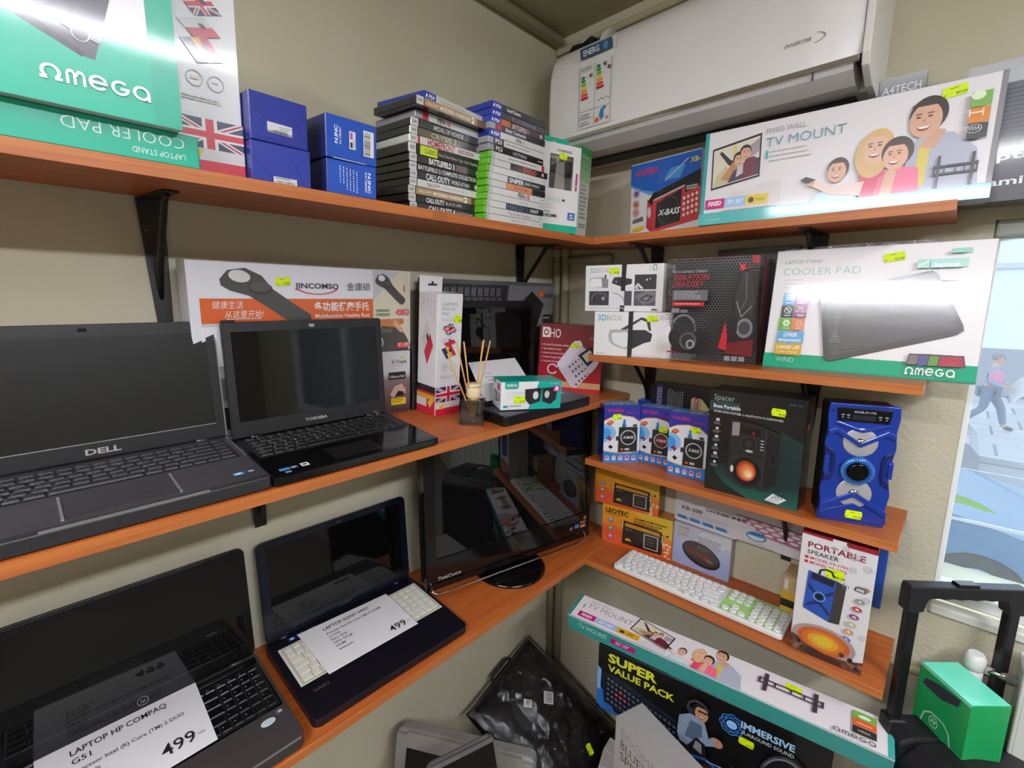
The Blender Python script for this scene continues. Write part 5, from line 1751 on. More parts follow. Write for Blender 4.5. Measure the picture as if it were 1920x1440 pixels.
for s_ in (0, 1):
    f_ = (lambda p: [(W - x, z) for x, z in p][::-1]) if s_ else (lambda p: p)
    slab('upper_chevron', f_([(.004, .197), (.018, .205), (.061, .176), (.061, .166), (.018, .194), (.004, .186)]), -.003, .006, BLUE)
    slab('brow', f_([(.012, .214), (.018, .218), (.061, .203), (.061, .197), (.03, .206)]), -.001, .006, BLUE)
    slab('lower_chevron', f_([(.003, .036), (.061, .072), (.061, .060), (.018, .033), (.003, .022)]), -.003, .006, BLUE)
    slab('side_rib', f_([(.004, .085), (.018, .092), (.022, .11), (.022, .14), (.018, .155), (.004, .162), (.006, .15), (.014, .145), (.015, .105), (.006, .098)]), -.001, .006, DBLUE)
    slab('side_tooth', f_([(.002, .105), (.010, .110), (.010, .138), (.002, .142)]), -.001, .006, BLUE)
    ob('screw', lathe_me([(.0022, 0), (.0022, .0008)], 10, T(W - .008 if s_ else .008, .003, H - .016) @ RX(math.radians(90))), DBLUE, o)
slab('chin', [(.006, .008), (W - .006, .008), (W - .004, .020), (.061, .046), (.004, .020)], -.0008, .006, mat('mid_blue_plastic', '142c88', rough=.32, coat=.3))
price_sticker(o, face_M('front', W, D, H) @ T(W * .53, .022, .0022), '99.00', -.03, .031, .0175)

# ------------------------------------------------------------------ lowest right shelf


def table_radio_box(label, u, w, W, H, h, yaw, lean, dim):
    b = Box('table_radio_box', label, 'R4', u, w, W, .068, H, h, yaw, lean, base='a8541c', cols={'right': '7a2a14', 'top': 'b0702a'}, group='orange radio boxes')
    a = b.art('front')
    a.grad(0, 0, 1, 1, 'd8501e', 'd8a020', 10).P([(.45, 1), (1, 1), (1, .5), (.7, .75)], 'd4ac2a').P([(0, .0), (.25, 0), (.35, .3), (.2, .5), (0, .42)], 'd85a34')
    for i in range(26):
        a.E(random.uniform(.80, .98), random.uniform(.02, .45), random.uniform(.01, .025), random.uniform(.012, .04), random.choice(('e8b088', 'e49468', 'f0c8a8')))
    if not dim:
        a.t('LEOTEC', .05, .81, .11, '1c1610', w=.34, b=.03).lines(.06, .76, .22, .03, 1, .015, '3a2a10')
        a.t('LW/MW/FM RADIO', .47, .79, .05, '2a2010', w=.46, b=.02).lines(.47, .73, .44, .05, 2, .025, '5a4010')
    for i, c in enumerate(('5a72a8', '5a8a5a', 'b04a9a')):
        a.E(.135, .62 - i * .22, .04, .06, c).E(.13, .635 - i * .22, .025, .035, ('9ab0d8', '9ac09a', 'e0a0d8')[i])
    a.P([(.31, .10), (.32, .56), (.88, .53), (.87, .08)], '26231f').P([(.31, .56), (.33, .70), (.86, .66), (.88, .53), (.85, .53), (.83, .62), (.35, .66), (.34, .56)], '1c1a18')
    a.P([(.345, .57), (.35, .64), (.83, .60), (.85, .54)], 'b8862c').R(.62, .14, .20, .36, 'c8c0b4').R(.632, .16, .176, .32, '2e2420').lines(.65, .38, .14, .07, 3, .02, '6a5a4a')
    a.E(.40, .20, .045, .07, 'c8a020', a0=0, a1=180).t('LEOTEC', .36, .48, .03, 'b8b0a8', w=.09).P([(.92, .60), (.94, .57), (.965, .60), (.945, .63)], '2a1c10').R(.87, .40, .012, .18, 'd0ccc4').R(.31, .52, .012, .16, 'd0ccc4')
    a.done()
    return b


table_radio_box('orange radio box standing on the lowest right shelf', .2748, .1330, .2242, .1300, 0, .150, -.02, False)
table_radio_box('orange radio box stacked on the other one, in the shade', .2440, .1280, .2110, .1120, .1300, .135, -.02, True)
b = Box('clock_radio_box', 'pale blue box showing an oval clock radio, behind the white keyboard', 'R4', .494, .1745, .1669, .0345, .1265, yaw=-.005, lean=.01, base='a8b0cc', cols={'right': '8a8484', 'top': 'c8c8d0'})
a = b.art('front')
a.grad(0, 0, 1, 1, '9aa8d4', 'b6b8c4', 8).P([(.4, .7), (.7, .62), (1, .75), (1, 1), (.5, .95)], 'c8c8cc')
for i, s_ in enumerate(('AM/FM', 'CLOCK', 'RADIO')):
    a.t(s_, .09, .885 - i * .085, .06, 'b8925a', w=.19, b=.02)
a.lines(.45, .80, .40, .05, 4, .022, '7a7880')
a.E(.52, .40, .34, .27, '2e2624', rot=-14).E(.52, .425, .31, .225, '453c38', rot=-14).t('12:34:56', .30, .40, .095, 'b82a24', w=.38, b=.01, rot=-12).lines(.45, .58, .2, .05, 2, .014, '7a706a').lines(.62, .33, .14, .04, 2, .018, '9a9088').G(.62, .25, .12, .05, .15, '5a504c', a0=200, a1=340)
a.done()
b = Box('keyboard_box', 'pale pink keyboard carton leaning on the wall over the clock radio box', 'R4', .4905, .1865, .395, .020, .100, h=.1283, roll=.004, base='cfc6cc')
a = b.art('front')
a.P([(.0, .0), (.55, .1), (1, .0), (1, 1), (0, 1)], 'd2cbd0').P([(.42, .75), (1, .70), (1, .20), (.62, .32)], 'b06a84').P([(.55, .18), (.62, .30), (1, .12), (1, 0), (.7, 0)], 'dcd4d8')
for r in range(4):
    for i in range(7):
        x_ = .47 + .075 * i + .035 * r
        y_ = .665 - .09 * r - .004 * i
        if x_ < .98:
            a.E(x_, y_, .030, .040, 'c8a6b2').E(x_, y_ + .008, .026, .033, 'dcd2d6')
a.PL([(.0, .55), (.2, .68), (.4, .62), (.5, .85)], .008, 'c0a4b4').PL([(.0, .35), (.25, .5), (.5, .42)], .006, 'c8b0bc')
a.t('KB-300', .055, .42, .11, '3a383e', w=.15, b=.01).t('2.4G无线键鼠套装', .23, .565, .06, '2e2c32', w=.28, b=.02)
a.lines(.13, .37, .34, .035, 3, .010, 'a89ca4')
a.P([(.02, .12), (.45, .10), (.45, .0), (.02, .03)], 'd8d2d6')
for i in range(4):
    a.P([(.02 + .095 * i, .22 - .006 * i), (.095 + .095 * i, .215 - .006 * i), (.105 + .095 * i, .13 - .006 * i), (.03 + .095 * i, .135 - .006 * i)], '2a7ab8')
a.E(.575, .28, .062, .125, 'd0dce6').G(.575, .28, .062, .125, .14, '2a7ab8').E(.575, .29, .05, .10, '2a7ab8', a0=0, a1=180)
a.done()

# white keyboard with a green panel
KB = at('R4', .390, .0095, 0, .016)
o = thing('keyboard', 'white keyboard with round keys and a lime green panel on the right', 'keyboard', KB)
KW, KD = .4447, .115
ob('body', prism_me(rrect(0, 0, KW, KD, .010), .001, .014, 'z', .003), mat('white_key_body', 'e4e3e1', rough=.4), o)
ob('deck', prism_me(rrect(.006, .005, KW - .006, KD - .005, .006), .0135, .0146, 'z'), mat('pale_deck', 'd4d8d2', rough=.5), o)
ob('green_panel', box_me(.298, .006, .0146, KW - .008, KD - .006, .0150), mat('lime_panel', 'a6d67c', rough=.5), o, None, 'lime green panel under the number keys')
KEYM = mat('white_keycap', 'e9e7e5', rough=.4)
kme = lathe_me([(.0088, 0), (.0088, .003), (.0078, .0046), (.0066, .0042), (.003, .0038)], 14)
kw2 = prism_me(rrect(-.0185, -.0075, .0185, .0075, .007, 3), 0, .0042, 'z', .001)
ksp = prism_me(rrect(-.052, -.0075, .052, .0075, .007, 3), 0, .0042, 'z', .001)
kob = prism_me(rrect(-.0085, -.0062, .0085, .0062, .006, 3), 0, .0042, 'z', .001)
for me_ in (kme, kw2, ksp, kob):
    me_.materials.append(KEYM)


def key(name, me_, x, y, z, par, lab=None):
    k_ = bpy.data.objects.new(name, me_)
    COL.objects.link(k_)
    k_.parent = par
    k_.location = (x, y, z)
    if lab:
        k_['label'] = lab
    return k_


for r in range(6):
    y_ = KD - .013 - r * .0182
    if r == 5:
        for x_ in (.018, .042, .066, .215, .238, .262, .285):
            key('key', kme, x_, y_, .0146, o)
        key('space_bar', ksp, .138, y_, .0146, o)
    else:
        off = (0, 0, .006, .009, .018)[r]
        for i in range(15 if r < 2 else 13):
            key('key', kme if r else kob, .016 + off + i * .0188, y_, .0146, o)
        if r >= 2:
            key('wide_key', kw2, .016 + off + 13 * .0188 - .003, y_, .0146, o)
for r in range(3):
    for i in range(3):
        key('key', kob, .312 + i * .0185, KD - .013 - r * .0175, .0150, o)
for x_, y_ in ((.331, .034), (.312, .017), (.331, .016), (.350, .015)):
    key('key', kme, x_, y_, .0150, o)
for r in range(5):
    for i in range(4):
        key('key', kme, .374 + i * .0188, KD - .030 - r * .0180, .0150, o)
a = Art(o, 'key_legends', T(0, 0, .0194), KW, KD, MATTE_PRINT)
for r, s_ in enumerate(('1234567890-=', 'QWERTYUIOP[]', 'ASDFGHJKL;', 'ZXCVBNM,./')):
    y_ = (KD - .013 - (r + 1) * .0182) / KD
    off = (0, .006, .009, .018)[r]
    for i, ch in enumerate(s_):
        a.t(ch, (.016 + off + (i + 1) * .0188) / KW, y_ - .012, .028, 'a4a2a2', al='c')
a.t('Keyboard', .28, .10, .03, '4a4a4c', w=.07)
a.done()

b = Box('speaker_carton', 'white portable speaker carton with a sunset and a blue speaker picture', 'R4', .8496, .0165, .1325, .090, .2840, yaw=.052, lean=-.012, base='ddd9d9', cols={'top': '6a1420', 'right': 'b8a8a0'})
a = b.art('front')
a.R(0, .985, .40, .015, 'b01c30').R(.62, .965, .38, .035, '9a1428').P([(0, .985), (1, .97), (1, 1), (0, 1)], '9c1a2c')
a.P([(.42, .94), (.60, .94), (.60, 1), (.42, 1)], 'e4dede')
a.t('PORTABLE', .10, .885, .046, '8a2038', w=.76, b=.02).t('SPEAKER', .10, .832, .034, '3a3438', w=.43, b=.01)
for i, s_ in enumerate(('MODEL:YS-1701', 'MODEL:YS-1702')):
    a.R(.075, .792 - i * .037, .05, .022, 'c8283c').t(s_, .15, .792 - i * .037, .022, 'c03448', w=.50, b=.01)
for x_, y_, r__ in ((.45, .93, .04), (.60, .95, .045), (.72, .90, .05), (.72, .80, .05), (.90, .84, .055), (.93, .60, .055), (.95, .30, .045), (.78, .92, .03)):
    a.G(x_, y_, r__, r__ * a.W / a.H, .25, 'c2bec2').G(x_, y_, r__ * .5, r__ * .5 * a.W / a.H, .4, 'c2bec2')
a.P([(.13, .38), (.15, .70), (.54, .68), (.50, .33)], '2a4ea8').P([(.50, .33), (.54, .68), (.67, .66), (.64, .34)], '3c3434')
a.P([(.19, .64), (.20, .69), (.52, .67), (.50, .62)], '16182a').PL([(.30, .69), (.31, .73), (.38, .745), (.46, .74), (.50, .70)], .014, '242226')
a.P([(.17, .60), (.34, .52), (.52, .59), (.52, .56), (.34, .49), (.17, .56)], '172a6a').P([(.16, .42), (.33, .49), (.50, .40), (.49, .38), (.33, .45), (.16, .40)], '172a6a')
a.E(.335, .51, .075, .036, '16306a').G(.335, .51, .085, .04, .2, '6aa0e0').E(.335, .51, .05, .024, '101014')
a.P([(.77, .66), (.80, .695), (.93, .70), (.97, .685), (.93, .66)], 'a08078').P([(.77, .655), (.78, .685), (.91, .685), (.91, .65)], '2a2a30').P([(.79, .66), (.795, .678), (.895, .678), (.895, .656)], 'c8c8d0')
for k in range(3):
    a.G(.74, .66, .05 + .035 * k, (.05 + .035 * k) * a.W / a.H, .18 / (1 + k * .5), '4a6a9a', 10, 150, 210)
for i, c in enumerate(('8a8c8a', 'c03a44', '8a4a72', 'b8ba84', 'd88a5a', '5a7ab0')):
    y_ = .575 - i * .066
    x_ = .855 - .022 * i
    a.E(x_, y_, .078, .025, 'c4c0c4').E(x_, y_ + .004, .066, .020, c).P([(x_ - .03, y_), (x_ + .01, y_ + .014), (x_ + .035, y_ - .004)], 'eceaea')
for k, c in enumerate(('a8908c', 'c05a2a', 'd07020', 'd89a2c', 'd8b82c')):
    a.E(.46, .155, .44 - .075 * k, .125 - .022 * k, c)
a.P([(0, 0), (0, .14), (.1, .13), (.2, .09), (.5, .06), (.8, .07), (1, .11), (1, 0)], '5a3428').P([(.2, 0), (.25, .07), (.6, .05), (.75, .04), (.8, 0)], '3a1c14')
for i in range(22):
    x_ = random.choice((random.uniform(0, .24), random.uniform(.66, 1)))
    a.E(x_, random.uniform(.01, .11), .035, .020, random.choice(('2e1e1a', '6a4436', '8a5a44', '4a2e26')))
a.done()
b.sticker(.50, .725, txt='89.00', rot=.06, w=.034, h=.022)
b = Box('tape_box', 'yellow and black striped carton hidden behind the portable speaker carton', 'R4', .800, .130, .165, .075, .105, base='c8a478', cols={'right': '8a6a44'})
a = b.art('front')
for i, c in enumerate(('d8a820', '1c1a18', 'd8a820')):
    a.R(0, .03 + .19 * i, 1, .19, c)
a.R(.03, .66, .05, .26, 'e2d8c8')
a.done()
b = Box('plastic_case', 'blue plastic case lying behind the portable speaker carton', 'R4', .870, .118, .122, .085, .180, h=.1065, base='17479c', yaw=.04)
ob('rib', box_me(b.W - .02, -.0035, .002, b.W - .014, 0, b.H - .002, .001), mat('blue_case_plastic', '0e2f74', rough=.35), b.o)

# ------------------------------------------------------------------ laptops
KEYS_STD = [[1] * 16, [1] * 13 + [2, 1], [1.5] + [1] * 12 + [1.5, 1], [1.75] + [1] * 11 + [2.25, 1], [1.3] + [1] * 10 + [2.7, 1], [1.2, 1, 1, 1.2, 5.4, 1.2, 1, 1, 1, 1, 1.2]]
KEYS_NUM = [[1] * 19, [1] * 13 + [2] + [1] * 4, [1.5] + [1] * 12 + [1.5] + [1] * 4, [1.75] + [1] * 11 + [2.25] + [1] * 4, [1.3] + [1] * 10 + [2.7] + [1] * 4, [1.2, 1, 1, 1.2, 5.4, 1.2, 1, 1, 1, 1] + [1] * 4]
LEG = ('` Esc F1 F2 F3 F4 F5 F6 F7 F8 F9 F10 F11 F12 Ins Del Num Pg End'.split()[1:], list('`1234567890-=') + ['Bksp', 'Hm', '7', '8', '9'], ['Tab'] + list('QWERTYUIOP[]') + ['\\', 'Pg', '4', '5', '6'],
       ['Caps'] + list("ASDFGHJKL;'") + ['Enter', 'Pg', '1', '2', '3'], ['Shift'] + list('ZXCVBNM,./') + ['Shift', '^', '0', '.', '+'], ['Ctrl', 'Fn', '#', 'Alt', '', 'Alt', '=', 'Ctrl', '<', 'v', '>', '0', '.', '+'])


def keyboard(par, M, x0, y0, x1, y1, z, layout, kmat, lcol, gap=.0022, kh=.0025, taper=.0012, deckmat=None, lh=.0030):
    deck = ob('keyboard', box_me(x0 - .003, y0 - .003, z - .001, x1 + .003, y1 + .003, z + .0003, .0), deckmat or BLACKP, par, M)
    tot = max(sum(r) for r in layout)
    ux = (x1 - x0) / tot
    rows_ = len(layout)
    # the function key row is flatter
    hs = [.62] + [1.0] * (rows_ - 1)
    uy = (y1 - y0) / sum(hs)
    cache = {}
    leg = Art(deck, 'key_legends', T(x0, y0, z + .0004 + kh), x1 - x0, y1 - y0, MATTE_PRINT, step=0.0, lift=.00012)
    y = y1
    for r, row in enumerate(layout):
        hh = uy * hs[r]
        x = x0
        s_ = (x1 - x0) / sum(row) / ux
        for i, wd in enumerate(row):
            ww = wd * ux * s_
            k_ = (round(ww, 5), round(hh, 5))
            if k_ not in cache:
                bm = bmesh.new()
                a_, b_ = ww - gap, hh - gap
                bt = [bm.verts.new((p * a_ / 2, q * b_ / 2, 0)) for p, q in ((-1, -1), (1, -1), (1, 1), (-1, 1))]
                tp = [bm.verts.new((p * (a_ / 2 - taper), q * (b_ / 2 - taper) + taper * .3, kh)) for p, q in ((-1, -1), (1, -1), (1, 1), (-1, 1))]
                bm.faces.new(tp)
                for j in range(4):
                    bm.faces.new((bt[j], bt[(j + 1) % 4], tp[(j + 1) % 4], tp[j]))
                cache[k_] = bm_mesh(bm, 'key')
                cache[k_].materials.append(kmat)
            key('key', cache[k_], x + ww / 2, y - hh / 2, z + .0003, deck)
            if r < len(LEG) and i < len(LEG[r]) and LEG[r][i]:
                t_ = LEG[r][i]
                leg.t(t_, (x + ww * .5 - ww * .28 - x0) / (x1 - x0), (y - hh * .52 - y0) / (y1 - y0), (lh if len(t_) == 1 else lh * .62) / (y1 - y0), lcol, b=.0)
            x += ww
        y -= hh
    leg.done()
    return deck


def laptop(label, k, u, w, yaw, W, D, H, L, ang, basecol, lidcol, scr, bez, kb=None, r=.008, Hf=None, zoff=0.0, glossbase=.35, lidr=.35):
    """base, hinged lid with bezel and screen; bez = side, bottom, top bezel widths"""
    o = thing('laptop', label, 'laptop', at(k, u, w, 0, yaw))
    Hf = Hf or H * .72
    o['_H'] = H
    BM = mat('laptop_shell_' + basecol, basecol, rough=glossbase)
    LM = mat('laptop_lid_' + lidcol, lidcol, rough=lidr)
    me = prism_me(rrect(0, 0, W, D, r), .002, H, 'z', .0018)
    for v in me.vertices:
        if v.co.z > H * .5:
            v.co.z += -(H - Hf) * (1 - v.co.y / D)
    ob('base', me, BM, o)
    feet = bmesh.new()
    for x_ in (.02, W - .02):
        for y_ in (.02, D - .02):
            add_box(feet, x_ - .006, y_ - .006, 0, x_ + .006, y_ + .006, .003)
    ob('feet', bm_mesh(feet), BLACKP, o)
    HM = T(0, D - .010, H + .001) @ RX(-math.radians(ang - 90))
    lid = ob('lid', prism_me(rrect(.001, .0, W - .001, L, r), .0, .0065, 'y', .001), LM, o, HM)
    bs, bb, bt = bez
    bm = bmesh.new()
    for q in ((.001 + r * .3, -.0012, .002, bs, 0, L - r * .3), (W - bs, -.0012, .002, W - .001 - r * .3, 0, L - r * .3), (bs, -.0012, .002, W - bs, 0, bb), (bs, -.0012, L - bt, W - bs, 0, L - r * .3)):
        add_box(bm, *q)
    ob('bezel', bm_mesh(bm), LM, lid)
    ob('screen', box_me(bs, -.0006, bb, W - bs, -.0001, L - bt), scr, lid)
    for x_ in (.03, W - .05):
        ob('hinge', tube_me([(x_, D - .009, H - .001), (x_ + .022, D - .009, H - .001)], .005, 10), BM, o)
    s_ = math.atan2(H - Hf, D)
    o_top = T(0, 0, Hf) @ RX(s_)
    return o, lid, o_top, HM


def deck_art(o, M, W, D, name='deck_print'):
    return Art(o, name, M, W, D, PRINT, lift=.0004)


def lid_art(lid, x, z, w, h, name='logo'):
    return Art(lid, name, Matrix(((1, 0, 0, x), (0, 0, -1, -.0013), (0, 1, 0, z), (0, 0, 0, 1))), w, h, PRINT)


# silver trimmed matt laptop at the far left
W, D = .345, .222
o, lid, OT, HM = laptop('matt black laptop with silver trim lines, at the left of the middle shelf', 'L2', -1.4230, .006, 0, W, D, .030, .208, 96, '2b2a2c', '242426', MATSCR, (.016, .026, .020), r=.006, Hf=.022)
kp = ob('keyboard_deck', box_me(.004, .012, -.0004, W - .004, D - .018, .0004), mat('dark_satin_deck', '3a3739', rough=.38), o, OT)
keyboard(o, OT, .018, .105, W - .016, .194, .0006, KEYS_STD, mat('dark_keycap', '1d1d1f', rough=.45), 'a0a0a4', gap=.0026)
TR = mat('silver_trim', 'c9c5c4', rough=.25, metal=.8)
ob('touchpad', box_me(.115, .022, .0004, .232, .092, .0008), mat('dark_touchpad', '333133', rough=.35), kp)
for x_ in (.112, .233):
    ob('touchpad_edge', box_me(x_ - .0016, .020, .0004, x_ + .0016, .092, .0018), TR, kp)
ob('touchpad_line', box_me(.116, .036, .0008, .231, .0366, .0011), mat('dark_joint'), kp)
ob('front_trim', box_me(.09, -.0008, .0, .262, .0035, .0016), TR, kp)
ob('edge_trim', box_me(-.0006, .006, 0, .001, D - .04, .0012), TR, kp)
ob('edge_trim', box_me(W - .0050, .105, .0, W - .0035, D - .014, .0014), TR, kp)
ob('screen_trim', box_me(.016, -.0018, .0255, W - .016, -.0006, .0268), TR, lid)
ob('lid_side_trim', box_me(W - .0022, -.0005, .0, W - .0002, .003, .205), TR, lid)
a = lid_art(lid, .148, .006, .05, .014)
a.t('DELL', .5, .15, .62, 'a9a4a0', w=.86, al='c', b=.03)
a.done()
ob('webcam', box_me(.165, -.0018, .1965, .175, -.001, .2015, .0005), mat('webcam_black', '050506', rough=.1), lid)
a = deck_art(kp, T(0, 0, .0004), W, D)
for x_, c, c2 in ((.875, '3f94c8', 'd8e8f4'), (.925, '27458c', 'd8b848')):
    a.R(x_, .13, .042, .045, c).E(x_ + .021, .153, .012, .012, c2)
a.lines(.878, .145, .03, .02, 1, .008, 'eef4fa')
a.done()
for i in range(2):
    ob('lid_latch', box_me(.03 + i * .27, -.002, .197, .052 + i * .27, -.001, .1985), mat('dark_joint'), lid)
ob('rubber_bumper', box_me(W - .036, -.003, .2065, W - .024, .004, .2105, .001), BLACKP, lid)

# gloss black 13 inch laptop
W, D = .3165, .208
o, lid, OT, HM = laptop('gloss black laptop with silver lettering under its screen, right on the middle shelf', 'L2', -1.0765, .004, -.008, W, D, .024, .213, 95, '0c0b0d', '1c1c1e', SCREEN, (.015, .030, .018), r=.006, Hf=.016, glossbase=.12, lidr=.45)
kp = ob('keyboard_deck', box_me(.004, .010, -.0004, W - .004, D - .018, .0003), mat('gloss_black_deck', '0a090b', rough=.1), o, OT)
keyboard(o, OT, .014, .094, W - .012, .186, .0006, KEYS_STD, mat('black_keycap', '121214', rough=.35), 'e2e0dc', gap=.0032, lh=.0040)
ob('touchpad', box_me(.11, .016, .0003, .20, .070, .0006), mat('black_touchpad', '141316', rough=.3), kp)
a = lid_art(lid, .130, .010, .05, .010)
a.t('TOSHIBA', .5, .15, .6, 'b4b0ac', w=.9, al='c', b=.02)
a.done()
a = deck_art(kp, T(0, 0, .0003), W, D)
a.R(.055, .10, .05, .045, '3f94c8').R(.105, .10, .045, .05, '27408c').E(.128, .125, .014, .012, 'd8c868').R(.165, .095, .040, .065, 'e8e6e4').E(.185, .13, .012, .014, '2a2a2c').R(.07, .045, .03, .03, '8a8a8c')
a.R(.94, .74, .01, .01, 'dddddd')
a.done()
ob('webcam', box_me(.155, -.0018, .199, .166, -.001, .2055, .0005), CHROME, lid)
ob('hinge_cap', box_me(W - .030, D - .02, .018, W - .018, D - .006, .030, .003), CHROME, o)
ob('rubber_bumper', box_me(.002, -.003, .2115, .024, .004, .2160, .001), BLACKP, lid)

# corner laptop with its screen facing along the shelf
W, D = .335, .225
o, lid, OT, HM = laptop('plain black laptop in the corner with the small speaker box on it', 'L2', -.5750, -.004, -.02, W, D, .030, .245, 95, '141315', '0c0c0d', SCREEN, (.014, .026, .018), r=.008, Hf=.026, glossbase=.3)
kp = ob('keyboard_deck', box_me(.004, .010, -.0004, W - .004, D - .020, .0003), mat('satin_black_deck', '19181a', rough=.3), o, OT)
keyboard(o, OT, .018, .100, W - .018, .196, .0006, KEYS_STD, mat('black_keycap'), '8a888a', gap=.003)
a = deck_art(kp, T(0, 0, .0003), W, D)
a.R(.86, .30, .05, .06, 'c8c6c4').R(.955, .26, .012, .012, 'aaaaaa')
a.done()


def sheet(label, name, pts, rows_, group=None):
    """sheet of paper from four corners (bl, br, tr, tl), slightly bowed, with print"""
    bl, br, tr, tl = [Vector(p) for p in pts]
    X = (br - bl)
    Y = (tl - bl)
    n = X.cross(Y).normalized()
    o = thing(name, label, 'paper', T(*bl), group)
    bm = bmesh.new()
    nx, ny = 8, 6
    g = [[bm.verts.new((bl + X * (i / nx) + (Y * (1 - i / nx) + (tr - br) * (i / nx)) * (j / ny)) - bl + n * (.0006 + .0016 * math.sin(math.pi * j / ny) * math.sin(2.2 * i / nx + .3))) for j in range(ny + 1)] for i in range(nx + 1)]
    for i in range(nx):
        for j in range(ny):
            bm.faces.new((g[i][j], g[i + 1][j], g[i + 1][j + 1], g[i][j + 1])).smooth = True
    ob('sheet', bm_mesh(bm), mat('white_paper', 'e0dee0', rough=.6), o)
    xh = X.normalized()
    yh = n.cross(xh)
    M = Matrix(((xh.x, yh.x, n.x, n.x * .0024), (xh.y, yh.y, n.y, n.y * .0024), (xh.z, yh.z, n.z, n.z * .0024), (0, 0, 0, 1)))
    a = Art(o, 'printed_text', M, X.length, Y.length, MATTE_PRINT)
    for t_, x_, y_, h_, w_, c in rows_:
        a.t(t_, x_, y_, h_, c, w=w_, b=.005)
    a.done()
    return o


A3 = FR['L2']


def pts_on(k, lst):
    return [FR[k] @ Vector(p) for p in lst]


sheet('white printed sheet leaning on the screen of the corner laptop', 'price_sheet', pts_on('L2', [(-.545, .098, .036), (-.365, .085, .036), (-.330, .203, .112), (-.500, .214, .112)]),
      [('Core 2 Duo', .30, .62, .03, .16, '4a4a4c'), ('Ram 4 gb', .30, .53, .03, .13, '4a4a4c'), ('HDD 250', .30, .44, .03, .12, '4a4a4c'), ('Display 15.6 LED glossy, webcam, dvd, hdmi', .30, .35, .03, .62, '4a4a4c'), ('Windows', .30, .26, .03, .16, '4a4a4c')])

# dark blue laptop with cream keys
W, D = .366, .252
o, lid, OT, HM = laptop('dark blue laptop with cream keys and a price sheet on its keyboard', 'L3', -1.0390, .0190, -.012, W, D, .026, .228, 96, '0d0b16', '0e1220', SCREEN, (.020, .028, .016), r=.014, Hf=.020, glossbase=.35, lidr=.2)
kp = ob('keyboard_deck', box_me(.014, .090, -.0002, W - .008, .212, .0004), mat('cream_deck', 'd3d0c2', rough=.5), o, OT)
keyboard(o, OT, .022, .096, W - .014, .206, .0006, KEYS_NUM, mat('cream_keycap', 'd8d5c8', rough=.5), '8a887e', gap=.0026, kh=.0022, taper=.0006, deckmat=mat('cream_key_gap', 'b0ad9e', rough=.6))
a = deck_art(o, OT @ T(0, 0, .0002), W, D)
a.t('VAIO', .075, .24, .035, '8a8890', w=.085, b=-.03)
for x_, c, c2 in ((.115, '1c3a80', 'c8d0e8'), (.165, '3a7ac0', 'd8e6f4'), (.215, '2a2a2e', 'd0d0d0'), (.245, '4a4a50', 'a0a0a8')):
    a.R(x_, .875, .040, .045, c).E(x_ + .02, .897, .012, .014, c2)
for i in range(3):
    a.E(.62 + i * .022, .872, .004, .005, 'c8c8c8')
a.done()
a = lid_art(lid, .158, .008, .05, .012)
a.t('SONY', .5, .2, .6, '34353c', w=.7, al='c', b=.03)
a.done()
ob('webcam', box_me(.178, -.0018, .217, .188, -.001, .221), CHROME, lid)
sheet('white price sheet reading 499 lying on the cream keys', 'price_sheet', pts_on('L3', [(-.974, .094, .0285), (-.762, .090, .0285), (-.760, .232, .0300), (-.976, .243, .0300)]),
      [('LAPTOP SONY VAIO', .20, .80, .065, .52, '1c1c1e'), ('Procesor Intel (R) Core (TM) I3 2330M', .20, .69, .042, .62, '3a3a3c'), ('2.2 GHz', .20, .61, .042, .12, '3a3a3c'), ('Ram: 4Gb', .20, .53, .042, .17, '3a3a3c'), ('HDD 320 gb', .20, .45, .042, .20, '3a3a3c'), ('HDMI', .20, .37, .042, .10, '3a3a3c'), ('webcam', .20, .29, .042, .15, '3a3a3c'), ('499', .72, .10, .13, .19, '1c1c1e'), ('lei', .93, .14, .03, .03, '8a8a8c')], 'price sheets on the lower laptops')

# big black laptop, lower left
W, D = .374, .252
o, lid, OT, HM = laptop('large black laptop with a grey palm rest and a price sheet, at the lower left', 'L3', -1.4330, .0045, 0, W, D, .032, .238, 95, '3a3634', '0b0a0c', SCREEN, (.016, .030, .014), r=.014, Hf=.025, glossbase=.28, lidr=.18)
kp = ob('keyboard_deck', box_me(.006, .086, -.0002, W - .006, D - .016, .0006), mat('gloss_black_deck'), o, OT)
keyboard(o, OT, .012, .094, W - .012, .212, .0008, KEYS_NUM, mat('gloss_keycap', '0d0d0f', rough=.25), 'd6d4d0', gap=.0032, kh=.002)
ob('palm_trim', box_me(.008, -.0006, -.002, W - .008, .0016, .0006), TR, o, OT)
ob('touchpad', box_me(.12, .014, .0, .215, .068, .0005), mat('grey_touchpad', '4a4543', rough=.3), o, OT)
a = deck_art(o, OT @ T(0, 0, .0002), W, D)
a.E(.895, .26, .032, .030, 'cfd8dc').E(.895, .262, .026, .024, 'b0c4cc').E(.955, .295, .018, .022, '2a4a90').E(.957, .298, .010, .012, 'd8a03a')
a.done()
a = lid_art(lid, .176, .007, .02, .02)
a.G(.5, .5, .42, .42, .14, '7a7a7e').t('hp', .5, .36, .30, '8a8a8e', al='c', sh=.3)
a.done()
ob('hinge_strip', box_me(.03, D - .030, .0, W - .03, D - .022, .0016), mat('dark_gloss_strip', '1c1b1d', rough=.15), o, OT)
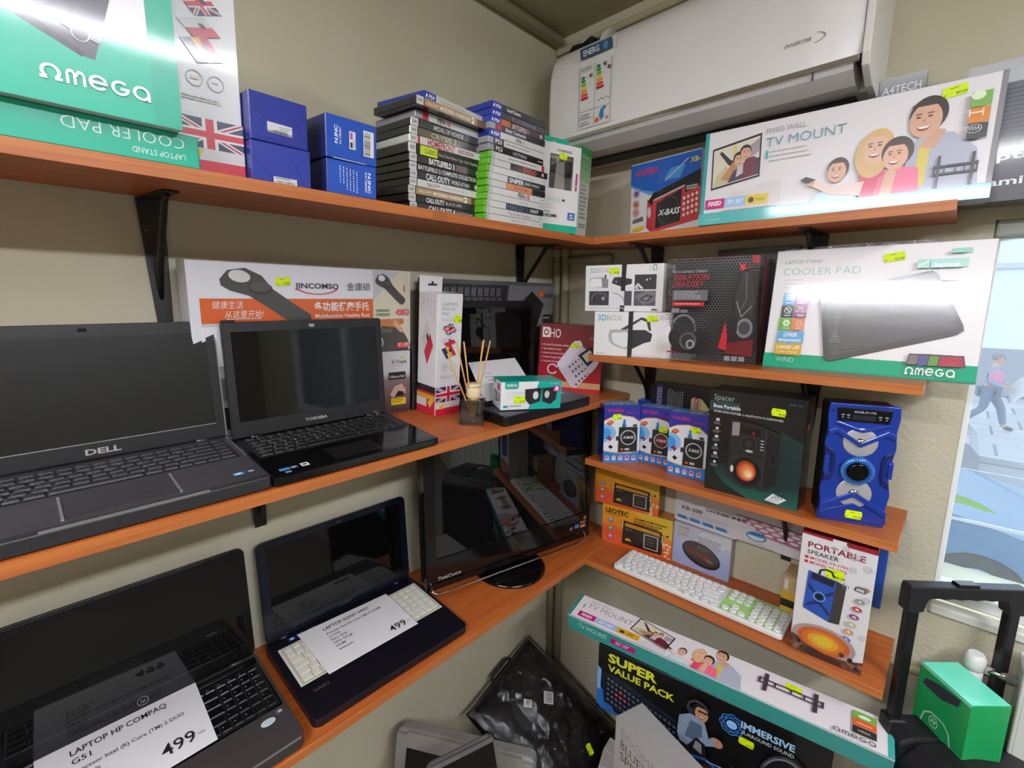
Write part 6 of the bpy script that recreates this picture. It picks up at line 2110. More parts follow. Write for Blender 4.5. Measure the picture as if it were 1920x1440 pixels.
sheet('white price sheet reading 499 lying on the large black laptop', 'price_sheet', pts_on('L3', [(-1.386, .082, .0360), (-1.172, .088, .0350), (-1.168, .248, .0350), (-1.388, .250, .0360)]),
      [('LAPTOP HP COMPAQ', .20, .78, .075, .60, '1c1c1e'), ('G51', .20, .66, .07, .11, '1c1c1e'), ('Procesor Intel (R) Core (TM) 2 DUO', .20, .54, .05, .68, '3a3a3c'), ('2.2 GHz', .20, .45, .045, .14, '3a3a3c'), ('Ram 4Gb', .20, .37, .045, .18, '3a3a3c'), ('499', .67, .14, .15, .22, '1c1c1e'), ('lei', .91, .18, .03, .04, '8a8a8c')], 'price sheets on the lower laptops')

# ------------------------------------------------------------------ all in one computer in the corner
MC = T(-.679, -.134, .760) @ RZ(math.radians(-13.17))
o = thing('all_in_one_computer', 'black all-in-one computer standing in the corner of the lowest shelf', 'computer', MC)
W, H, D = .557, .418, .055
BEZ = mat('piano_black_bezel', '0d0b0c', rough=.10)
ob('cabinet', box_me(.004, .010, .004, W - .004, D, H - .004, .008, 2), BLACKP, o)
bm = bmesh.new()
for q in ((0, 0, 0, .030, .012, H), (W - .014, 0, 0, W, .012, H), (.030, 0, 0, W - .014, .012, .082), (.030, 0, H - .020, W - .014, .012, H)):
    add_box(bm, *q)
ob('bezel', bm_mesh(bm), BEZ, o)
ob('screen', box_me(.030, .003, .082, W - .014, .009, H - .020), mat('glossy_dark_screen', '0a0b0c', rough=.02, spec=.9), o)
ob('chrome_bar', tube_me([(.012, -.001, .022), (.010, -.020, .008), (.018, -.024, .002), (.05, -.024, .001), (W - .06, -.024, .001), (W - .032, -.022, .003), (W - .028, -.012, .014), (W - .028, -.001, .024)], .0028, 8), CHROME, o)
a = Art(o, 'logo', face_M('front', W, D, H) @ T(.030, .020, 0), .075, .016)
a.t('ThinkCentre', .02, .2, .6, 'c9c6c4', w=.9)
a.done()
a = Art(o, 'stickers', face_M('front', W, D, H) @ T(W - .085, .030, 0), .075, .04)
a.R(.04, .12, .2, .32, '3a3a3e').R(.32, .2, .24, .3, '4a6a9a').R(.62, .45, .3, .22, '7a4a44').R(.62, .12, .3, .25, '9a5a50').lines(.07, .3, .12, .1, 2, .06, 'a0a0a4').lines(.65, .22, .2, .08, 1, .06, 'e0c8c0')
a.done()
ob('power_button', lathe_me([(.006, 0), (.006, .002), (.0045, .0025)], 20, T(W - .020, 0, .066) @ RX(math.radians(90))), CHROME, o)
MI = MC.inverted() @ T(-.411, -.172, .7327) @ RX(.0501)
ob('stand_foot', lathe_me([(.104, 0), (.104, .004), (.098, .008), (.03, .012), (.018, .012)], 48, MI), BEZ, o)
ob('stand_neck', tube_me([MI @ Vector((0, .01, .008)), MI @ Vector((.01, .04, .05)), MI @ Vector((.02, .055, .14))], .02, 12), BLACKP, o)

# ------------------------------------------------------------------ things below the shelves
q = dict(u=.3263, w=-.33, h=.6153, yaw=math.radians(8), lean=math.radians(80.9), roll=math.radians(.8))
b = Box('tv_mount_box', 'long narrow white and teal wall mount box lying across the boxes below the shelves', 'FL', q['u'], q['w'], .735, .052, .0885, q['h'], q['yaw'], q['lean'], q['roll'], base='e6dfe1', cols={'left': '2a7a70', 'right': '49b0a8', 'bottom': '3a9a92', 'back': 'b8b0b0'}, group='wall mount boxes')
a = b.art('front')
a.P([(.0, .0), (.012, 0), (.012, 1), (0, 1)], '2a8a80').R(.985, 0, .015, 1, '3aa59c')
a.t('FIXED WALL', .055, .80, .10, '8a888e', w=.085, b=-.01).t('TV MOUNT', .05, .55, .20, '6a7a80', w=.185, b=-.012).R(.035, .47, .006, .18, '5aa59a')
a.P([(.035, .10), (.105, .10), (.105, .32), (.035, .32)], 'c2107a').t('FIXED', .07, .16, .10, 'f8e8f2', w=.045, al='c', b=.03, sh=.2)
a.R(.105, .10, .09, .22, 'a8bce0').t('32"-70"', .15, .16, .09, 'eef2fa', w=.06, al='c', b=.02, sh=.2).R(.195, .10, .085, .22, 'd8a828').E(.215, .2, .01, .05, '3a3018').lines(.235, .22, .03, .06, 2, .03, '6a5818')
tv_pic(a, ((.235, .42), (.375, .20), (.250, .98)))
a.P([(.26, .0), (.38, .0), (.38, .2), (.30, .22)], 'd8d0d2')
family(a, .38, .0, .24, .98)
mount_pic(a, .66, .26, .175, .56, '4a3a44')
for i, c in enumerate(('33312f', 'd8642c', '7ab04a')):
    a.R(.905, .20 + i * .21, .055, .20, c)
a.t('VESA', .932, .27, .05, 'e4e4e4', w=.03, al='c').E(.932, .70, .015, .05, 'dff0d0').R(.915, .49, .035, .02, 'f4e0c8')
omega(a, .86, .02, .10, .12, '6a6a6e')
a.done()
a = b.art('bottom')
a.t('FIXED WALL', .045, .78, .12, '9ad4cc', w=.05).t('TV MOUNT', .045, .38, .30, 'd4ece8', w=.12, b=-.005).R(.18, .30, .095, .34, 'c2107a').t('32"-70"', .225, .38, .18, 'f8e8f2', w=.055, al='c', b=.02, sh=.2).R(0, .92, 1, .08, 'd8d4d4')
a.done()
b.sticker(.755, .74, txt='69.00', rot=-.05, w=.034, h=.018)

b = Box('gaming_set_box', 'black gaming keyboard set box with yellow lettering below the long wall mount box', 'FL', .4200, -.3080, .545, .062, .200, h=.357, yaw=math.radians(8), base='08080a', cols={'left': '101622'})
a = b.art('front')
a.t('SUPER', .055, .80, .125, 'd8d83a', w=.25, b=.04).t('VALUE PACK', .055, .655, .095, 'd8d83a', w=.335, b=.03)
a.P([(.0, .05), (.03, .0), (.45, 0), (.45, .06), (.10, .05), (.02, .35), (.0, .5)], '2a6ab8').P([(0, .30), (.018, .3), (.02, .62), (0, .66)], '7ab0e0')
a.P([(.02, .60), (.04, .13), (.45, .02), (.465, .36), (.10, .62)], '16202e').P([(.035, .58), (.055, .17), (.44, .06), (.45, .34)], '0e131c')
for r in range(5):
    for i in range(17):
        x_ = .052 + i * .0225 + r * .0015
        y_ = .545 - r * .072 - i * .0145
        c = 'a83040' if (r, i) in ((1, 3), (2, 2), (2, 3), (2, 4), (3, 15), (4, 14), (4, 15), (4, 16)) else '3c4658'
        a.P([(x_, y_ - .04), (x_ + .016, y_ - .05), (x_ + .017, y_ - .003), (x_ + .001, y_ + .007)], c).R(x_ + .005, y_ - .025, .005, .012, 'a0a8b8')
a.P([(.415, .30), (.42, .56), (.47, .66), (.53, .62), (.56, .36), (.50, .16), (.43, .2)], '8a9ab0').P([(.45, .3), (.47, .56), (.52, .56), (.53, .3)], '55657c')
head(a, .515, .72, .105, 'b8866a', '1c1816', look=.6)
a.G(.50, .74, .050, .14, .22, '3a3a40', 20, 20, 200).E(.47, .70, .015, .05, '2a2a30').R(.50, .735, .05, .02, '1a1a1e')
a.E(.585, .42, .028, .065, 'b8866a').P([(.51, .38), (.58, .46), (.58, .36), (.53, .28)], '8a9ab0')
for k in range(4):
    a.sub(.64, .77, .1, .2, k * .8)
    a.G(0, 0, .52, .42, .09, '3a7ac8', 22)
    a.full()
a.E(.64, .77, .022, .055, '8ac0f0')
a.t('IMMERSIVE', .675, .80, .085, '9cc4e4', w=.20, b=.03).t('SURROUND SOUND', .68, .72, .045, 'b8c0c8', w=.195, b=.01)
a.P([(.46, .16), (.50, .36), (.54, .32), (.56, .05), (.52, 0), (.47, .02)], '141418').P([(.49, .2), (.50, .32), (.525, .3), (.53, .16)], '8a8a90')
a.PL([(.45, .05), (.55, .12), (.60, .05), (.68, .14), (.72, .06)], .03, '2a6ac0').PL([(.55, .1), (.62, .12), (.70, .10)], .012, '9ad0ff')
a.G(.86, .25, .105, .44, .12, '3a3a42', 26, 10, 175).G(.86, .25, .098, .41, .05, '77777e', 26, 30, 150).E(.78, .12, .055, .16, '1c1c22').E(.80, .12, .04, .13, '55323a').E(.93, .02, .07, .2, '1a1a20').E(.95, .02, .05, .15, '2c2c36').P([(.64, .24), (.66, .22), (.76, .0), (.72, .0)], '2a2a30')
a.done()
b.sticker(.70, .585, txt='99.00', rot=-.05, w=.034, h=.019)
b = Box('support_carton', 'plain brown carton holding up the black gaming set box', 'FL', .470, -.235, .45, .20, .3555, base='8a6a4a')
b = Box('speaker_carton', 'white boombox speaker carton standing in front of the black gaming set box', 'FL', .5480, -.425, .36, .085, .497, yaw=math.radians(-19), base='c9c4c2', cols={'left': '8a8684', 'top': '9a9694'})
a = b.art('front')
a.t('BOOMBOX', .06, .925, .050, '9a9694', w=.46, b=-.02).t('BLUETOOTH', .06, .86, .050, '4a4648', w=.50, b=-.01).t('SPEAKER', .06, .795, .050, '4a4648', w=.38, b=-.01)
a.lines(.07, .74, .40, .02, 5, .006, 'a8a4a2')
a.P([(.05, .40), (.05, .56), (.20, .60), (.22, .42)], '3a3638').E(.6, .35, .3, .18, '2c2a2c').E(.6, .35, .2, .12, '55525a')
a.done()
a = b.art('left')
a.t('SMARTY', .25, .90, .35, '3a3638', w=.10, rot=-90)
a.done()
b = Box('accessory_box', 'small white carton with a sticker, tilted beside the boombox carton', 'FL', .438, -.405, .10, .05, .30, h=.0, yaw=math.radians(10), roll=math.radians(9), lean=math.radians(8), base='cbc6c4')
a = b.art('front')
a.P([(0, .82), (.5, .9), (.6, 1), (0, 1)], 'b0acaa').t('standard', .30, .86, .035, '2a2a2c', w=.62, b=.02, sh=.2).P([(.3, .5), (.7, .55), (.6, .8), (.3, .75)], 'a8a4a2')
a.done()
b.sticker(.26, .80, txt='39.00', rot=.2, w=.028, h=.020)

# laptop bag in clear plastic
P1, P2 = Vector((-.165, -.035, .275)), Vector((-.430, -.055, .205))
vx = (P2 - P1).normalized()
vy = Vector((.12, -.33, -.215))
vy = (vy - vx * vy.dot(vx)).normalized()
vn = vx.cross(vy).normalized()
if vn.z < 0:
    vn = -vn
MB_ = Matrix(((vx.x, vy.x, vn.x, P1.x), (vx.y, vy.y, vn.y, P1.y), (vx.z, vy.z, vn.z, P1.z), (0, 0, 0, 1)))
o = thing('laptop_bag', 'black laptop bag in a clear plastic sleeve leaning in the corner below', 'bag', MB_)


def pillow(x0, y0, x1, y1, hgt, n, amp, sc, seed, flat=0.0):
    bm = bmesh.new()
    g = {}
    for s_ in (1, -1):
        for i in range(n + 1):
            for j in range(n + 1):
                if s_ < 0 and (i in (0, n) or j in (0, n)):
                    g[s_, i, j] = g[1, i, j]
                    continue
                x, y = x0 + (x1 - x0) * i / n, y0 + (y1 - y0) * j / n
                e = min(1, 4.2 * min(i, n - i, j, n - j) / n) ** .5
                z = s_ * hgt / 2 * e
                nz = noise.noise(Vector((x * sc, y * sc, seed))) * amp + noise.noise(Vector((x * sc * 2.7, y * sc * 2.7, seed + 3))) * amp * .45
                if s_ > 0:
                    z += nz * e
                g[s_, i, j] = bm.verts.new((x, y, z))
        for i in range(n):
            for j in range(n):
                f = (g[s_, i, j], g[s_, i + 1, j], g[s_, i + 1, j + 1], g[s_, i, j + 1])
                fc = bm.faces.new(f if s_ > 0 else f[::-1])
                fc.smooth = True
    return bm_mesh(bm)


ob('bag_body', pillow(-.0, .0, .30, .40, .055, 22, .004, 9, 1.0), mat('black_nylon', '101012', rough=.7, bump=.3, bscale=500), o)
ob('plastic_sleeve', pillow(-.012, -.012, .33, .43, .068, 60, .014, 16, 5.0), glass_mat('crumpled_bag_plastic', 'e6e6e6', refl=.07, rough=.06, bump=.5, bscale=30), o)
for x_, y_, w_, h_ in ((.155, .115, .022, .028), (.095, .165, .036, .034)):
    a = Art(o, 'barcode_label', Matrix(((-.8, .6, 0, x_ + .02), (-.6, -.8, 0, y_ + .02), (0, 0, 1, .038), (0, 0, 0, 1))), w_, h_, MATTE_PRINT)
    a.R(0, 0, 1, 1, 'b4b0ae').bars(.12, .15, .76, .6, '4a4a4c').lines(.15, .85, .6, .1, 1, .05, '6a6a6c')
    a.done()
price_sticker(o, T(.13, .345, .048) @ RX(-.1), '69.00', 1.2, .032, .018)
ob('carry_handle', tube_me([(.10, -.005, .0), (.11, -.02, .004), (.19, -.02, .004), (.20, -.005, .0)], .006, 8), mat('black_nylon'), o)

# monitors on the floor
PA, PB = Vector((-.745, -.062, .352)), Vector((-.555, -.395, .348))


def floor_monitor(label, A, B, Ht, lean, rim, rimcol, Hr, thick=.05):
    X = (B - A)
    L_ = X.length
    X.normalize()
    n = X.cross(Vector((0, 0, 1))).normalized()      # outwards, to the viewer
    up = (Vector((0, 0, 1)) * math.cos(lean) - n * math.sin(lean)).normalized()
    nn = X.cross(up).normalized()
    o_ = A - up * Ht
    M = Matrix(((X.x, -nn.x, up.x, o_.x), (X.y, -nn.y, up.y, o_.y), (X.z, -nn.z, up.z, o_.z), (0, 0, 0, 1)))
    o = thing('monitor', label, 'monitor', M)
    RM = mat('monitor_rim_' + rimcol, rimcol, rough=.4)
    ob('casing', prism_me(rrect(0, 0, L_, Ht, .018), .008, thick, 'y', .006), mat('monitor_back_' + rimcol, rimcol, rough=.5), o)
    bm = bmesh.new()
    for q in ((.004, 0, .01, rim, .012, Ht - .01), (L_ - rim, 0, .01, L_ - .004, .012, Ht - .01), (rim, 0, .004, L_ - rim, .012, Hr), (rim, 0, Ht - rim * 1.25, L_ - rim, .012, Ht - .002)):
        add_box(bm, *q)
    ob('rim', bm_mesh(bm), RM, o)
    ob('screen', box_me(rim, .004, Hr, L_ - rim, .009, Ht - rim * 1.25), mat('dull_black_screen', '030303', rough=.3), o)
    return o


floor_monitor('old monitor with a wide silver rim on the floor under the lowest shelf', PA, PB, .345, math.radians(14), .034, '8f8b86', .05)
floor_monitor('black screened monitor with a thin grey rim in front of the silver one', Vector((-.830, -.335, .515)), Vector((-.672, -.384, .518)), .50, math.radians(20), .009, '5a5656', .03, .025)

# trolley speaker with its pulled out handle
TD = Vector((.12, -.143, 0)).normalized()
TM = Matrix(((TD.x, -TD.y * -1 * -1, 0, -.165), (TD.y, TD.x, 0, -1.042), (0, 0, 1, 0), (0, 0, 0, 1)))
TM = T(-.165, -1.042, 0) @ RZ(math.atan2(TD.y, TD.x))
o = thing('trolley_speaker', 'black trolley speaker with a tall pulled-out handle, by the window', 'speaker', TM)
TB = mat('black_trolley_plastic', '17151a', rough=.5)
HW = .187
# body: faces away from the wall (towards -y of its own frame)
me = prism_me([(-.012, .03), (HW + .115, .03), (HW + .115, .56), (HW + .09, .615), (HW * .5, .645), (.02, .635), (-.012, .60)], -.32, -.035, 'y', .012)
ob('body', me, TB, o)
ob('rear_column', prism_me([(-.012, .03), (HW + .012, .03), (HW + .012, .62), (HW - .02, .64), (.02, .64), (-.012, .625)], -.04, .022, 'y', .006), TB, o)
for x_ in (0, HW):
    ob('socket', box_me(x_ - .017, -.016, .60, x_ + .017, .016, .655, .003), TB, o)
    ob('post', box_me(x_ - .011, -.009, .60, x_ + .011, .009, .925, .003), mat('black_post', '0e0d10', rough=.35), o)
sc = [(-.016, .955), (HW + .016, .955), (HW + .018, .945), (HW + .018, .90), (HW - .014, .90), (HW - .018, .92)]
for i in range(11):
    x_ = HW - .022 - (HW - .044) * i / 10
    sc.append((x_, .9285 + (.0022 if i % 2 else 0)))
sc += [(.018, .92), (.014, .90), (-.018, .90), (-.018, .945)]
ob('grip', prism_me(sc, -.013, .013, 'y', .003), TB, o)
ob('release_button', box_me(HW * .5 - .02, -.010, .953, HW * .5 + .02, .010, .960, .002), mat('black_post'), o)
ob('top_ridge', prism_me([(.03, .634), (HW * .5, .644), (HW, .632), (HW, .640), (HW * .5, .6515), (.03, .642)], -.20, -.195, 'y'), TB, o)
price_sticker(o, T(.135, -.17, .6480) @ RY(.12), '', .5, .036, .020)
for x_ in (.01, HW - .01):
    ob('wheel', lathe_me([(.03, -.012), (.03, .012), (.012, .014)], 24, T(x_, .03, .03) @ RY(math.radians(90))), mat('rubber', '101010', rough=.8), o)

b = Box('game_controller_box', 'green controller box standing behind the trolley speaker handle', 'FL', 0, 0, .110, .075, .20, M=Matrix(((-.73, .683, 0, -.104), (-.683, -.73, 0, -1.071), (0, 0, 1, .56), (0, 0, 0, 1))), base='1fa35a', cols={'top': '6fe8c4', 'left': '2fbf7a'})
a = b.art('front')
a.R(0, 0, 1, 1, '1ea65c').R(0, .97, 1, .03, '8af0d0')
a.PL([(.15, .35), (.22, .52), (.35, .58), (.60, .58), (.72, .52), (.80, .34), (.76, .26), (.66, .36), (.30, .36), (.20, .26), (.15, .35)], .014, 'c8f0d8')
a.G(.42, .50, .09, .06, .16, 'c8f0d8').PL([(.37, .48), (.41, .53), (.44, .48), (.47, .53)], .012, 'c8f0d8').P([(.10, .80), (.5, .80), (.8, .88), (.82, .96), (.4, .93), (.15, .88)], '3a3c48')
a.done()
b = Box('stock_carton', 'plain dark carton standing on the floor against the wall below the window corner', 'FL', 1.075, -.10, .10, .085, .556, base='2a2826')

# radiator with its valve
o = thing('radiator', 'white panel radiator with a slotted top under the window', 'radiator', T(0, 0, 0))
RW_ = mat('radiator_white', 'd9dad2', rough=.4)
ob('panel', box_me(-.085, -2.5, .22, -.072, -1.215, .805, .004), RW_, o)
ob('panel', box_me(-.030, -2.5, .22, -.018, -1.215, .805, .004), RW_, o)
for i in range(9):
    ob('flute', box_me(-.0875, -2.48 + i * .14, .26, -.0845, -2.44 + i * .14, .77, .001), RW_, o)
ob('end_cover', box_me(-.085, -1.219, .25, -.018, -1.212, .805, .002), RW_, o)
bm = bmesh.new()
add_box(bm, -.088, -2.5, .803, -.080, -1.212, .812)
add_box(bm, -.023, -2.5, .803, -.015, -1.212, .812)
ob('grille_rim', bm_mesh(bm), RW_, o)
for i in range(62):
    y_ = -1.22 - i * .0205
    key('grille_bar', bpy.data.meshes.get('grille_bar_mesh') or (lambda m_: (setattr(m_, 'name', 'grille_bar_mesh'), m_.materials.append(RW_), m_)[2])(box_me(-.082, -.004, .804, -.021, .004, .811)), 0, y_, 0, o)
for yy in (-1.5, -2.2):
    ob('wall_bracket', box_me(-.018, yy - .02, .3, .0, yy + .02, .7, .002), RW_, o)
ob('valve_body', tube_me([(-.05, -1.212, .765), (-.05, -1.185, .765), (-.05, -1.165, .765)], .009, 12), CHROME, o)
ob('valve_head', lathe_me([(.012, 0), (.016, .004), (.017, .03), (.012, .038)], 18, T(-.05, -1.150, .755)), WHITEP, o)
ob('valve_joint', lathe_me([(.012, -.01), (.015, -.006), (.015, .02), (.010, .026)], 18, T(-.05, -1.150, .735)), WHITEP, o)
ob('supply_pipe', tube_me([(-.05, -1.150, .735), (-.05, -1.150, .705), (-.048, -1.142, .69), (-.04, -1.12, .687), (-.03, -1.075, .687), (-.03, -.95, .687)], .009, 12), PIPEP, o)

# ------------------------------------------------------------------ the street outside
ZS = -1.2
STREET = mat('asphalt', '9a9aa0', rough=.85, bump=.3, bscale=40)
struct('street_ground', box_me(.32, -30, ZS - .3, 60, 20, ZS - .12), STREET, 'grey asphalt road outside the window')
PV = mat('grey_paving', 'b3b3b8', rough=.8)
pv = bpy.data.objects.new('pavement', None)
COL.objects.link(pv)
pv['kind'] = 'structure'
pv['label'] = 'pavement on the far side of the street'
pv.location = (10.4, 0, ZS)
ob('bed', box_me(0, -16, -.12, 7.8, 6, -.01), mat('pavement_joint', '86868c', rough=.9), pv)
ob('kerb', box_me(-.16, -16, -.12, 0, 6, .005, .01), mat('kerb_stone', 'bcbcc0', rough=.8), pv)
slab_ = {}
for i in range(8):
    for j in range(16):
        k_ = random.choice((0, 1))
        if k_ not in slab_:
            slab_[k_] = box_me(-.46, -.46, -.02, .46, .46, .0, .008)
            slab_[k_].materials.append((PV, mat('pale_paving', 'bfbfc4', rough=.8))[k_])
        s_ = bpy.data.objects.new('paving_slab', slab_[k_])
        COL.objects.link(s_)
        s_.parent = pv
        s_.location = (.5 + i * .96, .6 - j * .96 - (.48 if i % 2 else 0), random.uniform(-.004, .004))
struct('pavement_near', box_me(.32, -16, ZS - .12, 3.2, 6, ZS, .01), mat('grey_paving'), 'pavement just outside the shop window')

bd = thing('building', 'white rendered building with a grey plinth across the street', 'building', T(18.2, 0, ZS))
ob('wall', box_me(0, -18, 1.35, 4, 8, 9), mat('white_render', 'f2f2f4', rough=.8), bd)
ob('plinth', box_me(-.06, -18, 0, 4, 8, 1.38, .02), mat('grey_plinth', 'a2a0aa', rough=.8), bd)
ob('string_course', box_me(-.08, -18, 3.62, 0, 8, 3.80, .02), mat('pale_stone', 'd2d2d6', rough=.8), bd)
for i, yy in enumerate((-5.2, -8.6, -12.0)):
    f = ob('window', box_me(-.03, yy - .7, 4.6, .02, yy + .7, 6.4, .01), mat('pale_stone'), bd)
    ob('pane', box_me(-.034, yy - .6, 4.7, -.031, yy + .6, 6.3), mat('far_glass', '8a96a4', rough=.1), f)


def car(label, x, yfront, d, col, group=None):
    """side-on hatchback; d = +1 drives towards +y"""
    M = T(x, yfront, ZS - .12) @ (Matrix.Scale(d, 4, (0, 1, 0)))
    o = thing('car', label, 'car', T(x, yfront, ZS - .12) @ RZ(0 if d > 0 else math.pi), group)
    CM = mat('car_paint_' + col, col, rough=.25, coat=.6, metal=.2)
    prof_ = [(0, .35), (-.02, .62), (-.15, .78), (-.95, .96), (-1.05, .98), (-1.75, 1.42), (-2.3, 1.47), (-3.2, 1.44), (-3.75, 1.05), (-3.9, .98), (-3.95, .5), (-3.9, .30)]
    for cx in (-3.15, -.80):
        pass
    arch = lambda cx: [(cx - .36 * math.cos(math.pi * k / 10), .30 + .36 * math.sin(math.pi * k / 10)) for k in range(11)]
    body = prof_ + arch(-3.15) + [(-2.75, .22), (-1.2, .22)] + arch(-.80) + [(-.4, .28)]
    ob('body', prism_me(body, -.85, .85, 'x', 0), CM, o)
    for s_ in (-1, 1):
        ob('window', prism_me([(-1.20, .99), (-1.82, 1.37), (-2.3, 1.41), (-3.1, 1.38), (-3.5, 1.03)], s_ * .852, s_ * .846, 'x'), mat('car_glass', '24303a', rough=.05), o)
        ob('sill_trim', box_me(s_ * .87 - .012, -3.9, .93, s_ * .87 + .012, -.15, .955), mat('bright_trim', 'e8e8ea', rough=.2, metal=.6), o)
        ob('door_handle', box_me(s_ * .865 - .012, -2.25, .84, s_ * .865 + .012, -2.05, .87, .005), mat('bright_trim'), o)
        for cx in (-3.15, -.80):
            w_ = ob('wheel', lathe_me([(.30, -.09), (.32, -.06), (.32, .06), (.30, .09), (.21, .095)], 28, T(s_ * .76, cx, .32) @ RY(math.radians(90))), mat('rubber'), o)
            ob('hub_cap', lathe_me([(.21, 0), (.20, .012), (.07, .03), (.02, .034)], 24, T(s_ * .85, cx, .32) @ RY(math.radians(90 * s_))), mat('hub_silver', 'b4b8c0', rough=.3, metal=.6), w_)
    return o


car('blue car parked right outside the shop window', 5.05, -2.22, -1, '4a7ea4')
car('pale grey car parked on the other side of the street', 8.9, -1.50, -1, 'a9adb2')

# passer-by: body grown from joints, clothes and hair as children
PX = T(12.7, -1.66, ZS) @ RZ(math.radians(-90))
per = thing('person', 'person in grey-blue clothes walking past outside, holding a white sheet', 'person', PX)


def skin(name, pts, edges, rad, m, par, sub=2):
    me = bpy.data.meshes.new(name)
    me.from_pydata(pts, edges, [])
    o = ob(name, me, m, par)
    md = o.modifiers.new('skin', 'SKIN')
    for v, r in zip(me.skin_vertices[0].data if me.skin_vertices else [], rad):
        v.radius = (r, r) if not isinstance(r, tuple) else r
    return o, md


def skin_body(name, joints, bones, m, par, root):
    names = list(joints)
    me = bpy.data.meshes.new(name)
    me.from_pydata([joints[n][0] for n in names], [(names.index(a), names.index(b)) for a, b in bones], [])
    o = ob(name, me, m, par)
    o.modifiers.new('skin', 'SKIN')
    if not me.skin_vertices:
        bm = bmesh.new()
        bm.from_mesh(me)
        bm.verts.layers.skin.verify()
        bm.to_mesh(me)
        bm.free()
    for n, v in zip(names, me.skin_vertices[0].data):
        v.radius = joints[n][1]
        v.use_root = n == root
    sb = o.modifiers.new('sub', 'SUBSURF')
    sb.levels = sb.render_levels = 2
    return o


# x forward (walking), y to the left, z up; total height about 1.68 m
J = {'pelvis': ((0, 0, .90), (.15, .12)), 'waist': ((.01, 0, 1.05), (.13, .10)), 'chest': ((.02, 0, 1.26), (.16, .12)), 'neck': ((.04, 0, 1.42), (.055, .055)), 'head': ((.06, 0, 1.52), (.085, .095)), 'crown': ((.06, 0, 1.62), (.07, .075)),
     'hip_l': ((.02, .09, .86), (.09, .09)), 'knee_l': ((.22, .09, .50), (.062, .062)), 'ankle_l': ((.30, .09, .10), (.042, .042)), 'toe_l': ((.46, .09, .05), (.038, .03)),
     'hip_r': ((-.02, -.09, .86), (.09, .09)), 'knee_r': ((-.06, -.09, .48), (.062, .062)), 'ankle_r': ((-.36, -.09, .16), (.042, .042)), 'toe_r': ((-.27, -.09, .04), (.038, .03)),
     'shoulder_l': ((.02, .19, 1.33), (.065, .065)), 'elbow_l': ((.06, .25, 1.07), (.045, .045)), 'wrist_l': ((.26, .20, .98), (.032, .032)), 'palm_l': ((.33, .18, .98), (.036, .022)),
     'shoulder_r': ((.02, -.19, 1.33), (.065, .065)), 'elbow_r': ((.0, -.25, 1.06), (.045, .045)), 'wrist_r': ((.22, -.22, .99), (.032, .032)), 'palm_r': ((.29, -.20, .99), (.036, .022))}
B_ = [('pelvis', 'waist'), ('waist', 'chest'), ('chest', 'neck'), ('neck', 'head'), ('head', 'crown'), ('pelvis', 'hip_l'), ('hip_l', 'knee_l'), ('knee_l', 'ankle_l'), ('ankle_l', 'toe_l'), ('pelvis', 'hip_r'), ('hip_r', 'knee_r'), ('knee_r', 'ankle_r'), ('ankle_r', 'toe_r'),
      ('chest', 'shoulder_l'), ('shoulder_l', 'elbow_l'), ('elbow_l', 'wrist_l'), ('wrist_l', 'palm_l'), ('chest', 'shoulder_r'), ('shoulder_r', 'elbow_r'), ('elbow_r', 'wrist_r'), ('wrist_r', 'palm_r')]
for s_, sy in (('l', 1), ('r', -1)):
    px_, py_, pz_ = J['palm_' + s_][0]
    for i, (dy, ln) in enumerate(((.022, .062), (.008, .072), (-.008, .068), (-.022, .052))):
        a_, b_ = 'f%d%s' % (i, s_), 'g%d%s' % (i, s_)
        J[a_] = ((px_ + .030, py_ + dy, pz_ - .006), (.009, .009))
        J[b_] = ((px_ + .024 + ln * .8, py_ + dy * 1.1, pz_ - .03), (.008, .008))
        B_ += [('palm_' + s_, a_), (a_, b_)]
    J['t0' + s_] = ((px_ - .01, py_ - sy * .034, pz_ + .01), (.010, .010))
    J['t1' + s_] = ((px_ + .035, py_ - sy * .046, pz_ + .004), (.009, .009))
    B_ += [('palm_' + s_, 't0' + s_), ('t0' + s_, 't1' + s_)]
SKINM = mat('skin', 'c9a08a', rough=.5)
skin_body('body', J, B_, SKINM, per, 'pelvis')


def wear(name, keep, grow, col, root, trim=None):
    jj = {k: (J[k][0], tuple(r + grow for r in J[k][1])) for k in keep}
    if trim:
        for k, (a, b, t_) in trim.items():
            pa, pb_ = Vector(J[a][0]), Vector(J[b][0])
            jj[k] = (tuple(pa.lerp(pb_, t_)), tuple(x + grow for x in J[b][1]))
    bb = [(a, b) for a, b in B_ if a in jj and b in jj]
    if trim:
        bb += [(a, k) for k, (a, b, t_) in trim.items()]
    return skin_body(name, jj, bb, mat('cloth_' + col, col, rough=.85), per, root)


wear('jacket', ['pelvis', 'waist', 'chest', 'shoulder_l', 'elbow_l', 'shoulder_r', 'elbow_r'], .022, '9aa0b4', 'chest', {'cuff_l': ('elbow_l', 'wrist_l', .9), 'cuff_r': ('elbow_r', 'wrist_r', .9)})
wear('trousers', ['pelvis', 'hip_l', 'knee_l', 'hip_r', 'knee_r'], .016, '6f7d96', 'pelvis', {'hem_l': ('knee_l', 'ankle_l', .92), 'hem_r': ('knee_r', 'ankle_r', .92)})
wear('shoe', ['ankle_l', 'toe_l'], .012, '4a4a54', 'ankle_l')
wear('shoe', ['ankle_r', 'toe_r'], .012, '4a4a54', 'ankle_r')
bm = bmesh.new()
bmesh.ops.create_icosphere(bm, subdivisions=3, radius=1, matrix=T(.045, 0, 1.585) @ Matrix.Diagonal((.105, .098, .10, 1)))
bmesh.ops.delete(bm, geom=[v for v in bm.verts if v.co.x > .085 and v.co.z < 1.60 or v.co.z < 1.50], context='VERTS')
ob('hair', bm_mesh(bm, 'hair', True), mat('grey_hair', '8a8688', rough=.8), per)
fc = bmesh.new()
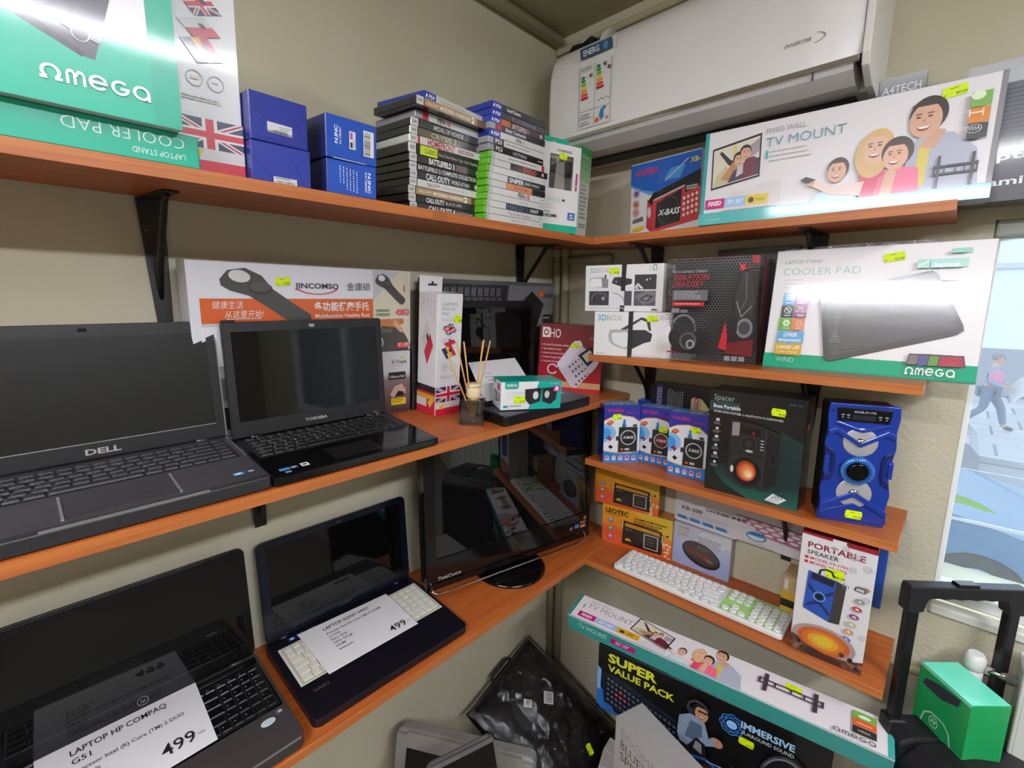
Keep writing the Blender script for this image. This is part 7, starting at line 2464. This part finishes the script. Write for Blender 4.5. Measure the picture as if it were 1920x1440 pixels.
for y_ in (-.033, .033):
    bmesh.ops.create_icosphere(fc, subdivisions=2, radius=.010, matrix=T(.142, y_, 1.565))
me = bm_mesh(fc)
ob('eyes', me, mat('eye_dark', '2a2422', rough=.3), per)
ob('nose', prism_me([(.140, 1.56), (.168, 1.522), (.140, 1.515)], -.012, .012, 'y', .003), SKINM, per)
ob('mouth', box_me(.142, -.022, 1.488, .150, .022, 1.496, .003), mat('lips', 'a0605a', rough=.5), per)
for y_ in (-.088, .088):
    ob('ear', lathe_me([(.016, -.006), (.026, 0), (.016, .006)], 12, T(.06, y_, 1.545) @ RX(math.radians(90))), SKINM, per)
o = thing('paper_sheet', 'large white sheet held by the passer-by', 'paper', PX @ T(.40, -.06, .90) @ RZ(.3) @ RX(.5) @ RY(.45))
ob('sheet', box_me(-.02, -.22, -.16, -.016, .24, .22), mat('white_paper'), o)
o = thing('shoulder_bag', 'pink bag worn by the passer-by', 'bag', PX @ T(.06, -.26, 1.22))
ob('pouch', prism_me(rrect(-.10, -.16, .10, .08, .04), -.035, .035, 'y', .01), mat('pink_fabric', 'e88ab4', rough=.7), o)

# green leaf on a stem outside, rooted in a wall planter beside the opening
o = thing('wall_plant', 'bright green leaf on a stem poking past the window edge', 'plant', T(.335, -.98, .965))
LEAF = mat('leaf_green', '8fc43a', rough=.45)
ob('planter', box_me(-.035, -.055, -.30, .085, .055, -.16, .006), mat('grey_planter', '7a7a7c', rough=.7), o)
ob('stem', tube_me([(.02, 0, -.17), (.025, -.02, -.06), (.03, -.07, .0), (.03, -.12, .012)], [.004, .004, .003, .002], 8), mat('pale_stem', 'b4d8a0', rough=.5), o)
bm = bmesh.new()
rows_ = []
for i in range(9):
    t_ = i / 8
    wdt = .011 * math.sin(math.pi * min(1, t_ * .96 + .04)) ** .8
    y_ = -.04 - .155 * t_
    z_ = .006 + .012 * math.sin(math.pi * t_) - .012 * t_ * t_
    rows_.append([bm.verts.new((.03 - .3 * wdt, y_, z_ + wdt)), bm.verts.new((.03, y_, z_)), bm.verts.new((.03 - .3 * wdt, y_, z_ - wdt))])
for a_, b_ in zip(rows_, rows_[1:]):
    for j in range(2):
        bm.faces.new((a_[j], a_[j + 1], b_[j + 1], b_[j])).smooth = True
ob('leaf', bm_mesh(bm), LEAF, o)
